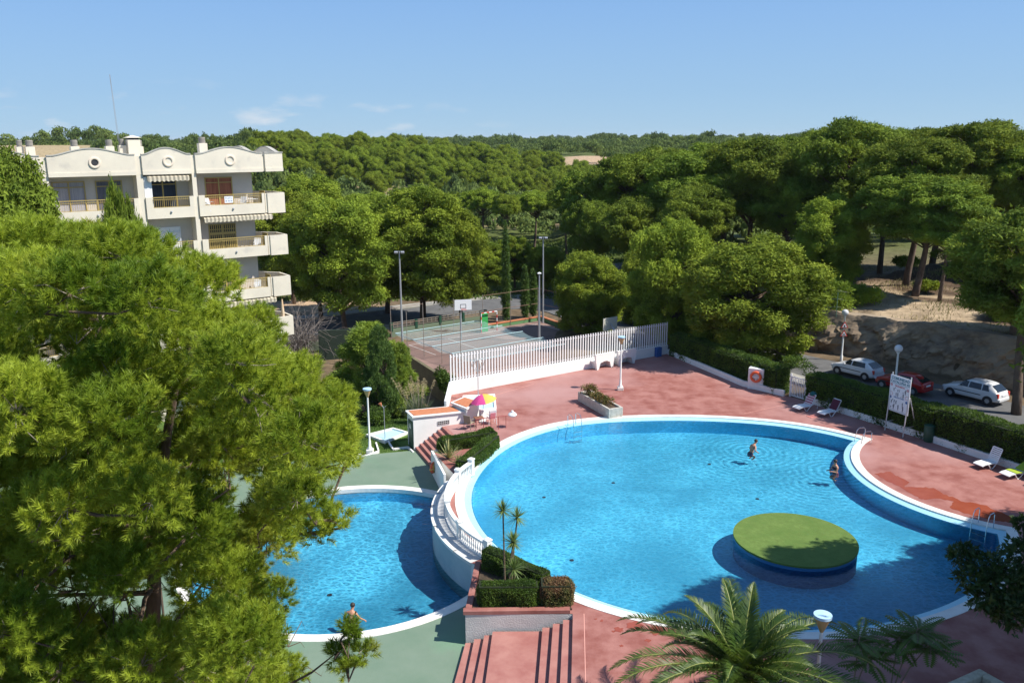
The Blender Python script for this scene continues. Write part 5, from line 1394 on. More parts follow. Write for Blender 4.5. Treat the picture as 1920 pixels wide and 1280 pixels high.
    for x in (F - 0.72, -F + 0.66):
        for sgn in (-1, 1):
            w_ = thing_part("wheel", t, (x, sgn * (h - 0.07), 0.30))
            mb = MB(); n_ = 24; pr = []
            vs2 = []; fs2 = []
            for yy, rr in ((-0.09, 0.24), (-0.09, 0.295), (0.09, 0.295), (0.09, 0.24)):
                for q in range(n_): a = 2 * math.pi * q / n_; vs2.append((rr * math.cos(a), yy, rr * math.sin(a)))
            for i in range(3):
                for q in range(n_): fs2.append((i * n_ + q, i * n_ + (q + 1) % n_, (i + 1) * n_ + (q + 1) % n_, (i + 1) * n_ + q))
            fs2.append(tuple(range(n_))); fs2.append(tuple(3 * n_ + q for q in range(n_))[::-1])
            me_ = mb.add(vs2, fs2).mesh("tyre", M_RUBBER); w_.data = me_
            mr_ = MB()
            vs3 = [((0.2 if q % 2 else 0.13) * math.cos(2 * math.pi * q / 20), sgn * 0.094, (0.2 if q % 2 else 0.13) * math.sin(2 * math.pi * q / 20)) for q in range(20)]
            mr_.add(vs3, [tuple(range(20))]); mr_.build("rim", rimm or M_METAL, w_)
            n_ = 20; ar = [(x + 0.35 * math.cos(math.pi * q / n_), 0.30 + 0.35 * math.sin(math.pi * q / n_)) for q in range(n_ + 1)] + [(x - 0.35, 0.16), (x + 0.35, 0.16)]
            MB().extr([(p[0], p[1]) for p in ar], (0, sgn * (h * 1.012) - (0.03 if sgn > 0 else 0), 0), (1, 0, 0), (0, 0, 1), (0, 1, 0), 0.03).build("wheel_arch", M_DARK, t)
    for sgn in (-1, 1):
        MB().box((-F + 0.07, sgn * 0.80 * h, 0.74), (0.14, 0.16, 0.30)).build("tail_light", M_REDPAINT, t, bevel=0.02)
        MB().box((F - 0.16, sgn * 0.70 * h, 0.62), (0.22, 0.28, 0.14)).build("headlight", mat("headlight_glass", (0.6, 0.62, 0.65), 0.15), t, bevel=0.03)
        MB().box((F - 1.35, sgn * (h + 0.07), 0.99), (0.10, 0.16, 0.12)).build("mirror", m, t, bevel=0.02)
        MB().box((0.1, sgn * (h * 1.012 + 0.006), 0.62), (1.9, 0.02, 0.05)).build("side_strip", M_DARK, t)
    MB().box((-F - 0.02, 0, 0.42), (0.10, 1.5 * h, 0.20)).build("rear_bumper", m, t, bevel=0.03)
    MB().box((-F - 0.01, 0, 0.72), (0.04, 0.5, 0.12)).build("number_plate", M_PLASTIC, t)
    return t
def thing_part(name, par, loc):
    o = bpy.data.objects.new(name, bpy.data.meshes.new(name)); COL.objects.link(o); o.parent = par; o.location = loc; return o
M_CW = mat("white_car_paint", (0.68, 0.69, 0.70), 0.25, coat=0.6)
M_CR = mat("red_car_paint", (0.38, 0.012, 0.012), 0.25, coat=0.6)
ca1 = P(1601, 708); ca2 = P(1690, 733); ca3 = P(1822, 751)
dirc = math.atan2(13.7, -9.3)
sz = H(26.5, 64) + 0.07
car((ca1.x + 0.3, ca1.y + 0.3, 0.08), dirc, "small white hatchback with red tail lights parked left of the red car", M_CW, 3.75, 1.62, 1.42, 3, 0.55)
car((ca2.x + 0.1, ca2.y + 0.1, 0.07), dirc + 0.03, "red hatchback parked between the two white cars", M_CR, 3.75, 1.62, 1.38, 3, 0.65)
car((ca3.x + 0.3, ca3.y + 0.3, 0.07), dirc - 0.02, "white hatchback with dark spoked wheels parked right of the red car", M_CW, 4.0, 1.68, 1.46, 5, 0.45)
q = P(1285, 632); car((16.2, 77.6, H(16.2, 77.6) + 0.12), dirc + 0.05, "pale blue white car half hidden behind the pine at the end of the slat fence", mat("pale_blue_car_paint", (0.45, 0.55, 0.62), 0.3, coat=0.5), 3.9, 1.65, 1.44, 5)
q = P(1680, 747)

# ================================================================== SWIMMERS
def skin_body(name, verts, edges, radii, m, parent, root=0, lev=2):
    me = bpy.data.meshes.new(name); me.from_pydata(verts, edges, []); me.materials.append(m); me.update()
    o = bpy.data.objects.new(name, me); COL.objects.link(o); o.parent = parent
    sk = o.modifiers.new("skin", 'SKIN'); sk.use_smooth_shade = True
    lay = me.skin_vertices[0].data if me.skin_vertices else None
    if lay is None:
        bpy.context.view_layer.objects.active = o; o.select_set(True); bpy.ops.mesh.customdata_skin_add(); lay = me.skin_vertices[0].data
    for i, r in enumerate(radii): lay[i].radius = (r if isinstance(r, tuple) else (r, r))
    lay[root].use_root = True
    sb = o.modifiers.new("sub", 'SUBSURF'); sb.levels = 1; sb.render_levels = lev
    return o
def person(loc, rz, label, arms, lean=0.15, hair=True, trunks=None, suit=None, legs=((0.1, 0.0), (-0.1, 0.0)), depth=0.9):
    """figure standing in the water, facing +x, feet at z=0; arms = (elbow, hand) offsets from each shoulder"""
    t = thing("swimmer", label, "person", loc, rz)
    V = [(0, 0, 0.95), (0.02 + lean * 0.2, 0, 1.12), (lean * 0.55, 0, 1.32), (lean * 0.75, 0, 1.43), (lean * 0.95, 0, 1.52), (lean * 1.15 + 0.01, 0, 1.60), (lean * 1.25 + 0.03, 0, 1.68), (lean * 1.25 + 0.01, 0, 1.76)]
    Rr = [(0.15, 0.12), (0.13, 0.10), (0.17, 0.12), (0.13, 0.10), (0.055, 0.055), (0.075, 0.085), (0.085, 0.10), (0.06, 0.07)]
    E = [(0, 1), (1, 2), (2, 3), (3, 4), (4, 5), (5, 6), (6, 7)]
    for s_, (el, hd) in zip((1, -1), arms):
        sh = (lean * 0.72, s_ * 0.20, 1.40); i = len(V)
        e_ = (sh[0] + el[0], sh[1] + s_ * el[1], sh[2] + el[2]); h_ = (e_[0] + hd[0], e_[1] + s_ * hd[1], e_[2] + hd[2])
        V += [sh, e_, h_]; Rr += [0.06, 0.042, 0.03]; E += [(3, i), (i, i + 1), (i + 1, i + 2)]
        d = Vector(hd).normalized(); d.y *= s_
        side = Vector((0, 0, 1)).cross(d); side = side.normalized() if side.length > 0.1 else Vector((1, 0, 0))
        palm = Vector(h_) + d * 0.07; j = len(V); V.append(tuple(palm)); Rr.append((0.035, 0.02)); E.append((i + 2, j))
        for f in range(5):
            off = side * (f - 1.5) * 0.02 if f < 4 else side * -0.06
            L_ = (0.075, 0.085, 0.08, 0.065, 0.03)[f]
            V.append(tuple(palm + off * 0.9 + d * L_ + Vector((0, 0, -0.012 * f)))); Rr.append(0.009); E.append((j, len(V) - 1))
    for s_, (kx, fx) in zip((1, -1), legs):
        i = len(V); V += [(0.0, s_ * 0.09, 0.86), (0.26, s_ * 0.13, 0.74), (0.10, s_ * 0.12, 0.62), (0.02, s_ * 0.12, 0.60)]; Rr += [0.09, 0.06, 0.04, 0.035]
        E += [(0, i), (i, i + 1), (i + 1, i + 2), (i + 2, i + 3)]
    skin_body("body", V, E, Rr, M_SKIN, t)
    hx = lean * 1.25 + 0.01
    mb = MB(); pr = [(0.001, 0.12)] + [(0.105 * math.sin(a), 0.11 * math.cos(a)) for a in np.linspace(0.25, 1.9, 8)] + [(0.06, -0.06)]
    mb.lathe([(r, z) for r, z in pr][::-1], (hx - 0.015, 0, 1.71), 16); mb.build("hair", M_HAIR, t, True)
    mb = MB()
    for s_ in (-1, 1): mb.lathe([(0.0, -0.012), (0.012, 0), (0.0, 0.012)], (hx + 0.105, s_ * 0.032, 1.69), 8)
    mb.build("eyes", M_DARK, t)
    MB().extr([(0, 0.02), (0.035, -0.02), (0, -0.03)], (hx + 0.10, -0.012, 1.67), (1, 0, 0), (0, 0, 1), (0, 1, 0), 0.024).build("nose", M_SKIN, t)
    MB().lathe([(0.165, 0.80), (0.172, 0.90), (0.150, 1.03)], n=18).build("swimwear", trunks or mat("navy_swim_trunks", (0.02, 0.03, 0.10), 0.8), t, True)
    if suit:
        MB().lathe([(0.155, 1.24), (0.185, 1.30), (0.15, 1.37)], (lean * 0.5, 0, 0), 18).build("bikini_top", suit, t, True)
    return t
q = P(1407, 846, -0.14); person((q.x, q.y, -1.22), math.radians(20), "man with dark hair wading in the middle of the main pool, elbow bent", (((-0.05, 0.10, -0.24), (0.18, -0.05, -0.16)), ((-0.12, 0.16, -0.18), (0.20, -0.05, -0.12))), 0.28)
q = P(1567, 884, -0.14); person((q.x, q.y, -1.22), math.radians(195), "person with dark hair standing in the shaded right part of the main pool", (((0.10, 0.03, -0.25), (0.22, -0.06, 0.04)), ((0.08, 0.04, -0.26), (0.22, -0.04, 0.0))), 0.06, suit=mat("dark_bikini", (0.03, 0.02, 0.04), 0.8), trunks=mat("pink_swimwear", (0.45, 0.12, 0.16), 0.8))
q = P(657, 1168, -1.5); person((q.x, q.y, -2.5), math.radians(70), "man wading in the small paddling pool with arms held out to the sides", (((-0.05, 0.14, -0.20), (0.04, 0.05, -0.20)), ((0.0, 0.17, -0.17), (0.10, 0.12, -0.10))), 0.2)

# ================================================================== PLANTS NEAR THE POOLS
hedge("clipped_hedge", "low clipped hedge along the short red steps, left arm of the V", (-4.35, 48.15), (-1.05, 49.85), 0.85, 0.85, 0, 12000, 0.075, seed=21)
hedge("clipped_hedge", "low clipped hedge facing the main pool, right arm of the V", (-2.85, 44.6), (-1.05, 49.1), 0.85, 0.85, 0, 12000, 0.075, seed=22)
hedge("clipped_hedge", "bright green clipped hedge above the grey wall at the bottom steps", (-1.45, 30.95), (1.05, 30.95), 0.75, 0.95, 0.07, 17000, 0.05, seed=23)
hedge("clipped_hedge", "browned end of the clipped hedge at the pool corner above the bottom steps", (1.0, 31.0), (2.35, 31.0), 0.95, 1.0, 0.07, 13000, 0.055, m=M_HBROWN, seed=24)
hedge("clipped_hedge", "slanting clipped hedge between the balustrade end and the main pool", (-1.25, 34.1), (1.4, 31.75), 0.7, 0.95, 0.07, 15000, 0.05, seed=25)

def rosette(name, rng, n, length, width, m, par, z=0.0, droop=0.5, elev=(-0.5, 1.4), fold=True):
    """sword leaves radiating from one point"""
    T = []
    for k in range(n):
        a = rng.uniform(0, 2 * math.pi); e = rng.uniform(*elev); L_ = length * rng.uniform(0.75, 1.1); w = width * rng.uniform(0.8, 1.2)
        p = np.array([0, 0, z], float); d = np.array([math.cos(a) * math.cos(e), math.sin(a) * math.cos(e), math.sin(e)])
        s_ = np.array([-math.sin(a), math.cos(a), 0]); seg_ = 4; prev = None
        for i in range(seg_ + 1):
            f = i / seg_; ww = w * (1 - f) ** 0.7 * (0.7 + 0.6 * f if f < 0.4 else 1)
            l_, r2 = p - s_ * ww / 2, p + s_ * ww / 2
            if prev is not None: T += [[prev[0], prev[1], r2], [prev[0], r2, l_]]
            prev = (l_, r2); p = p + d * L_ / seg_; d = d - np.array([0, 0, droop * f * 0.5]); d /= np.linalg.norm(d)
    o = place(name, tri_mesh(name, np.array(T), m), par); return o
r_ = np.random.default_rng(31)
def yucca(base, tip_uv, z, label, nh=90):
    tp_ = P(*tip_uv, z); t = thing("yucca", label, "yucca", base, 0, "yuccas in the three cornered planter")
    dx, dy, dz = tp_.x - base[0], tp_.y - base[1], z - base[2]
    MB().tube([(0, 0, 0), (dx * 0.4, dy * 0.3, dz * 0.5), (dx, dy, dz)], [0.05, 0.035, 0.03], 8).build("trunk", M_BARK, t, True)
    o = rosette("crown", r_, nh, 0.58, 0.05, M_YUCCA, t, 0, 0.5, (-0.7, 1.5)); o.location = (dx, dy, dz)
yucca((-0.35, 32.4, 0.08), (943, 957), 3.1, "tallest thin yucca over the planter beside the balustrade end, left one")
yucca((-0.1, 32.2, 0.08), (970, 970), 3.0, "second tall yucca over the planter, leaning right of the tallest", 80)
yucca((-0.2, 32.0, 0.08), (962, 1016), 2.2, "middle yucca with the widest crown in the planter", 120)
yucca((0.05, 31.75, 0.08), (963, 1066), 1.15, "lowest yucca in the planter, close above the front hedge", 110)
ag = thing("agave", "striped yellow green agave behind the white wall with the lifebuoy", "agave", (-3.7, 46.9, 0.02))
rosette("leaves", r_, 46, 1.15, 0.11, mat("striped_agave_leaves", (0.13, 0.17, 0.06), 0.5, (0.38, 0.36, 0.14), 9, 2, stretch=(1, 1, 0.2), ramp=(0.45, 0.55)), ag, 0.05, 0.25, (0.2, 1.4))
ag = thing("agave", "small dark agave between the balustrade post and the clipped hedge", "agave", (-3.1, 46.1, 0.02))
rosette("leaves", r_, 26, 0.7, 0.08, M_YUCCA, ag, 0.05, 0.3, (0.2, 1.3))
# pampas grass
q = P(800, 775, -1.7)
pg = thing("pampas_grass", "pampas grass with tall cream plumes behind the pump house", "pampas grass", (-6.6, 58.6, -1.6))
o = rosette("leaves", r_, 700, 1.9, 0.035, mat("grey_green_blades", (0.10, 0.15, 0.07), 0.7, (0.17, 0.21, 0.12), 3, trans=0.2), pg, 0.0, 0.75, (0.5, 1.5))
rp_ = np.random.default_rng(32); T = []; stm = MB()
for k in range(22):
    a, rr = rp_.uniform(0, 6.28), rp_.uniform(0.1, 0.9); h_ = rp_.uniform(2.3, 3.3); bx_, by_ = rr * math.cos(a) * 1.5 - 0.3, rr * math.sin(a)
    lean_ = (bx_ * 0.25, by_ * 0.25); stm.tube([(bx_ * 0.3, by_ * 0.3, 0.2), (bx_, by_, h_ - 0.6)], 0.012, 4)
    for i in range(4):
        T.append(clump_cloud(rp_, [(bx_ + lean_[0] * i * 0.3, by_ + lean_[1] * i * 0.3, h_ - 0.6 + i * 0.19, 0.085 - 0.012 * abs(i - 1), 0.14)], 2600, 0.10, 0.02, 0.8, 0.5))
place("plumes", tri_mesh("plumes", np.concatenate(T), mat("cream_plumes", (0.52, 0.43, 0.25), 0.9, trans=0.3)), pg)
stm.build("stems", M_TWIG, pg)

# palm with feather fronds
pc = P(1388, 1262, 2.4)
pal = thing("palm_tree", "feather palm spreading its fronds at the bottom edge of the picture", "palm tree", (pc.x, pc.y, 0.0))
MB().lathe([(0.42, 0), (0.40, 0.8), (0.46, 1.8), (0.52, 2.3), (0.30, 2.7)], n=18).build("trunk", M_BARK, pal, True)
def frond(rng, az, el, L_, par, droop=1.0):
    p = np.array([0, 0, 2.45]); d = np.array([math.cos(az) * math.cos(el), math.sin(az) * math.cos(el), math.sin(el)]); N = 34; pts = [p.copy()]; T = []
    curve_ax = rng.uniform(-0.15, 0.15)
    for i in range(N):
        f = i / N; p = p + d * L_ / N
        g = droop * (0.012 + 0.075 * f ** 1.5); d = d + np.array([math.cos(az) * 0.0 - math.sin(az) * curve_ax * 0.02, math.cos(az) * curve_ax * 0.02, -g]); d /= np.linalg.norm(d)
        pts.append(p.copy())
        side = np.cross(d, [0, 0, 1]); side /= np.linalg.norm(side) + 1e-9; upv = np.cross(side, d)
        ll = 0.66 * math.sin(math.pi * min(1, 0.12 + f * 0.93)) ** 0.7 * (1 - 0.25 * f)
        for sub in range(3):
            pp = p - d * (L_ / N) * sub / 3
            for s_ in (-1, 1):
                ld = d * (0.62 + 0.5 * f) + side * s_ * 0.85 + upv * (0.42 + rng.normal(0, 0.10)) + rng.normal(0, 0.07, 3); ld /= np.linalg.norm(ld)
                w = 0.038; wd = d * w * 0.5; m1 = pp + ld * ll * 0.55; m2 = m1 + (ld + np.array([0, 0, -0.30])) * ll * 0.45
                T += [[pp - wd, pp + wd, m1 + wd * 0.9], [pp - wd, m1 + wd * 0.9, m1 - wd * 0.9], [m1 - wd * 0.9, m1 + wd * 0.9, m2]]
    fr = MB().tube([tuple(q) for q in pts[::3]], [0.035 * (1 - 0.8 * i / len(pts[::3])) for i in range(len(pts[::3]))], 6).build("frond", M_RACHIS, par, True)
    place("leaflets", tri_mesh("leaflets", np.array(T), M_PALM), fr)
rf_ = np.random.default_rng(41)
for k in range(22): frond(rf_, k * 2.4 + rf_.uniform(-0.2, 0.2), rf_.uniform(0.6, 1.2), rf_.uniform(2.3, 2.9), pal, 0.9)
for k in range(20): frond(rf_, k * 2 * math.pi / 20 + rf_.uniform(-0.15, 0.15), rf_.uniform(0.25, 0.6), rf_.uniform(4.0, 4.7), pal, 0.95)
for k in range(9): frond(rf_, k * 2 * math.pi / 9 + 0.2, rf_.uniform(-0.05, 0.25), rf_.uniform(2.7, 3.2), pal, 1.0)

# feathery sapling group right of the palm
q = P(1672, 1215, 1.2)
def sapling(base, stems, label):
    t = thing("sapling", label, "sapling", base); T = []; mb = MB(); rg = np.random.default_rng(int(base[0] * 10))
    for sx, sy, sz_ in stems:
        mb.tube([(0, 0, 0), (sx * 0.5, sy * 0.5, sz_ * 0.6), (sx, sy, sz_)], [0.03, 0.022, 0.015], 6)
        for k in range(15):
            az = k * 0.62 + rg.uniform(-0.2, 0.2); el = rg.uniform(-0.1, 0.6); d = np.array([math.cos(az) * math.cos(el), math.sin(az) * math.cos(el), math.sin(el)]); p = np.array([sx, sy, sz_ - rg.uniform(0, 0.35)]); pts = [tuple(p)]
            for i in range(12):
                p = p + d * 0.085; d = d + np.array([0, 0, -0.045]); d /= np.linalg.norm(d); pts.append(tuple(p)); side = np.cross(d, [0, 0, 1]); side /= np.linalg.norm(side)
                for s_ in (-1, 1):
                    l_ = (side * s_ + d * 0.35 + np.array([0, 0, -0.25])) ; l_ /= np.linalg.norm(l_); ll = 0.26 * math.sin(math.pi * (i + 1.5) / 14.5); w = d * 0.05
                    m1 = p + l_ * ll * 0.4; T += [[p, m1 + w, p + l_ * ll], [p, p + l_ * ll, m1 - w]]
            mb.tube(pts[::3], 0.006, 4)
    mb.build("stems", mat("grey_brown_stem", (0.20, 0.16, 0.11), 0.8), t); place("leaves", tri_mesh("leaves", np.array(T), mat("feathery_leaves", (0.055, 0.115, 0.014), 0.5, (0.11, 0.17, 0.02), 1.5, 4, trans=0.3)), t)
b0 = P(1668, 1300, 0.0)
sapling((12.15, 24.6, 0.0), [(0.75, 0.1, 2.75), (0.3, 0.35, 2.3), (1.1, -0.1, 2.35)], "feathery leaved sapling right of the cone lamp at the bottom")
sapling((11.0, 24.7, 0.0), [(0.15, 0.2, 2.35), (0.35, -0.15, 1.9)], "smaller feathery sapling between the cone lamp and the taller sapling")

# broadleaf tree at the lower right
tr = thing("broadleaf_tree", "dark broadleaf tree reaching over the pool edge at the lower right corner", "tree", (16.6, 23.2, 0))
rb_ = np.random.default_rng(51); cl = []; mbt = MB().tube([(0, 0, 0), (-0.1, 0, 2.2), (-0.5, 0.1, 4.2)], [0.16, 0.12, 0.08], 10)
for (u_, v_, zz, rr) in ((1800, 1040, 5.6, 0.42), (1822, 1085, 5.2, 0.5), (1860, 1060, 5.5, 0.55), (1850, 1120, 4.9, 0.55), (1890, 1100, 5.1, 0.7), (1900, 1150, 4.6, 0.6), (1920, 1040, 5.7, 0.6), (1945, 1100, 5.0, 0.8), (1815, 1030, 5.7, 0.25), (1880, 1140, 4.8, 0.5), (1960, 1030, 5.9, 0.7), (1990, 1080, 5.2, 0.9), (1915, 980, 6.3, 0.25), (2020, 1140, 4.6, 0.9)):
    p = P(u_, v_, zz); c_ = (p.x - 16.6, p.y - 23.2, zz); cl.append((*c_, rr, rr * 0.75)); mbt.tube([(-0.4, 0.05, 3.6), ((c_[0] - 0.4) / 2, c_[1] / 2, (c_[2] + 3.8) / 2), c_], [0.06, 0.035, 0.012], 6)
mbt.build("trunk", M_BARK, tr, True)
T = clump_cloud(rb_, cl, 1500, 0.17, 0.11, 0.1, 1.0, 0.35); place("crown", tri_mesh("crown", T, M_BROAD), tr)

# stone corner of a garden wall at the bottom right
sp = thing("stone_pillar", "pale rough stone pillar top at the bottom right corner", "stone pillar", (*P(1850, 1300, 2.6)[:2], 0.0), math.radians(28))
pst = mat("sandy_stone", (0.50, 0.44, 0.33), 0.95, (0.38, 0.33, 0.25), 6, 9, 0.8, 12)
MB().box((0, 0, 1.25), (1.1, 1.1, 2.5)).build("shaft", pst, sp, bevel=0.02)
mb = MB(); mb.box((0, -0.62, 2.62), (1.5, 0.26, 0.24)).box((0, 0.62, 2.62), (1.5, 0.26, 0.24)).box((-0.62, 0, 2.62), (0.26, 0.98, 0.24)).box((0.62, 0, 2.62), (0.26, 0.98, 0.24)); mb.build("cap", pst, sp, bevel=0.03)
# ================================================================== TREES
def crown_clumps(rng, kind):
    """clumps of a crown in nominal units: crown radius 4, tree height 12"""
    cl = []
    lob = [(rng.uniform(0, 6.28), rng.uniform(0.7, 1.12)) for _ in range(5)]
    def rmax(az, f):
        w = 1 + 0.16 * math.sin(2 * az + lob[0][0]) + 0.13 * math.sin(3 * az + lob[1][0] + 2 * f)
        return w
    if kind == 'round': N, z0, z1 = 105, 2.6, 11.5
    elif kind == 'low': N, z0, z1 = 115, 0.5, 11.2
    elif kind == 'tall': N, z0, z1 = 84, 6.2, 11.6
    elif kind == 'umbrella': N, z0, z1 = 55, 8.6, 11.5
    else: N, z0, z1 = 90, 0.6, 11.6
    tries = 0
    while len(cl) < N and tries < 12000:
        tries += 1
        f = rng.random() ** 0.85; az = rng.uniform(0, 2 * math.pi)
        if kind in ('round', 'low'): prof = (0.55 + 0.62 * f) if f < 0.42 else 0.81 * math.sqrt(max(0, 1 - ((f - 0.42) / 0.62) ** 2)) + 0.05; prof = min(prof, 0.85)
        elif kind == 'tall': prof = (0.45 + 0.85 * f) if f < 0.45 else 0.83 * math.sqrt(max(0, 1 - ((f - 0.45) / 0.6) ** 2)) + 0.05
        elif kind == 'umbrella': prof = 0.86 * math.sqrt(max(0, 1 - f ** 2.2))
        else: prof = 0.92 * (1 - f) ** 0.62 + 0.05
        R = 4 * prof * rmax(az, f); rr = R * (rng.uniform(0.35, 1.05) ** 0.6)
        x, y, z = rr * math.cos(az), rr * math.sin(az), z0 + (z1 - z0) * f
        cr = rng.uniform(0.50, 1.15) if kind != 'cone' else rng.uniform(0.55, 0.85)
        if kind == 'umbrella': cr = rng.uniform(0.6, 1.0)
        if all((x - c[0]) ** 2 + (y - c[1]) ** 2 + ((z - c[2]) * 1.3) ** 2 > (0.62 * (cr + c[3])) ** 2 for c in cl):
            cl.append((x, y, z, cr, cr * {'cone': 0.95, 'low': 1.05, 'round': 0.80, 'tall': 0.72, 'umbrella': 0.6}[kind]))
    return cl
def trunk_mesh(rng, cl, kind, name):
    mb = MB(); top = {'low': 8.0, 'round': 8.2, 'tall': 9.2, 'umbrella': 9.2, 'cone': 10.0}[kind]
    bx_, by_ = rng.uniform(-0.5, 0.5), rng.uniform(-0.5, 0.5)
    def tp_(z): f = z / top; return Vector((bx_ * math.sin(f * 2.4), by_ * math.sin(f * 2.0), z))
    pts = [tp_(top * i / 8) for i in range(9)]; pts[0].z = -0.8
    mb.tube(pts, [0.27, 0.23, 0.21, 0.19, 0.17, 0.14, 0.11, 0.08, 0.04], 8)
    for c in cl:
        zs = max({'umbrella': 5.8, 'tall': 4.6}.get(kind, 1.8), min(top - 0.5, c[2] - 0.55 * math.hypot(c[0], c[1]) - 0.5)); s_ = tp_(zs); e_ = Vector(c[:3])
        mid = s_.lerp(e_, 0.55) + Vector((0, 0, 0.25)); mb.tube([s_, mid, e_], [0.075, 0.05, 0.015], 5, False)
    return mb.mesh(name, M_BARK, True)
PROTO = {}
def proto(kind, i, per, leaf, wid, m):
    key = (kind, i)
    if key not in PROTO:
        rng = np.random.default_rng(100 + i + {'low': 20, 'round': 0, 'tall': 50, 'umbrella': 90, 'cone': 130}[kind]); cl = crown_clumps(rng, kind)
        T = clump_cloud(rng, cl, per, leaf, wid, 0.30 if kind != 'cone' else 0.2, 0.85 if kind != 'cone' else 0.8, 0.45 if kind != 'cone' else 0.4, skin=(kind != 'cone'))
        PROTO[key] = (tri_mesh("crown", T, m), trunk_mesh(rng, cl, kind, "trunk"))
    return PROTO[key]
def tree(x, y, zb, h, r, kind, i, label, name="pine_tree", group=None, rz=None, m=M_PINE, per=1900, leaf=0.20, wid=0.11, tw=1.0):
    cm, tm = proto(kind, i, per, leaf, wid, m)
    t = thing(name, label, "tree", (x, y, zb), random.Random(int(x * 31 + y * 7)).uniform(0, 6.28) if rz is None else rz, group)
    t.scale = (r / 4, r / 4, h / 12)
    place("trunk", tm, t); place("crown", cm, t)
    return t
def T_px(u_, Y, topv, wpx, kind, i, label, **k):
    """tree standing at ground distance Y in the direction of photo column u, as tall and wide as it looks"""
    q = PY(u_, 500, Y); zb = H(q.x, q.y); ztop = PY(u_, topv, Y).z; R = wpx / 2 / FPX * math.hypot(Y, q.x) * 0.98
    return tree(q.x, q.y, zb, ztop - zb, R, kind, i, label, **k)
GL = "pines between the road and the sports court"
T_px(598, 93, 392, 150, 'round', 0, "pine whose trunk leans left beside the dark green screen", group=GL)
T_px(642, 88, 372, 180, 'round', 1, "big pine with a forked trunk left of the tall floodlight pole", group=GL)
T_px(722, 97, 368, 170, 'round', 2, "dark pine directly behind the tall floodlight pole", group=GL, m=M_PINE)
T_px(790, 93, 352, 215, 'round', 3, "broadest pine behind the blue court net", group=GL)
T_px(862, 92, 392, 130, 'round', 4, "pine with a leaning trunk just left of the basketball backboard", group=GL)
T_px(546, 104, 352, 150, 'round', 5, "dark pine behind the right corner of the apartment building", group=GL)
T_px(585, 118, 330, 160, 'round', 2, "pine top between apartment building and forked pine", group=GL)
T_px(700, 122, 362, 150, 'round', 4, "pine top behind the gap left of the broadest pine", group=GL)
GU = "umbrella pines in the green field"
T_px(905, 165, 352, 95, 'umbrella', 0, "leftmost umbrella pine, largest of those in the green field", group=GU, per=1900)
T_px(948, 158, 362, 66, 'umbrella', 1, "small umbrella pine beside the largest one in the green field", group=GU, per=1900)
T_px(1000, 166, 356, 90, 'umbrella', 2, "umbrella pine in the middle of the green field with wide flat crown", group=GU, per=1900)
T_px(1062, 160, 350, 80, 'umbrella', 3, "umbrella pine half hidden by the dark grove, at the green field's right", group=GU, per=1900)
T_px(965, 118, 440, 76, 'round', 5, "mid green tree between the cypress and the umbrella pines", group="trees behind the sports court")
T_px(1024, 112, 462, 80, 'round', 1, "pine behind the far right floodlight pole of the court", group="trees behind the sports court")
T_px(905, 112, 455, 100, 'round', 3, "dark pine behind the basketball backboard", group="trees behind the sports court")
T_px(1103, 83, 474, 146, 'low', 0, "low round pine standing alone right of the sports court", group="pines along the street")
T_px(1260, 76, 404, 172, 'low', 2, "tall bright pine at the end of the slat fence", group="pines along the street")
T_px(1325, 78, 470, 130, 'low', 1, "pine squeezed between the two bright pines over the slat fence end", group="pines along the street")
T_px(1412, 68.5, 446, 250, 'low', 3, "widest bright pine spreading over the street and the hedge", group="pines along the street")
T_px(1352, 71.5, 575, 90, 'low', 2, "low dark pine between the widest bright pine and the hedge", group="pines along the street", m=M_PINE2)
T_px(1212, 88, 470, 110, 'low', 0, "small dark pine left of the tall bright one at the slat fence end", group="pines along the street")
T_px(1552, 84, 366, 155, 'low', 1, "grey green pine on the slope above the warning triangles", group="pines on the hill")
GH = "tall pines of the grove on the hill"
grove = [(1120, 118, 318, 140, 0, 'M'), (1178, 112, 292, 170, 1, 'M'), (1240, 122, 280, 160, 2, 'M'), (1285, 104, 288, 190, 3, 'M'), (1345, 114, 268, 190, 0, 'M'), (1395, 101, 266, 190, 1, 'M'), (1450, 112, 262, 160, 2, 'M'), (1508, 104, 262, 140, 3, 'M'),
         (1545, 112, 240, 140, 0, 'M'), (1590, 95, 231, 190, 1, 'M'), (1650, 106, 244, 160, 2, 'M'), (1700, 84, 262, 190, 3, 'M'), (1745, 100, 240, 180, 0, 'M'), (1800, 92, 234, 210, 1, 'M'), (1855, 104, 252, 170, 2, 'M'), (1900, 88, 268, 150, 3, 'M'),
         (1950, 98, 262, 170, 0, 'M'), (1720, 79, 330, 200, 2, 'M'), (2010, 86, 250, 180, 1, 'M'), (1480, 96, 330, 150, 3, 'M'), (1300, 96, 350, 150, 1, 'M'), (1190, 101, 372, 130, 2, 'M'), (1110, 106, 380, 100, 1, 'M')]
words = ["at the left end of the grove above the field", "second from the left end of the grove", "behind the tallest left pines of the grove", "left part of the grove, wide crown over the bright pines", "left middle of the grove, back row", "middle of the grove, broad crown over the street pine",
         "back row right of the middle of the grove", "just left of the tallest crown on the skyline", "behind the tallest skyline crown", "tallest crown on the skyline left of the dip", "in the skyline dip between the two tallest crowns", "whose straight trunk stands on the bare sand left of the leaning one",
         "behind the two trunks on the bare sand", "second tallest crown on the skyline, right of the dip", "right of the second tallest crown, back row", "near the right edge of the picture, back row", "cut by the right edge of the picture", "whose leaning dark trunk stands on the bare sand",
         "just outside the right edge", "in the dark gap above the grey green pine", "in the dark middle of the grove, lower crown", "low dark crown left of the tall bright pine", "lowest dark crown beside the green field"]
for (u_, Y, tv, wp, i, _), w_ in zip(grove, words):
    T_px(u_, Y, tv, wp * 1.06, 'tall', i, "tall pine " + w_, group=GH, m=M_PINE2, per=1900)
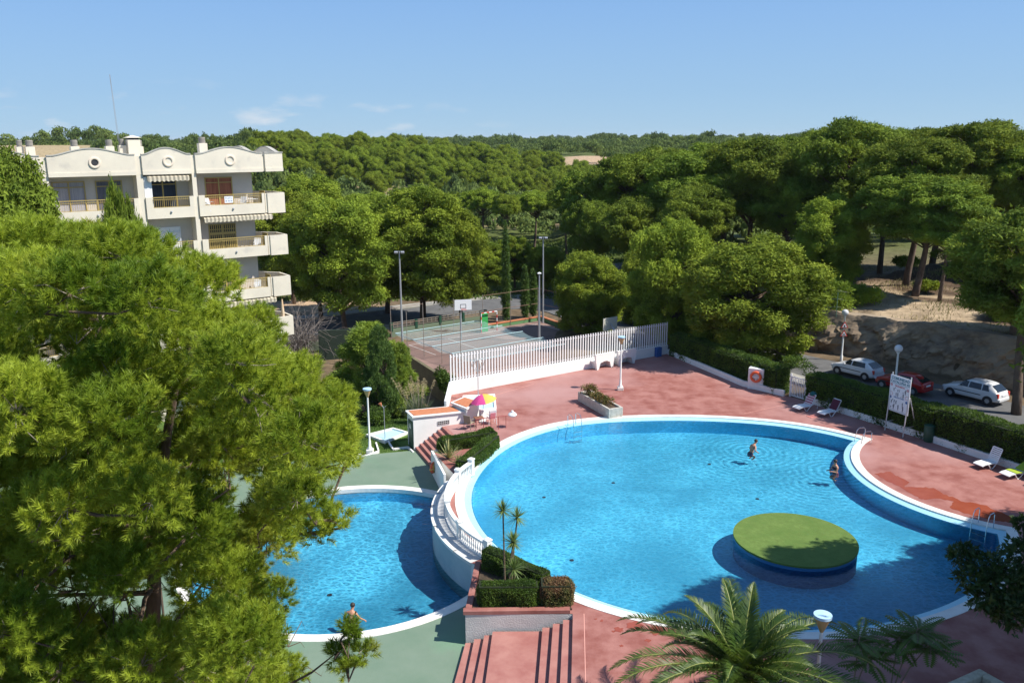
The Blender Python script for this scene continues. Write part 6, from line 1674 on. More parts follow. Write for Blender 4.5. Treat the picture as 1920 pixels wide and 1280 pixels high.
T_px(1768, 76, 405, 130, 'umbrella', 1, "low flat pine branchy crown in front of the leaning trunk", group="pines on the hill", per=1900)
T_px(1944, 54.5, 400, 285, 'tall', 2, "big pine leaning over the street at the right edge of the picture", group="pines along the street", per=1900)
T_px(1915, 63, 425, 200, 'round', 0, "pine behind the white hatchback with spoked wheels", group="pines along the street", per=1900)
# out of the frame on the right: the pines whose shade falls over the near corner of the pool
for (x, y, h_, r_t, i, lab) in ((21.8, 28.3, 15.0, 4.6, 2, "pine outside the right edge shading the near pool corner"), (27.5, 28.5, 14.0, 4.8, 3, "pine outside the right edge shading the near deck"), (31.5, 33.0, 13.0, 4.4, 1, "pine outside the right edge behind the hedge"),
                              (19.0, 20.0, 13.0, 4.2, 0, "pine outside the lower right corner near the building"), (26.0, 23.5, 13.0, 4.5, 1, "pine outside the right edge, second from the building")):
    tree(x, y, 0, h_, r_t, 'tall', i % 4, lab, group="pines outside the right edge", m=M_PINE2, per=1900)
# behind the near pine
T_px(-15, 47, 284, 250, 'tall', 1, "light green pine top rising beside the apartment building at the left edge", group="pines by the apartment building", per=1900)
T_px(235, 31, 366, 78, 'tall', 2, "slender pine top in front of the upper left balconies", group="pines by the apartment building", per=800)
# conifers of the lower garden
t = T_px(708, 60.2, 612, 84, 'cone', 0, "dense green conifer beside the court wall behind the lawn", name="conifer_tree", m=M_CYP, per=1600, leaf=0.30, wid=0.10)
T_px(684, 63.0, 606, 190, 'cone', 1, "golden green rounded conifer left of the dense green one", name="conifer_tree", m=M_CONI, per=1500, leaf=0.30, wid=0.10)
T_px(746, 62.0, 640, 78, 'cone', 2, "smaller golden conifer right of the dense green one", name="conifer_tree", m=M_CONI, per=1500, leaf=0.30, wid=0.10)
def column(u_, Y, topv, wpx, label, seed):
    q = PY(u_, 500, Y); zb = H(q.x, q.y); h_ = PY(u_, topv, Y).z - zb; R = wpx / 2 / FPX * Y; rg = np.random.default_rng(seed)
    t = thing("cypress_tree", label, "tree", (q.x, q.y, zb), 0, "narrow cypresses behind the sports court")
    cl = []
    for k in range(26):
        f = k / 25; rr = R * math.sin(math.pi * min(0.97, 0.12 + 0.85 * f) ** 0.8) ** 0.6; a = k * 2.4
        cl.append((0.25 * rr * math.cos(a), 0.25 * rr * math.sin(a), 0.5 + (h_ - 0.7) * f, max(0.12, rr * 0.85), h_ / 26 * 1.3))
    place("crown", tri_mesh("crown", clump_cloud(rg, cl, 3000, 0.24, 0.08, 0.5, 0.6, 0.3), M_CYP), t); MB().tube([(0, 0, -0.3), (0, 0, h_ * 0.8)], [0.12, 0.04], 6).build("trunk", M_BARK, t)
column(948, 92, 418, 17, "tallest narrow cypress behind the green board", 61)
column(984, 93, 498, 15, "thin cypress right of the tallest one", 62)
column(999, 94, 505, 16, "rightmost cypress beside the far floodlight pole", 63)
# shrubs
def bush(x, y, z, r, h_, label, m, seed, name="shrub", group=None, n=900, leaf=0.14, wid=0.09):
    rg = np.random.default_rng(seed); t = thing(name, label, "shrub", (x, y, z), 0, group)
    cl = [(rg.normal(0, r * 0.38), rg.normal(0, r * 0.38), h_ * rg.uniform(0.3, 0.72), r * rg.uniform(0.38, 0.6), h_ * rg.uniform(0.25, 0.4)) for _ in range(9)]
    place("leaves", tri_mesh("leaves", clump_cloud(rg, cl, n / max(0.25, (r * 0.5 / 1.2) ** 1.6), leaf, wid, 0.3, 0.9, 0.3), m), t); MB().tube([(0, 0, -0.1), (0, 0, h_ * 0.5)], [0.06, 0.03], 6).build("stem", M_BARK, t)
def bpx(u_, v_, z, r, h_, label, m, seed, **k):
    p = P(u_, v_, z); bush(p.x, p.y, z, r, h_, label, m, seed, **k)
bpx(650, 835, LOWZ, 1.1, 1.5, "round yellow green shrub left of the lawn lamp", M_CONI, 71); bpx(640, 800, LOWZ - .1, 1.3, 1.9, "dark shrub behind the lawn lamp", M_HEDGE, 72)
bpx(706, 790, LOWZ - .2, 0.9, 0.9, "low green shrub at the foot of the dense conifer", M_HEDGE, 73); bpx(738, 775, LOWZ - .4, 1.0, 1.5, "leafy shrub between the conifer and the pampas grass", M_CONI, 74)
bpx(765, 768, LOWZ - .5, 1.2, 1.8, "dark shrub behind the pump house roof", M_HEDGE, 75); bpx(835, 740, LOWZ - .3, 0.8, 2.2, "dark shrub squeezed beside the slat fence end", M_HEDGE, 76)
for k, (u_, v_, z, r, h_, lab, m) in enumerate(((1500, 600, 2.0, 2.0, 2.2, "grey green bush on the slope left of the sand", M_DRYBUSH), (1560, 585, 2.8, 2.2, 2.6, "grey green bush at the foot of the grey green pine", M_PINE2), (1610, 575, 3.0, 1.6, 2.2, "pale bush at the left end of the bare sand", M_PINE),
        (1455, 620, 1.5, 2.0, 2.5, "dark bush over the rock cutting", M_PINE2), (1740, 545, 3.8, 1.2, 1.0, "low bush behind the leaning trunk", M_PINE), (1830, 520, 4.0, 2.5, 1.4, "dry tan bush at the back of the bare sand", M_DRYBUSH), (1790, 492, 4.6, 2.6, 1.6, "green bush under the grove right of the trunks", M_PINE),
        (1700, 500, 4.4, 1.6, 1.2, "dark green bush behind the straight trunk", M_PINE2), (1895, 600, 3.4, 2.2, 2.0, "bush beside the big pine at the right edge", M_PINE2), (1380, 640, 0.6, 1.6, 2.0, "dark bush behind the street at the rock's left end", M_PINE2),
        (1190, 545, -1.0, 2.2, 2.4, "grey bush behind the low round pine", M_DRYBUSH), (1150, 520, -1.4, 1.8, 1.4, "green bush right of the low round pine", M_PINE), (1180, 500, -1.6, 1.6, 1.4, "small bush near the reddish bare soil", M_PINE))):
    bpx(u_, v_, z, r, h_, lab, m, 80 + k, leaf=0.22, wid=0.12)
# bare grey bush beside the building
rg = np.random.default_rng(95); db = thing("dry_bush", "leafless grey bush beside the apartment building's lower balconies", "dead bush", (PY(555, 540, 82).x, 82, -2.6)); mb = MB()
for k in range(170):
    a = rg.uniform(0, 6.28); e_ = rg.uniform(0.5, 1.5); p = np.array([0, 0, 0.0]); d = np.array([math.cos(a) * math.cos(e_), math.sin(a) * math.cos(e_), math.sin(e_)]); pts = [tuple(p)]
    for i in range(6): p = p + d * rg.uniform(0.7, 1.2); d = d + rg.normal(0, 0.25, 3) - np.array([0, 0, 0.12 * i]); d /= np.linalg.norm(d); pts.append(tuple(p))
    mb.tube(pts, [0.035, 0.03, 0.025, 0.02, 0.015, 0.012, 0.008], 4, False)
mb.build("branches", M_DRYBUSH, db)

# ------------------------------------------------------------------ valley wood
rv = random.Random(77); placed = []
def open_ground(u_, v_, Y, x):
    if Y < 182 and 860 < u_ < 1085: return True
    if math.hypot((x - 42) / 28, (Y - 420) / 48) < 1: return True
    if math.hypot((x + 225) / 70, (Y - 392) / 70) < 1: return True
    if u_ < 118 and 335 < Y < 470: return True
    if 1050 < u_ < 1150 and 330 < Y < 470: return True
    if 222 < Y < 240 and -15 < x < 40: return True
    if 212 < Y < 272 and 585 < u_ < 885: return rv.random() < 0.8
    if 1.0 < (x + 8) / 10 < 3.2 and 330 < Y < 350: return True
    return False
near_n = 0; cnt = 0; tries = 0
far_pts = []
for ring in range(64):
    Y0 = 125 * (1.0355 ** ring)
    if Y0 > 1150: break
    step = 5.4 + Y0 * 0.006
    u_ = -90 + rv.uniform(0, 30)
    while u_ < 2010:
        Y = Y0 * rv.uniform(0.982, 1.018); q = PY(u_, 300, Y); zb = H(q.x, q.y); pu, pv = proj(q.x, q.y, zb + 5)
        ok = not open_ground(u_, pv, Y, q.x) and rv.random() > 0.08
        if Y < 150 and 860 < u_ < 1100: ok = False
        if Y < 134 and u_ > 1080: ok = False
        if Y > 140 and u_ > 1120 and Y < 420: ok = (Y > 250 and rv.random() < 0.3) or Y < 165
        if ok:
            r_t = rv.uniform(2.9, 4.9) * (1 + 0.0005 * Y); h_ = rv.uniform(6.2, 9.5) * (0.92 + 0.22 * math.sin(u_ * 0.021 + Y * 0.01) + 0.12 * math.sin(u_ * 0.067 + 1))
            far_pts.append((Y, q.x, q.y, zb, h_, r_t, u_, pv))
        u_ += step / Y * FPX * rv.uniform(0.75, 1.35)
far_pts.sort()
GV = "round pines of the wood in the valley"
lab_v = "one of the many look-alike round pines of the wood in the valley"
k_ = 0; rest = []
for pnt in far_pts:
    Y, x, y, zb, h_, r_t, u_, pv = pnt
    vis = 480 < u_ < 1120 and Y > 250
    if vis and k_ < 170:
        tree(x, y, zb - 2.0, r_t * 1.8 + 2.0, r_t * 0.9, 'low', k_ % 4, lab_v, group=GV); k_ += 1
    else: rest.append(pnt)
rgf = np.random.default_rng(7)
fp = []
for v in range(10):
    cl = []
    for _ in range(11):
        a = rgf.uniform(0, 6.28); f = rgf.random(); rr = 0.78 * math.sqrt(max(0.05, 1 - f ** 2)) * rgf.uniform(0.4, 1)
        cl.append((rr * math.cos(a), rr * math.sin(a), 0.38 + 0.5 * f, rgf.uniform(0.28, 0.42), rgf.uniform(0.12, 0.20)))
    T = []
    for c in cl:
        nn_f = 58; d = rdir(rgf, nn_f); d[:, 2] = np.abs(d[:, 2]) * 0.9 + d[:, 2] * 0.3; p = np.array(c[:3]) + d * np.array([c[3], c[3], c[4]]) * rgf.uniform(0.75, 1.05, (nn_f, 1))
        T.append(skin_tris(rgf, p, d, 0.13, 0.14, 0.5))
    fp.append(np.concatenate(T))
acc = []
for (Y, x, y, zb, h_, r_t, u_, pv) in rest:
    b_ = fp[rv.randrange(10)]; n_keep = len(b_) if Y < 330 else int(len(b_) * 0.62)
    b_ = b_[rgf.permutation(len(b_))[:n_keep]]; a = rv.uniform(0, 6.28); c_, s_ = math.cos(a), math.sin(a)
    R = np.array([[c_ * r_t, s_ * r_t, 0], [-s_ * r_t, c_ * r_t, 0], [0, 0, h_]])
    acc.append(b_ @ R + np.array([x, y, zb]))
fo = place("far_pine_wood", tri_mesh("far_pine_wood", np.concatenate(acc), M_FAR)); tag(fo, "distant pine wood covering the ridge under the sky", "forest", kind='stuff')
print("wood trees", len(rest), "individual", k_, "tris", sum(len(a) for a in acc))
# scattered ground cover in the field and on the hill
def scatter(name, label, cat, n, rngs, zone_f, m, leaf, wid, up_):
    rg = np.random.default_rng(rngs); pts = []
    x, y = zone_f(rg, n); z = height(x, y); pos = np.stack([x, y, z + 0.02], 1); out = np.tile([0, 0, up_], (len(x), 1)).astype(float)
    o = place(name, tri_mesh(name, leaf_tris(rg, pos, out, leaf, wid, 0.6), m)); return tag(o, label, cat, kind='stuff')
def zf_hill(rg, n):
    x = rg.uniform(16, 62, n * 3); y = rg.uniform(60, 112, n * 3); d, ny0 = rock_dist(x, y); s = np.sin(x * 0.5 + 1) * np.cos(y * 0.6) + rg.normal(0, 0.5, len(x)); k = (d > 2.5) & (s > 0.45); return x[k][:n], y[k][:n]
scatter("dry_grass", "dry tan grass tufts on the sandy hilltop", "grass", 26000, 5, zf_hill, mat("dry_grass_blades", (0.34, 0.27, 0.12), 0.9, (0.16, 0.17, 0.05), 0.4, 4, ramp=(0.4, 0.6)), 0.34, 0.05, 1.0)
def zf_lawn(rg, n): x = rg.uniform(-20, -4.4, n); y = rg.uniform(51.8, 61, n); k = ~in_poly(x, y, [(-6.8, 51.5), (-3, 53.2), (-4, 55.5), (-7.6, 53.6)]) & ~in_poly(x, y, [(-10, 55), (-8.2, 56.2), (-6.9, 54.8), (-8.4, 53.2)]); return x[k], y[k]
scatter("lawn_grass", "mown green grass of the small shower lawn", "grass", 60000, 6, zf_lawn, mat("lawn_blades", (0.06, 0.13, 0.02), 0.8, (0.11, 0.19, 0.03), 0.6), 0.07, 0.04, 1.0)
def zf_field(rg, n): x = rg.uniform(-30, 40, n); y = rg.uniform(106, 185, n); return x, y
scatter("field_scrub", "green scrub and grass of the field under the umbrella pines", "scrub", 60000, 7, zf_field, mat("field_scrub", (0.07, 0.12, 0.02), 0.9, (0.15, 0.20, 0.04), 0.08, 6, trans=0.2), 0.55, 0.30, 0.6)

# ================================================================== THE NEAR PINE
SIL = [(-500, 372), (0, 368), (70, 392), (180, 400), (240, 410), (300, 440), (355, 480), (430, 502), (500, 560), (545, 620), (540, 665), (610, 668), (652, 720), (675, 830), (655, 885), (602, 905), (612, 950), (638, 978), (605, 1030), (565, 1060), (605, 1130), (605, 1180), (560, 1215), (575, 1400), (-500, 1500)]
GAPS = [[(195, 1090), (330, 1098), (380, 1130), (335, 1175), (260, 1150)]]
THIN = [[(90, 1060), (190, 1060), (280, 1200), (250, 1275), (190, 1275), (100, 1150)], [(400, 990), (560, 985), (565, 1130), (420, 1130)], [(290, 760), (430, 740), (430, 900), (300, 900)]]
def pin(u_, v_, poly): return bool(in_poly(np.array([float(u_)]), np.array([float(v_)]), poly)[0])
rn = np.random.default_rng(123)
TB, TT = Vector((-8.6, 12.6, -1.3)), Vector((-4.3, 12.4, 15.2))
def trunkp(z):
    f = (z + 1.3) / 16.5; return TB.lerp(TT, f) + Vector((0.45 * math.sin(f * 5), 0.25 * math.sin(f * 4 + 1), 0))
clumps = []; tries = 0
while len(clumps) < 330 and tries < 60000:
    tries += 1
    x, y, z = rn.uniform(-13.5, 0.3), rn.uniform(8.6, 16.5), rn.uniform(4.5, 17.3)
    ax = trunkp(z); rr = math.hypot(x - ax.x, y - ax.y); zz = (z - 9.0) / 8.4
    env = 6.6 * math.sqrt(max(0, 1 - abs(zz) ** 2.4)) * (1 + 0.15 * math.sin(3 * math.atan2(y - ax.y, x - ax.x)))
    if rr > env or rr < 0.12 * env: continue
    R = rn.uniform(0.42, 0.70)
    u_, v_ = proj(x, y, z); dpx = R * 0.8 * FPX / math.hypot(y, z - 18)
    if not (pin(u_ + dpx, v_, SIL) and pin(u_, v_ - dpx * 0.8, SIL) and pin(u_ + dpx * 0.7, v_ + dpx * 0.7, SIL) and pin(u_ + dpx * 0.7, v_ - dpx * 0.7, SIL)): continue
    if any(pin(u_ + a * dpx, v_ + b_ * dpx, g_) for g_ in GAPS for a, b_ in ((0, 0), (1, 0), (-1, 0), (0, 1), (0, -1))) : continue
    if any(pin(u_, v_, g_) for g_ in THIN) and rn.random() < 0.65: continue
    if any((x - c[0]) ** 2 + (y - c[1]) ** 2 + (z - c[2]) ** 2 < (0.78 * (R + c[3])) ** 2 for c in clumps): continue
    clumps.append((x, y, z, R))
for (u_, v_, dist_, R) in ((655, 1195, 12.0, 0.13), (680, 1228, 12.0, 0.16), (652, 1250, 12.0, 0.15), (632, 1222, 12.1, 0.12), (648, 868, 12.5, 0.15), (625, 975, 12.0, 0.22), (600, 1000, 12.2, 0.25), (655, 1178, 12.0, 0.08)):
    q = PY(u_, v_, dist_ * 0.86); clumps.append((q.x, q.y, q.z, R))
print("near pine clumps", len(clumps))
npine = thing("near_pine", "large bright green pine filling the left of the picture", "tree", tuple(TB))
mb = MB(); pts = [trunkp(-1.3 + 16.3 * i / 14) for i in range(15)]
mb.tube([p - TB for p in pts], [0.30 - 0.018 * i for i in range(15)], 12)
def hdist(c): return math.hypot(c[0] - trunkp(c[2]).x, c[1] - trunkp(c[2]).y)
order = sorted(clumps, key=hdist); done = []
for (x, y, z, R) in order:
    hd = hdist((x, y, z)); e_ = Vector((x, y, z))
    best = min(done, key=lambda c: (Vector(c[:3]) - e_).length + 0.5 * max(0, c[2] - z), default=None)
    if best is not None and (Vector(best[:3]) - e_).length < max(1.9, hd * 0.6): s_ = Vector(best[:3])
    else: zs = max(2.0, min(14.6, z - 0.42 * hd - rn.uniform(0, 0.8))); s_ = trunkp(zs)
    done.append((x, y, z)); thick = (s_ - trunkp(s_.z)).length < 0.3
    m1 = s_.lerp(e_, 0.35) + Vector((rn.normal(0, 0.15), rn.normal(0, 0.15), -0.10)); m2 = s_.lerp(e_, 0.72) + Vector((rn.normal(0, 0.15), rn.normal(0, 0.15), -0.12))
    mb.tube([s_ - TB, m1 - TB, m2 - TB, e_ - TB], [0.07, 0.045, 0.028, 0.012] if thick else [0.022, 0.018, 0.014, 0.008], 6, False)
for k in range(26):                       # dead lower limbs with side twigs
    z0_ = rn.uniform(6.5, 12.5); a = rn.uniform(0, 6.28); L_ = rn.uniform(1.6, 3.6); p = trunkp(z0_) - TB; d_ = Vector((math.cos(a), math.sin(a), rn.uniform(-0.15, 0.35))); pts = [p.copy()]
    for i in range(6): p = p + d_ * L_ / 6; d_ = (d_ + Vector(rn.normal(0, 0.16, 3)) + Vector((0, 0, -0.03))).normalized(); pts.append(p.copy())
    mb.tube(pts, [0.045, 0.035, 0.028, 0.022, 0.016, 0.011, 0.005], 6, False)
    for q_ in pts[2:]:
        for _ in range(3):
            t1 = q_ + Vector(rn.normal(0, 0.28, 3)); mb.tube([q_, t1, t1 + Vector(rn.normal(0, 0.15, 3))], [0.012, 0.008, 0.003], 4, False)
mb.build("trunk", M_BARK, npine, True)
needles = []; tw = MB()
for ci, (x, y, z, R) in enumerate(clumps):
    ns = int(210 * (R / 0.55) ** 2) + 8
    d = rdir(rn, ns); d[:, 2] = d[:, 2] + 0.45; d /= np.linalg.norm(d, axis=1, keepdims=True)
    base = np.array([x, y, z]) + d * (R * (0.15 + 0.78 * rn.random((ns, 1)) ** 0.5)) * np.array([1, 1, 0.8])
    sd = d * 0.7 + np.array([0, 0, 0.55]) + rn.normal(0, 0.25, (ns, 3)); sd /= np.linalg.norm(sd, axis=1, keepdims=True)
    k = 70
    B = np.repeat(base, k, 0); SD = np.repeat(sd, k, 0); t_ = rn.random((ns * k, 1))
    pos = B + SD * t_ * 0.13
    rad = np.cross(SD, rdir(rn, ns * k)); rad /= np.linalg.norm(rad, axis=1, keepdims=True)
    nd = SD * (0.45 + 0.6 * t_) + rad * 0.85; nd /= np.linalg.norm(nd, axis=1, keepdims=True)
    L_ = 0.095 * rn.uniform(0.7, 1.15, (ns * k, 1)); sdv = np.cross(nd, rdir(rn, ns * k)); sdv /= np.linalg.norm(sdv, axis=1, keepdims=True); w = sdv * 0.0042
    needles.append(np.stack([pos - w, pos + w, pos + nd * L_], 1) - np.array(TB))
    for j in range(0, ns, 24):
        b_ = Vector(base[j]) - TB; c_ = Vector((x, y, z)) - TB; tw.tube([c_.lerp(b_, 0.1), c_.lerp(b_, 0.6) + Vector(rn.normal(0, 0.03, 3)), b_], [0.007, 0.005, 0.003], 4, False)
    if ci % 8 == 0 and R > 0.4 and math.hypot(x - trunkp(z).x, y - trunkp(z).y) < 4.2:            # bare grey twigs inside the crown
        for j in range(3):
            a = rdir(rn, 1)[0]; p = Vector((x, y, z)) - TB; q1 = p + Vector(a) * 0.4 + Vector((0, 0, -0.2)); q2 = q1 + Vector(rdir(rn, 1)[0]) * 0.18; tw.tube([p, q1, q2], [0.012, 0.008, 0.003], 4, False); tw.tube([q1, q1 + Vector(rdir(rn, 1)[0]) * 0.28], [0.006, 0.003], 4, False)
tw.build("twigs", M_TWIG, npine)
NT = np.concatenate(needles); print("needles", len(NT)); place("crown", tri_mesh("crown", NT, M_NEEDLE), npine)
# ================================================================== APARTMENT BUILDING
BZ = -3.0; O = (-19.0, 66.0)
ab = thing("apartment_building", "cream apartment building with wavy parapet and stacked balconies", "building", (O[0], O[1], BZ), math.atan2(8.5, 11.8))
def B(x0, x1, y0, y1, z0, z1): return MB().box(((x0 + x1) / 2, (y0 + y1) / 2, (z0 + z1) / 2 - BZ), (x1 - x0, y1 - y0, z1 - z0))
def bx2(mb, x0, x1, y0, y1, z0, z1): return mb.box(((x0 + x1) / 2, (y0 + y1) / 2, (z0 + z1) / 2 - BZ), (x1 - x0, y1 - y0, z1 - z0))
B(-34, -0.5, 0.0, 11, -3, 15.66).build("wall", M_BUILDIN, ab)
rfm = B(-34, 1.45, -0.94, 11.2, 15.70, 15.95).build("roof", M_BUILD, ab)
bays = [(-33.4, -28.1, 1), (-27.7, -22.4, 1), (-22.0, -19.95, 0), (-19.55, -14.62, 1), (-14.22, -8.86, 1), (-8.44, -5.16, 1), (-4.86, -0.03, 1)]
def wave(x0, x1, zlow=16.98, amp=0.43, n=26):
    out = []
    for i in range(n + 1):
        f = i / n; out.append((x0 + (x1 - x0) * f, zlow + amp * (max(0, math.sin(math.pi * (f * 1.16 - 0.08)))) ** 1.3))
    return out
par = MB(); cop = MB(); lip = MB()
for x0, x1, wv_ in bays:
    top = wave(x0, x1) if wv_ else [(x0, 16.98), (x1, 16.98)]
    prof = [(x0, 15.66 - BZ)] + [(x1, 15.66 - BZ)] + [(p[0], p[1] - BZ) for p in top[::-1]]
    par.extr(prof, (0, -1.2, 0), (1, 0, 0), (0, 0, 1), (0, 1, 0), 0.24)
    cop.extr([(p[0], p[1] - BZ + 0.002) for p in top] + [(p[0], p[1] - BZ + 0.07) for p in top[::-1]], (0, -1.24, 0), (1, 0, 0), (0, 0, 1), (0, 1, 0), 0.32)
    bx2(lip, x0, x1, -1.245, -1.203, 15.64, 15.90)
bx2(par, 0.17, 1.52, -1.2, -0.96, 15.66, 16.98); bx2(cop, 0.13, 1.56, -1.24, -0.92, 16.982, 17.05); bx2(lip, 0.17, 1.52, -1.245, -1.203, 15.64, 15.90)
# side parapet with waves
for y0, y1 in ((-0.9, 4.6), (4.9, 11.0)):
    top = wave(y0, y1, amp=0.40); par.extr([(y0, 15.66 - BZ), (y1, 15.66 - BZ)] + [(p[0], p[1] - BZ) for p in top[::-1]], (1.28, 0, 0), (0, 1, 0), (0, 0, 1), (1, 0, 0), 0.24)
    cop.extr([(p[0], p[1] - BZ + 0.002) for p in top] + [(p[0], p[1] - BZ + 0.07) for p in top[::-1]], (1.24, 0, 0), (0, 1, 0), (0, 0, 1), (1, 0, 0), 0.32)
par.build("parapet", M_BUILD, ab); cop.build("coping", mat("grey_weathered_coping", (0.34, 0.33, 0.30), 0.9, (0.48, 0.46, 0.41), 1.5, 7), ab); lip.build("cornice", M_BUILD, ab)
for x, dk in ((-30.7, 0), (-25.0, 0), (-17.1, 0), (-11.4, 1), (-6.7, 0), (-2.40, 0)):
    mb = MB(); vs, fs = torus(0.30, 0.085, 28, 8); mb.add([(a + x, b_ * 0.8 - 1.22, c_ + 16.52 - BZ) for a, b_, c_ in vs], fs); me_ = mb.build("medallion", mat("cream_trim", (0.72, 0.62, 0.50), 0.8), ab, True)
    MB().add([(x + 0.27 * math.cos(2 * math.pi * k / 20), -1.212, 16.52 - BZ + 0.27 * math.sin(2 * math.pi * k / 20)) for k in range(20)], [tuple(range(20))[::-1]]).build("disc", M_DARK if dk else M_BUILD, me_)
# pilasters and partition walls
for x0, x1 in ((-34, -33.4), (-28.1, -27.7), (-22.4, -22.0), (-19.95, -19.55), (-14.62, -14.22), (-8.86, -8.44), (-5.16, -4.86)):
    B(x0, x1, -1.08, 0.0, -3, 16.9).build("pillar", M_BUILD, ab)
for z_ in (0,): B(-0.03, 0.17, -1.08, -0.94, 15.66, 16.9).build("pillar", M_BUILD, ab)
GLINT = mat("window_reflection_glass", (0.03, 0.035, 0.04), 0.06, spec=0.9)
def window(x0, x1, z0, z1, cm, div=1, grille=False, frame=M_BRASS):
    f = MB(); t_ = 0.07
    bx2(f, x0, x1, -0.07, -0.01, z1 - t_, z1); bx2(f, x0, x1, -0.07, -0.01, z0, z0 + t_)
    bx2(f, x0, x0 + t_, -0.07, -0.01, z0 + t_, z1 - t_); bx2(f, x1 - t_, x1, -0.07, -0.01, z0 + t_, z1 - t_)
    for k in range(1, div + 1): xm = x0 + (x1 - x0) * k / (div + 1); bx2(f, xm - 0.04, xm + 0.04, -0.075, -0.012, z0 + t_, z1 - t_)
    if z1 - z0 > 2.1: bx2(f, x0 + t_, x1 - t_, -0.072, -0.014, z1 - 0.42, z1 - 0.36)
    w_ = f.build("window", frame, ab)
    bx2(MB(), x0 + 0.05, x1 - 0.05, -0.012, -0.004, z0 + 0.05, z1 - 0.05).build("pane", GLINT if cm is None else cm, w_)
    if grille:
        g_ = MB(); k = int((x1 - x0) / 0.15)
        for i in range(k + 1): x = x0 + 0.05 + (x1 - x0 - 0.1) * i / k; bx2(g_, x - 0.03, x + 0.03, -0.12, -0.10, z0 + 0.05, z1 - 0.06)
        for zz in (z0 + 0.9, z0 + 1.35): bx2(g_, x0, x1, -0.13, -0.098, zz, zz + 0.16)
        g_.build("grille", M_BRASS, w_)
def rail(x0, x1, zt, zb_, par_=None):
    r2 = MB(); bx2(r2, x0, x1, -1.16, -1.11, zt - 0.05, zt); bx2(r2, x0, x1, -1.15, -1.12, zt - 0.20, zt - 0.17); bx2(r2, x0, x1, -1.15, -1.12, zb_, zb_ + 0.03)
    k = int((x1 - x0) / 0.13)
    for i in range(1, k): x = x0 + (x1 - x0) * i / k; bx2(r2, x - 0.008, x + 0.008, -1.145, -1.125, zb_, zt - 0.04)
    k = max(1, int((x1 - x0) / 1.7))
    for i in range(k + 1): x = x0 + (x1 - x0) * i / k; bx2(r2, x - 0.025, x + 0.025, -1.155, -1.115, zb_, zt)
    r2.build("balcony_rail", M_BRASS, ab)
for k in range(5):
    d = -3.15 * k
    for bi, (x0, x1, wv_) in enumerate(bays):
        if x1 < -15 and k > 1: continue
        xa = x0 + 0.02; xb = x1 - 0.02; last = bi == len(bays) - 1
        mb = MB(); bx2(mb, xa, xb, -1.2, -1.02, 12.62 + d, 13.36 + d)
        bx2(mb, xa, xb, -1.02, -0.002, 12.72 + d, 12.92 + d)
        bx2(mb, xa, xa + 0.42, -1.196, -1.03, 13.362 + d, 14.10 + d); bx2(mb, xb - (0.20 if last else 0.3), xb, -1.196, -1.03, 13.362 + d, 14.08 + d)
        mb.build("balcony", M_BUILD, ab)
        rail(xa + 0.42, xb - (0.2 if last else 0.3), 14.10 + d, 13.38 + d)
        MB().lathe([(0.06, 0), (0.08, 0.05), (0.05, 0.12)], ((x0 + x1) / 2, -1.24, 13.0 + d - BZ), 8).build("lamp", M_METAL, ab)
    # projecting corner box with its slanting return
    mb = MB(); bx2(mb, 0.02, 0.17, -1.12, -1.0, 12.62 + d, 14.05 + d); bx2(mb, 0.17, 1.5 + 0.02 * k, -1.2, -1.06, 12.58 + d, 14.07 + d)
    x_ = 1.5 + 0.02 * k
    mb.extr([(x_, -1.06), (x_, 0.9), (-0.5, 3.4), (-0.5, 3.2), (x_ - 0.14, 0.84), (x_ - 0.14, -1.06)], (0, 0, 12.58 + d - BZ), (1, 0, 0), (0, 1, 0), (0, 0, 1), 1.49)
    mb.extr([(0.0, -1.05), (x_ - 0.15, -1.05), (x_ - 0.15, 0.83), (-0.49, 3.1), (-0.49, 0.0), (0.0, 0.0)], (0, 0, 12.74 + d - BZ), (1, 0, 0), (0, 1, 0), (0, 0, 1), 0.17)
    mb.build("corner_balcony", M_BUILD, ab)
    mb = MB(); bx2(mb, 0.02, 0.06, -1.0, 0.05, 13.1 + d, 14.25 + d)
    for i in range(7): bx2(mb, 0.0, 0.025, -0.95 + i * 0.15, -0.93 + i * 0.15, 13.1 + d, 14.2 + d)
    mb.build("side_rail", M_BRASS, ab)
    zt, zb_ = 15.30 + d, 12.94 + d
    if k: zt = 15.05 + d
    cms = {0: (M_CURTAIN, M_CURTBLUE, M_CURTRED), 1: (M_CURTAIN, M_PLASTIC, M_CURTBLUE), 2: (M_CURTAIN, None, M_CURTBLUE), 3: (None, M_CURTAIN, None), 4: (None, None, None)}[k]
    window(-13.95, -11.95, zb_, zt, cms[0], 1); window(-11.3, -9.6, zb_, zt, cms[0] if k else mat("shadowed_curtain", (0.16, 0.16, 0.19), 0.8, (0.08, 0.08, 0.10), 6, 3, stretch=(3, 3, 0.1)), 1)  # top floor: copy of the grey curtain with shade put into its colour
    window(-7.9, -6.0, zb_, zt, cms[1], 1, frame=M_BRASS if k != 1 else M_PLASTIC); window(-4.0, -2.0, zb_, zt, cms[2], 1, grille=(k == 1))
    if k < 2: window(-19.2, -17.0, zb_, zt, M_CURTAIN, 1); window(-26, -24, zb_, zt, M_CURTAIN, 1)
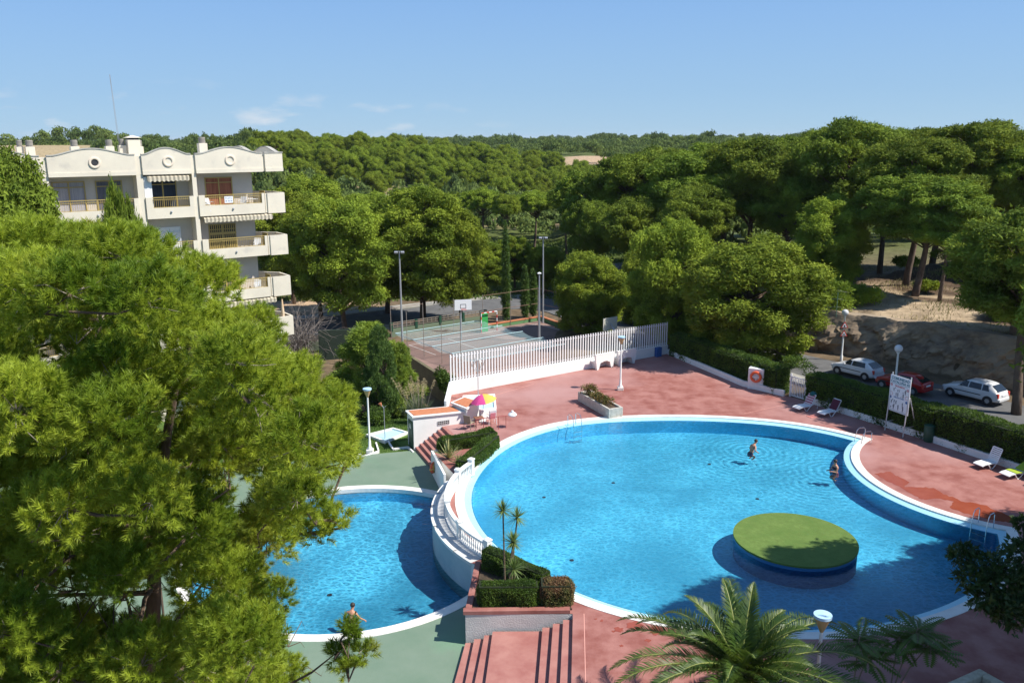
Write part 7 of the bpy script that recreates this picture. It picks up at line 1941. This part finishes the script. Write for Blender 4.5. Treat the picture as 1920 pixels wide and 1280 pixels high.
# chimneys
def chimney(x, y, ztop, w, round_top=True):
    c = B(x - w / 2, x + w / 2, y - w / 2, y + w / 2, 15.96, ztop).build("chimney", M_BUILD, ab, bevel=0.01)
    if round_top:
        pr = []
        for i in range(5): pr += [(w * 0.42, ztop + 0.09 * i), (w * 0.42, ztop + 0.09 * i + 0.06), (w * 0.34, ztop + 0.09 * i + 0.065), (w * 0.34, ztop + 0.09 * i + 0.088)]
        MB().lathe([(r, z - BZ) for r, z in pr], (x, y, 0), 14).build("chimney_pot", mat("grey_pot", (0.30, 0.28, 0.25), 0.9), c)
    else:
        B(x - w * 0.4, x + w * 0.4, y - w * 0.4, y + w * 0.4, ztop, ztop + 0.12).build("vent_gap", M_DARK, c)
        zt = ztop + 0.122 - BZ; h2 = w * 0.62
        MB().add([(x - h2, y - h2, zt), (x + h2, y - h2, zt), (x + h2, y + h2, zt), (x - h2, y + h2, zt), (x, y, zt + 0.18)], [(0, 3, 2, 1), (0, 1, 4), (1, 2, 4), (2, 3, 4), (3, 0, 4)]).build("cap", M_BUILD, c)
for a in ((-15.1, 3.4, 17.55, 0.42), (-14.55, 3.0, 17.55, 0.55), (-11.8, 3.0, 17.55, 0.55), (-9.55, 3.0, 17.55, 0.55), (-8.65, 3.2, 17.6, 0.5), (-3.05, 3.0, 17.7, 0.6)): chimney(*a)
chimney(-7.95, 3.0, 18.0, 0.85, False); chimney(-7.4, 3.4, 17.5, 0.4)
# awnings
AW = bpy.data.materials.new("striped_awning"); AW.use_nodes = True
an = AW.node_tree.nodes; wv = an.new("ShaderNodeTexWave"); wv.bands_direction = 'X'; wv.inputs['Scale'].default_value = 1.1; tca = an.new("ShaderNodeTexCoord"); ra = an.new("ShaderNodeValToRGB"); ra.color_ramp.interpolation = 'CONSTANT'
ra.color_ramp.elements[0].color = (0.62, 0.55, 0.42, 1); ra.color_ramp.elements[1].color = (0.30, 0.27, 0.21, 1); ra.color_ramp.elements[1].position = 0.5
AW.node_tree.links.new(tca.outputs['Object'], wv.inputs[0]); AW.node_tree.links.new(wv.outputs[0], ra.inputs[0]); AW.node_tree.links.new(ra.outputs[0], an["Principled BSDF"].inputs['Base Color'])
def awning(x0, x1, zt):
    a = MB(); n_ = int((x1 - x0) / 0.3)
    a.extr([(-0.95, zt), (-1.30, zt - 0.16), (-1.30, zt - 0.19), (-0.95, zt - 0.04)], (x0, 0, -BZ), (0, 1, 0), (0, 0, 1), (1, 0, 0), x1 - x0)
    prof = [(x0, zt - 0.17), (x1, zt - 0.17)]
    for i in range(n_): xx = x1 - (x1 - x0) * i / n_; dx = (x1 - x0) / n_; prof += [(xx, zt - 0.40), (xx - dx / 2, zt - 0.48)]
    prof += [(x0, zt - 0.40)]
    a.extr(prof, (0, -1.30, -BZ), (1, 0, 0), (0, 0, 1), (0, 1, 0), 0.015); a.build("awning", AW, ab)
awning(-8.2, -5.4, 15.62); awning(-4.6, 0.45, 12.60); awning(-4.6, 0.3, 6.3)
# things on the balconies (top-level)
Mab = ab.matrix_basis
def wp(x, y, z): return tuple(Mab @ Vector((x, y, z - BZ)))
fs = thing("balcony_sign", "small white sign with blue lettering hung on the top right balcony rail", "sign", wp(-2.72, -1.19, 13.72), ab.rotation_euler[2])
MB().box((0, 0, 0), (0.62, 0.02, 0.48)).build("panel", M_PLASTIC, fs)
for z_, s_ in ((0.11, "VENDE"), (-0.09, "68 24 10")):
    mb = MB(); xx = -0.25
    for ch in s_:
        if ch != ' ': mb.box((xx + 0.025, -0.012, z_), (0.022, 0.003, 0.12)).box((xx + 0.04, -0.012, z_ + 0.04 * ((ord(ch) % 3) - 1)), (0.035, 0.003, 0.025))
        xx += 0.5 / len(s_)
    mb.build("lettering", BLUE, fs)
armchair(wp(-4.0, -0.85, 12.92), ab.rotation_euler[2] + 0.6, M_PLASTIC, "left white plastic chair on the top right balcony")
armchair(wp(-1.6, -0.75, 12.92), ab.rotation_euler[2] - 0.8, M_PLASTIC, "right white plastic chair on the top right balcony")
armchair(wp(-0.7, -0.7, 9.77), ab.rotation_euler[2] - 0.5, M_PLASTIC, "white chair behind the rail of the second balcony from the top")
armchair(wp(-0.9, -0.7, 6.62), ab.rotation_euler[2] - 0.5, M_PLASTIC, "white chair behind the rail of the third balcony from the top")
for (x, z, lab) in ((-10.3, 12.92, "white round table on the top balcony behind the slender pine"), (-0.75, 12.92, "white table beside the blue bucket on the top right balcony")):
    tb2 = thing("balcony_table", lab, "table", wp(x, -0.6, z)); MB().lathe([(0.40, 0.70), (0.42, 0.73), (0, 0.735)], n=18).build("tabletop", M_PLASTIC, tb2)
    for a in range(4): MB().tube([(0.3 * math.cos(a * 1.57), 0.3 * math.sin(a * 1.57), 0.70), (0.34 * math.cos(a * 1.57), 0.34 * math.sin(a * 1.57), 0)], 0.02, 6).build("leg", M_PLASTIC, tb2)
bk = thing("bucket", "blue bucket on the top right balcony beside the white table", "bucket", wp(-0.35, -0.95, 13.3)); MB().lathe([(0.13, 0), (0.17, 0.4), (0.17, 0.42)], n=14).build("body", mat("blue_bucket", (0.02, 0.08, 0.42), 0.4), bk); bk.location.z = 13.0 - 0.06
pz = thing("closed_parasol", "closed cream and orange parasol under the third corner balcony", "parasol", wp(0.85, -0.95, 3.45)); MB().tube([(0, 0, 0), (0, 0, 2.6)], 0.03, 6).build("pole", M_BRASS, pz)
MB().lathe([(0.03, 0.9), (0.13, 1.2), (0.12, 1.7), (0.05, 2.5)], n=10).build("canopy", mat("cream_orange_cloth", (0.65, 0.40, 0.20), 0.8, (0.70, 0.60, 0.45), 4, 2, stretch=(4, 4, 0.2)), pz, True)
sw = B(-8.4, -7.9, -1.0, -0.1, 12.95, 15.5); sw.build("partition", M_PLASTIC, ab)
# low white garden wall pieces between the near pine's gaps
q = P(545, 700, -1.6)
# ================================================================== HAZE
if HAZE > 0:
    hm_ = bpy.data.materials.new("summer_haze"); hm_.use_nodes = True; hn = hm_.node_tree.nodes
    hn.remove(hn["Principled BSDF"]); pv = hn.new("ShaderNodeVolumePrincipled"); pv.inputs['Density'].default_value = HAZE; pv.inputs['Color'].default_value = (0.86, 0.92, 1.0, 1); pv.inputs['Anisotropy'].default_value = 0.1
    hm_.node_tree.links.new(pv.outputs[0], hn["Material Output"].inputs['Volume'])
    hb = MB().box((0, 4400, 4), (12400, 9200, 60)).build("haze", hm_); hb['kind'] = 'stuff'; hb['label'] = "thin pale haze over the distant wooded ridges"; hb['category'] = "haze"
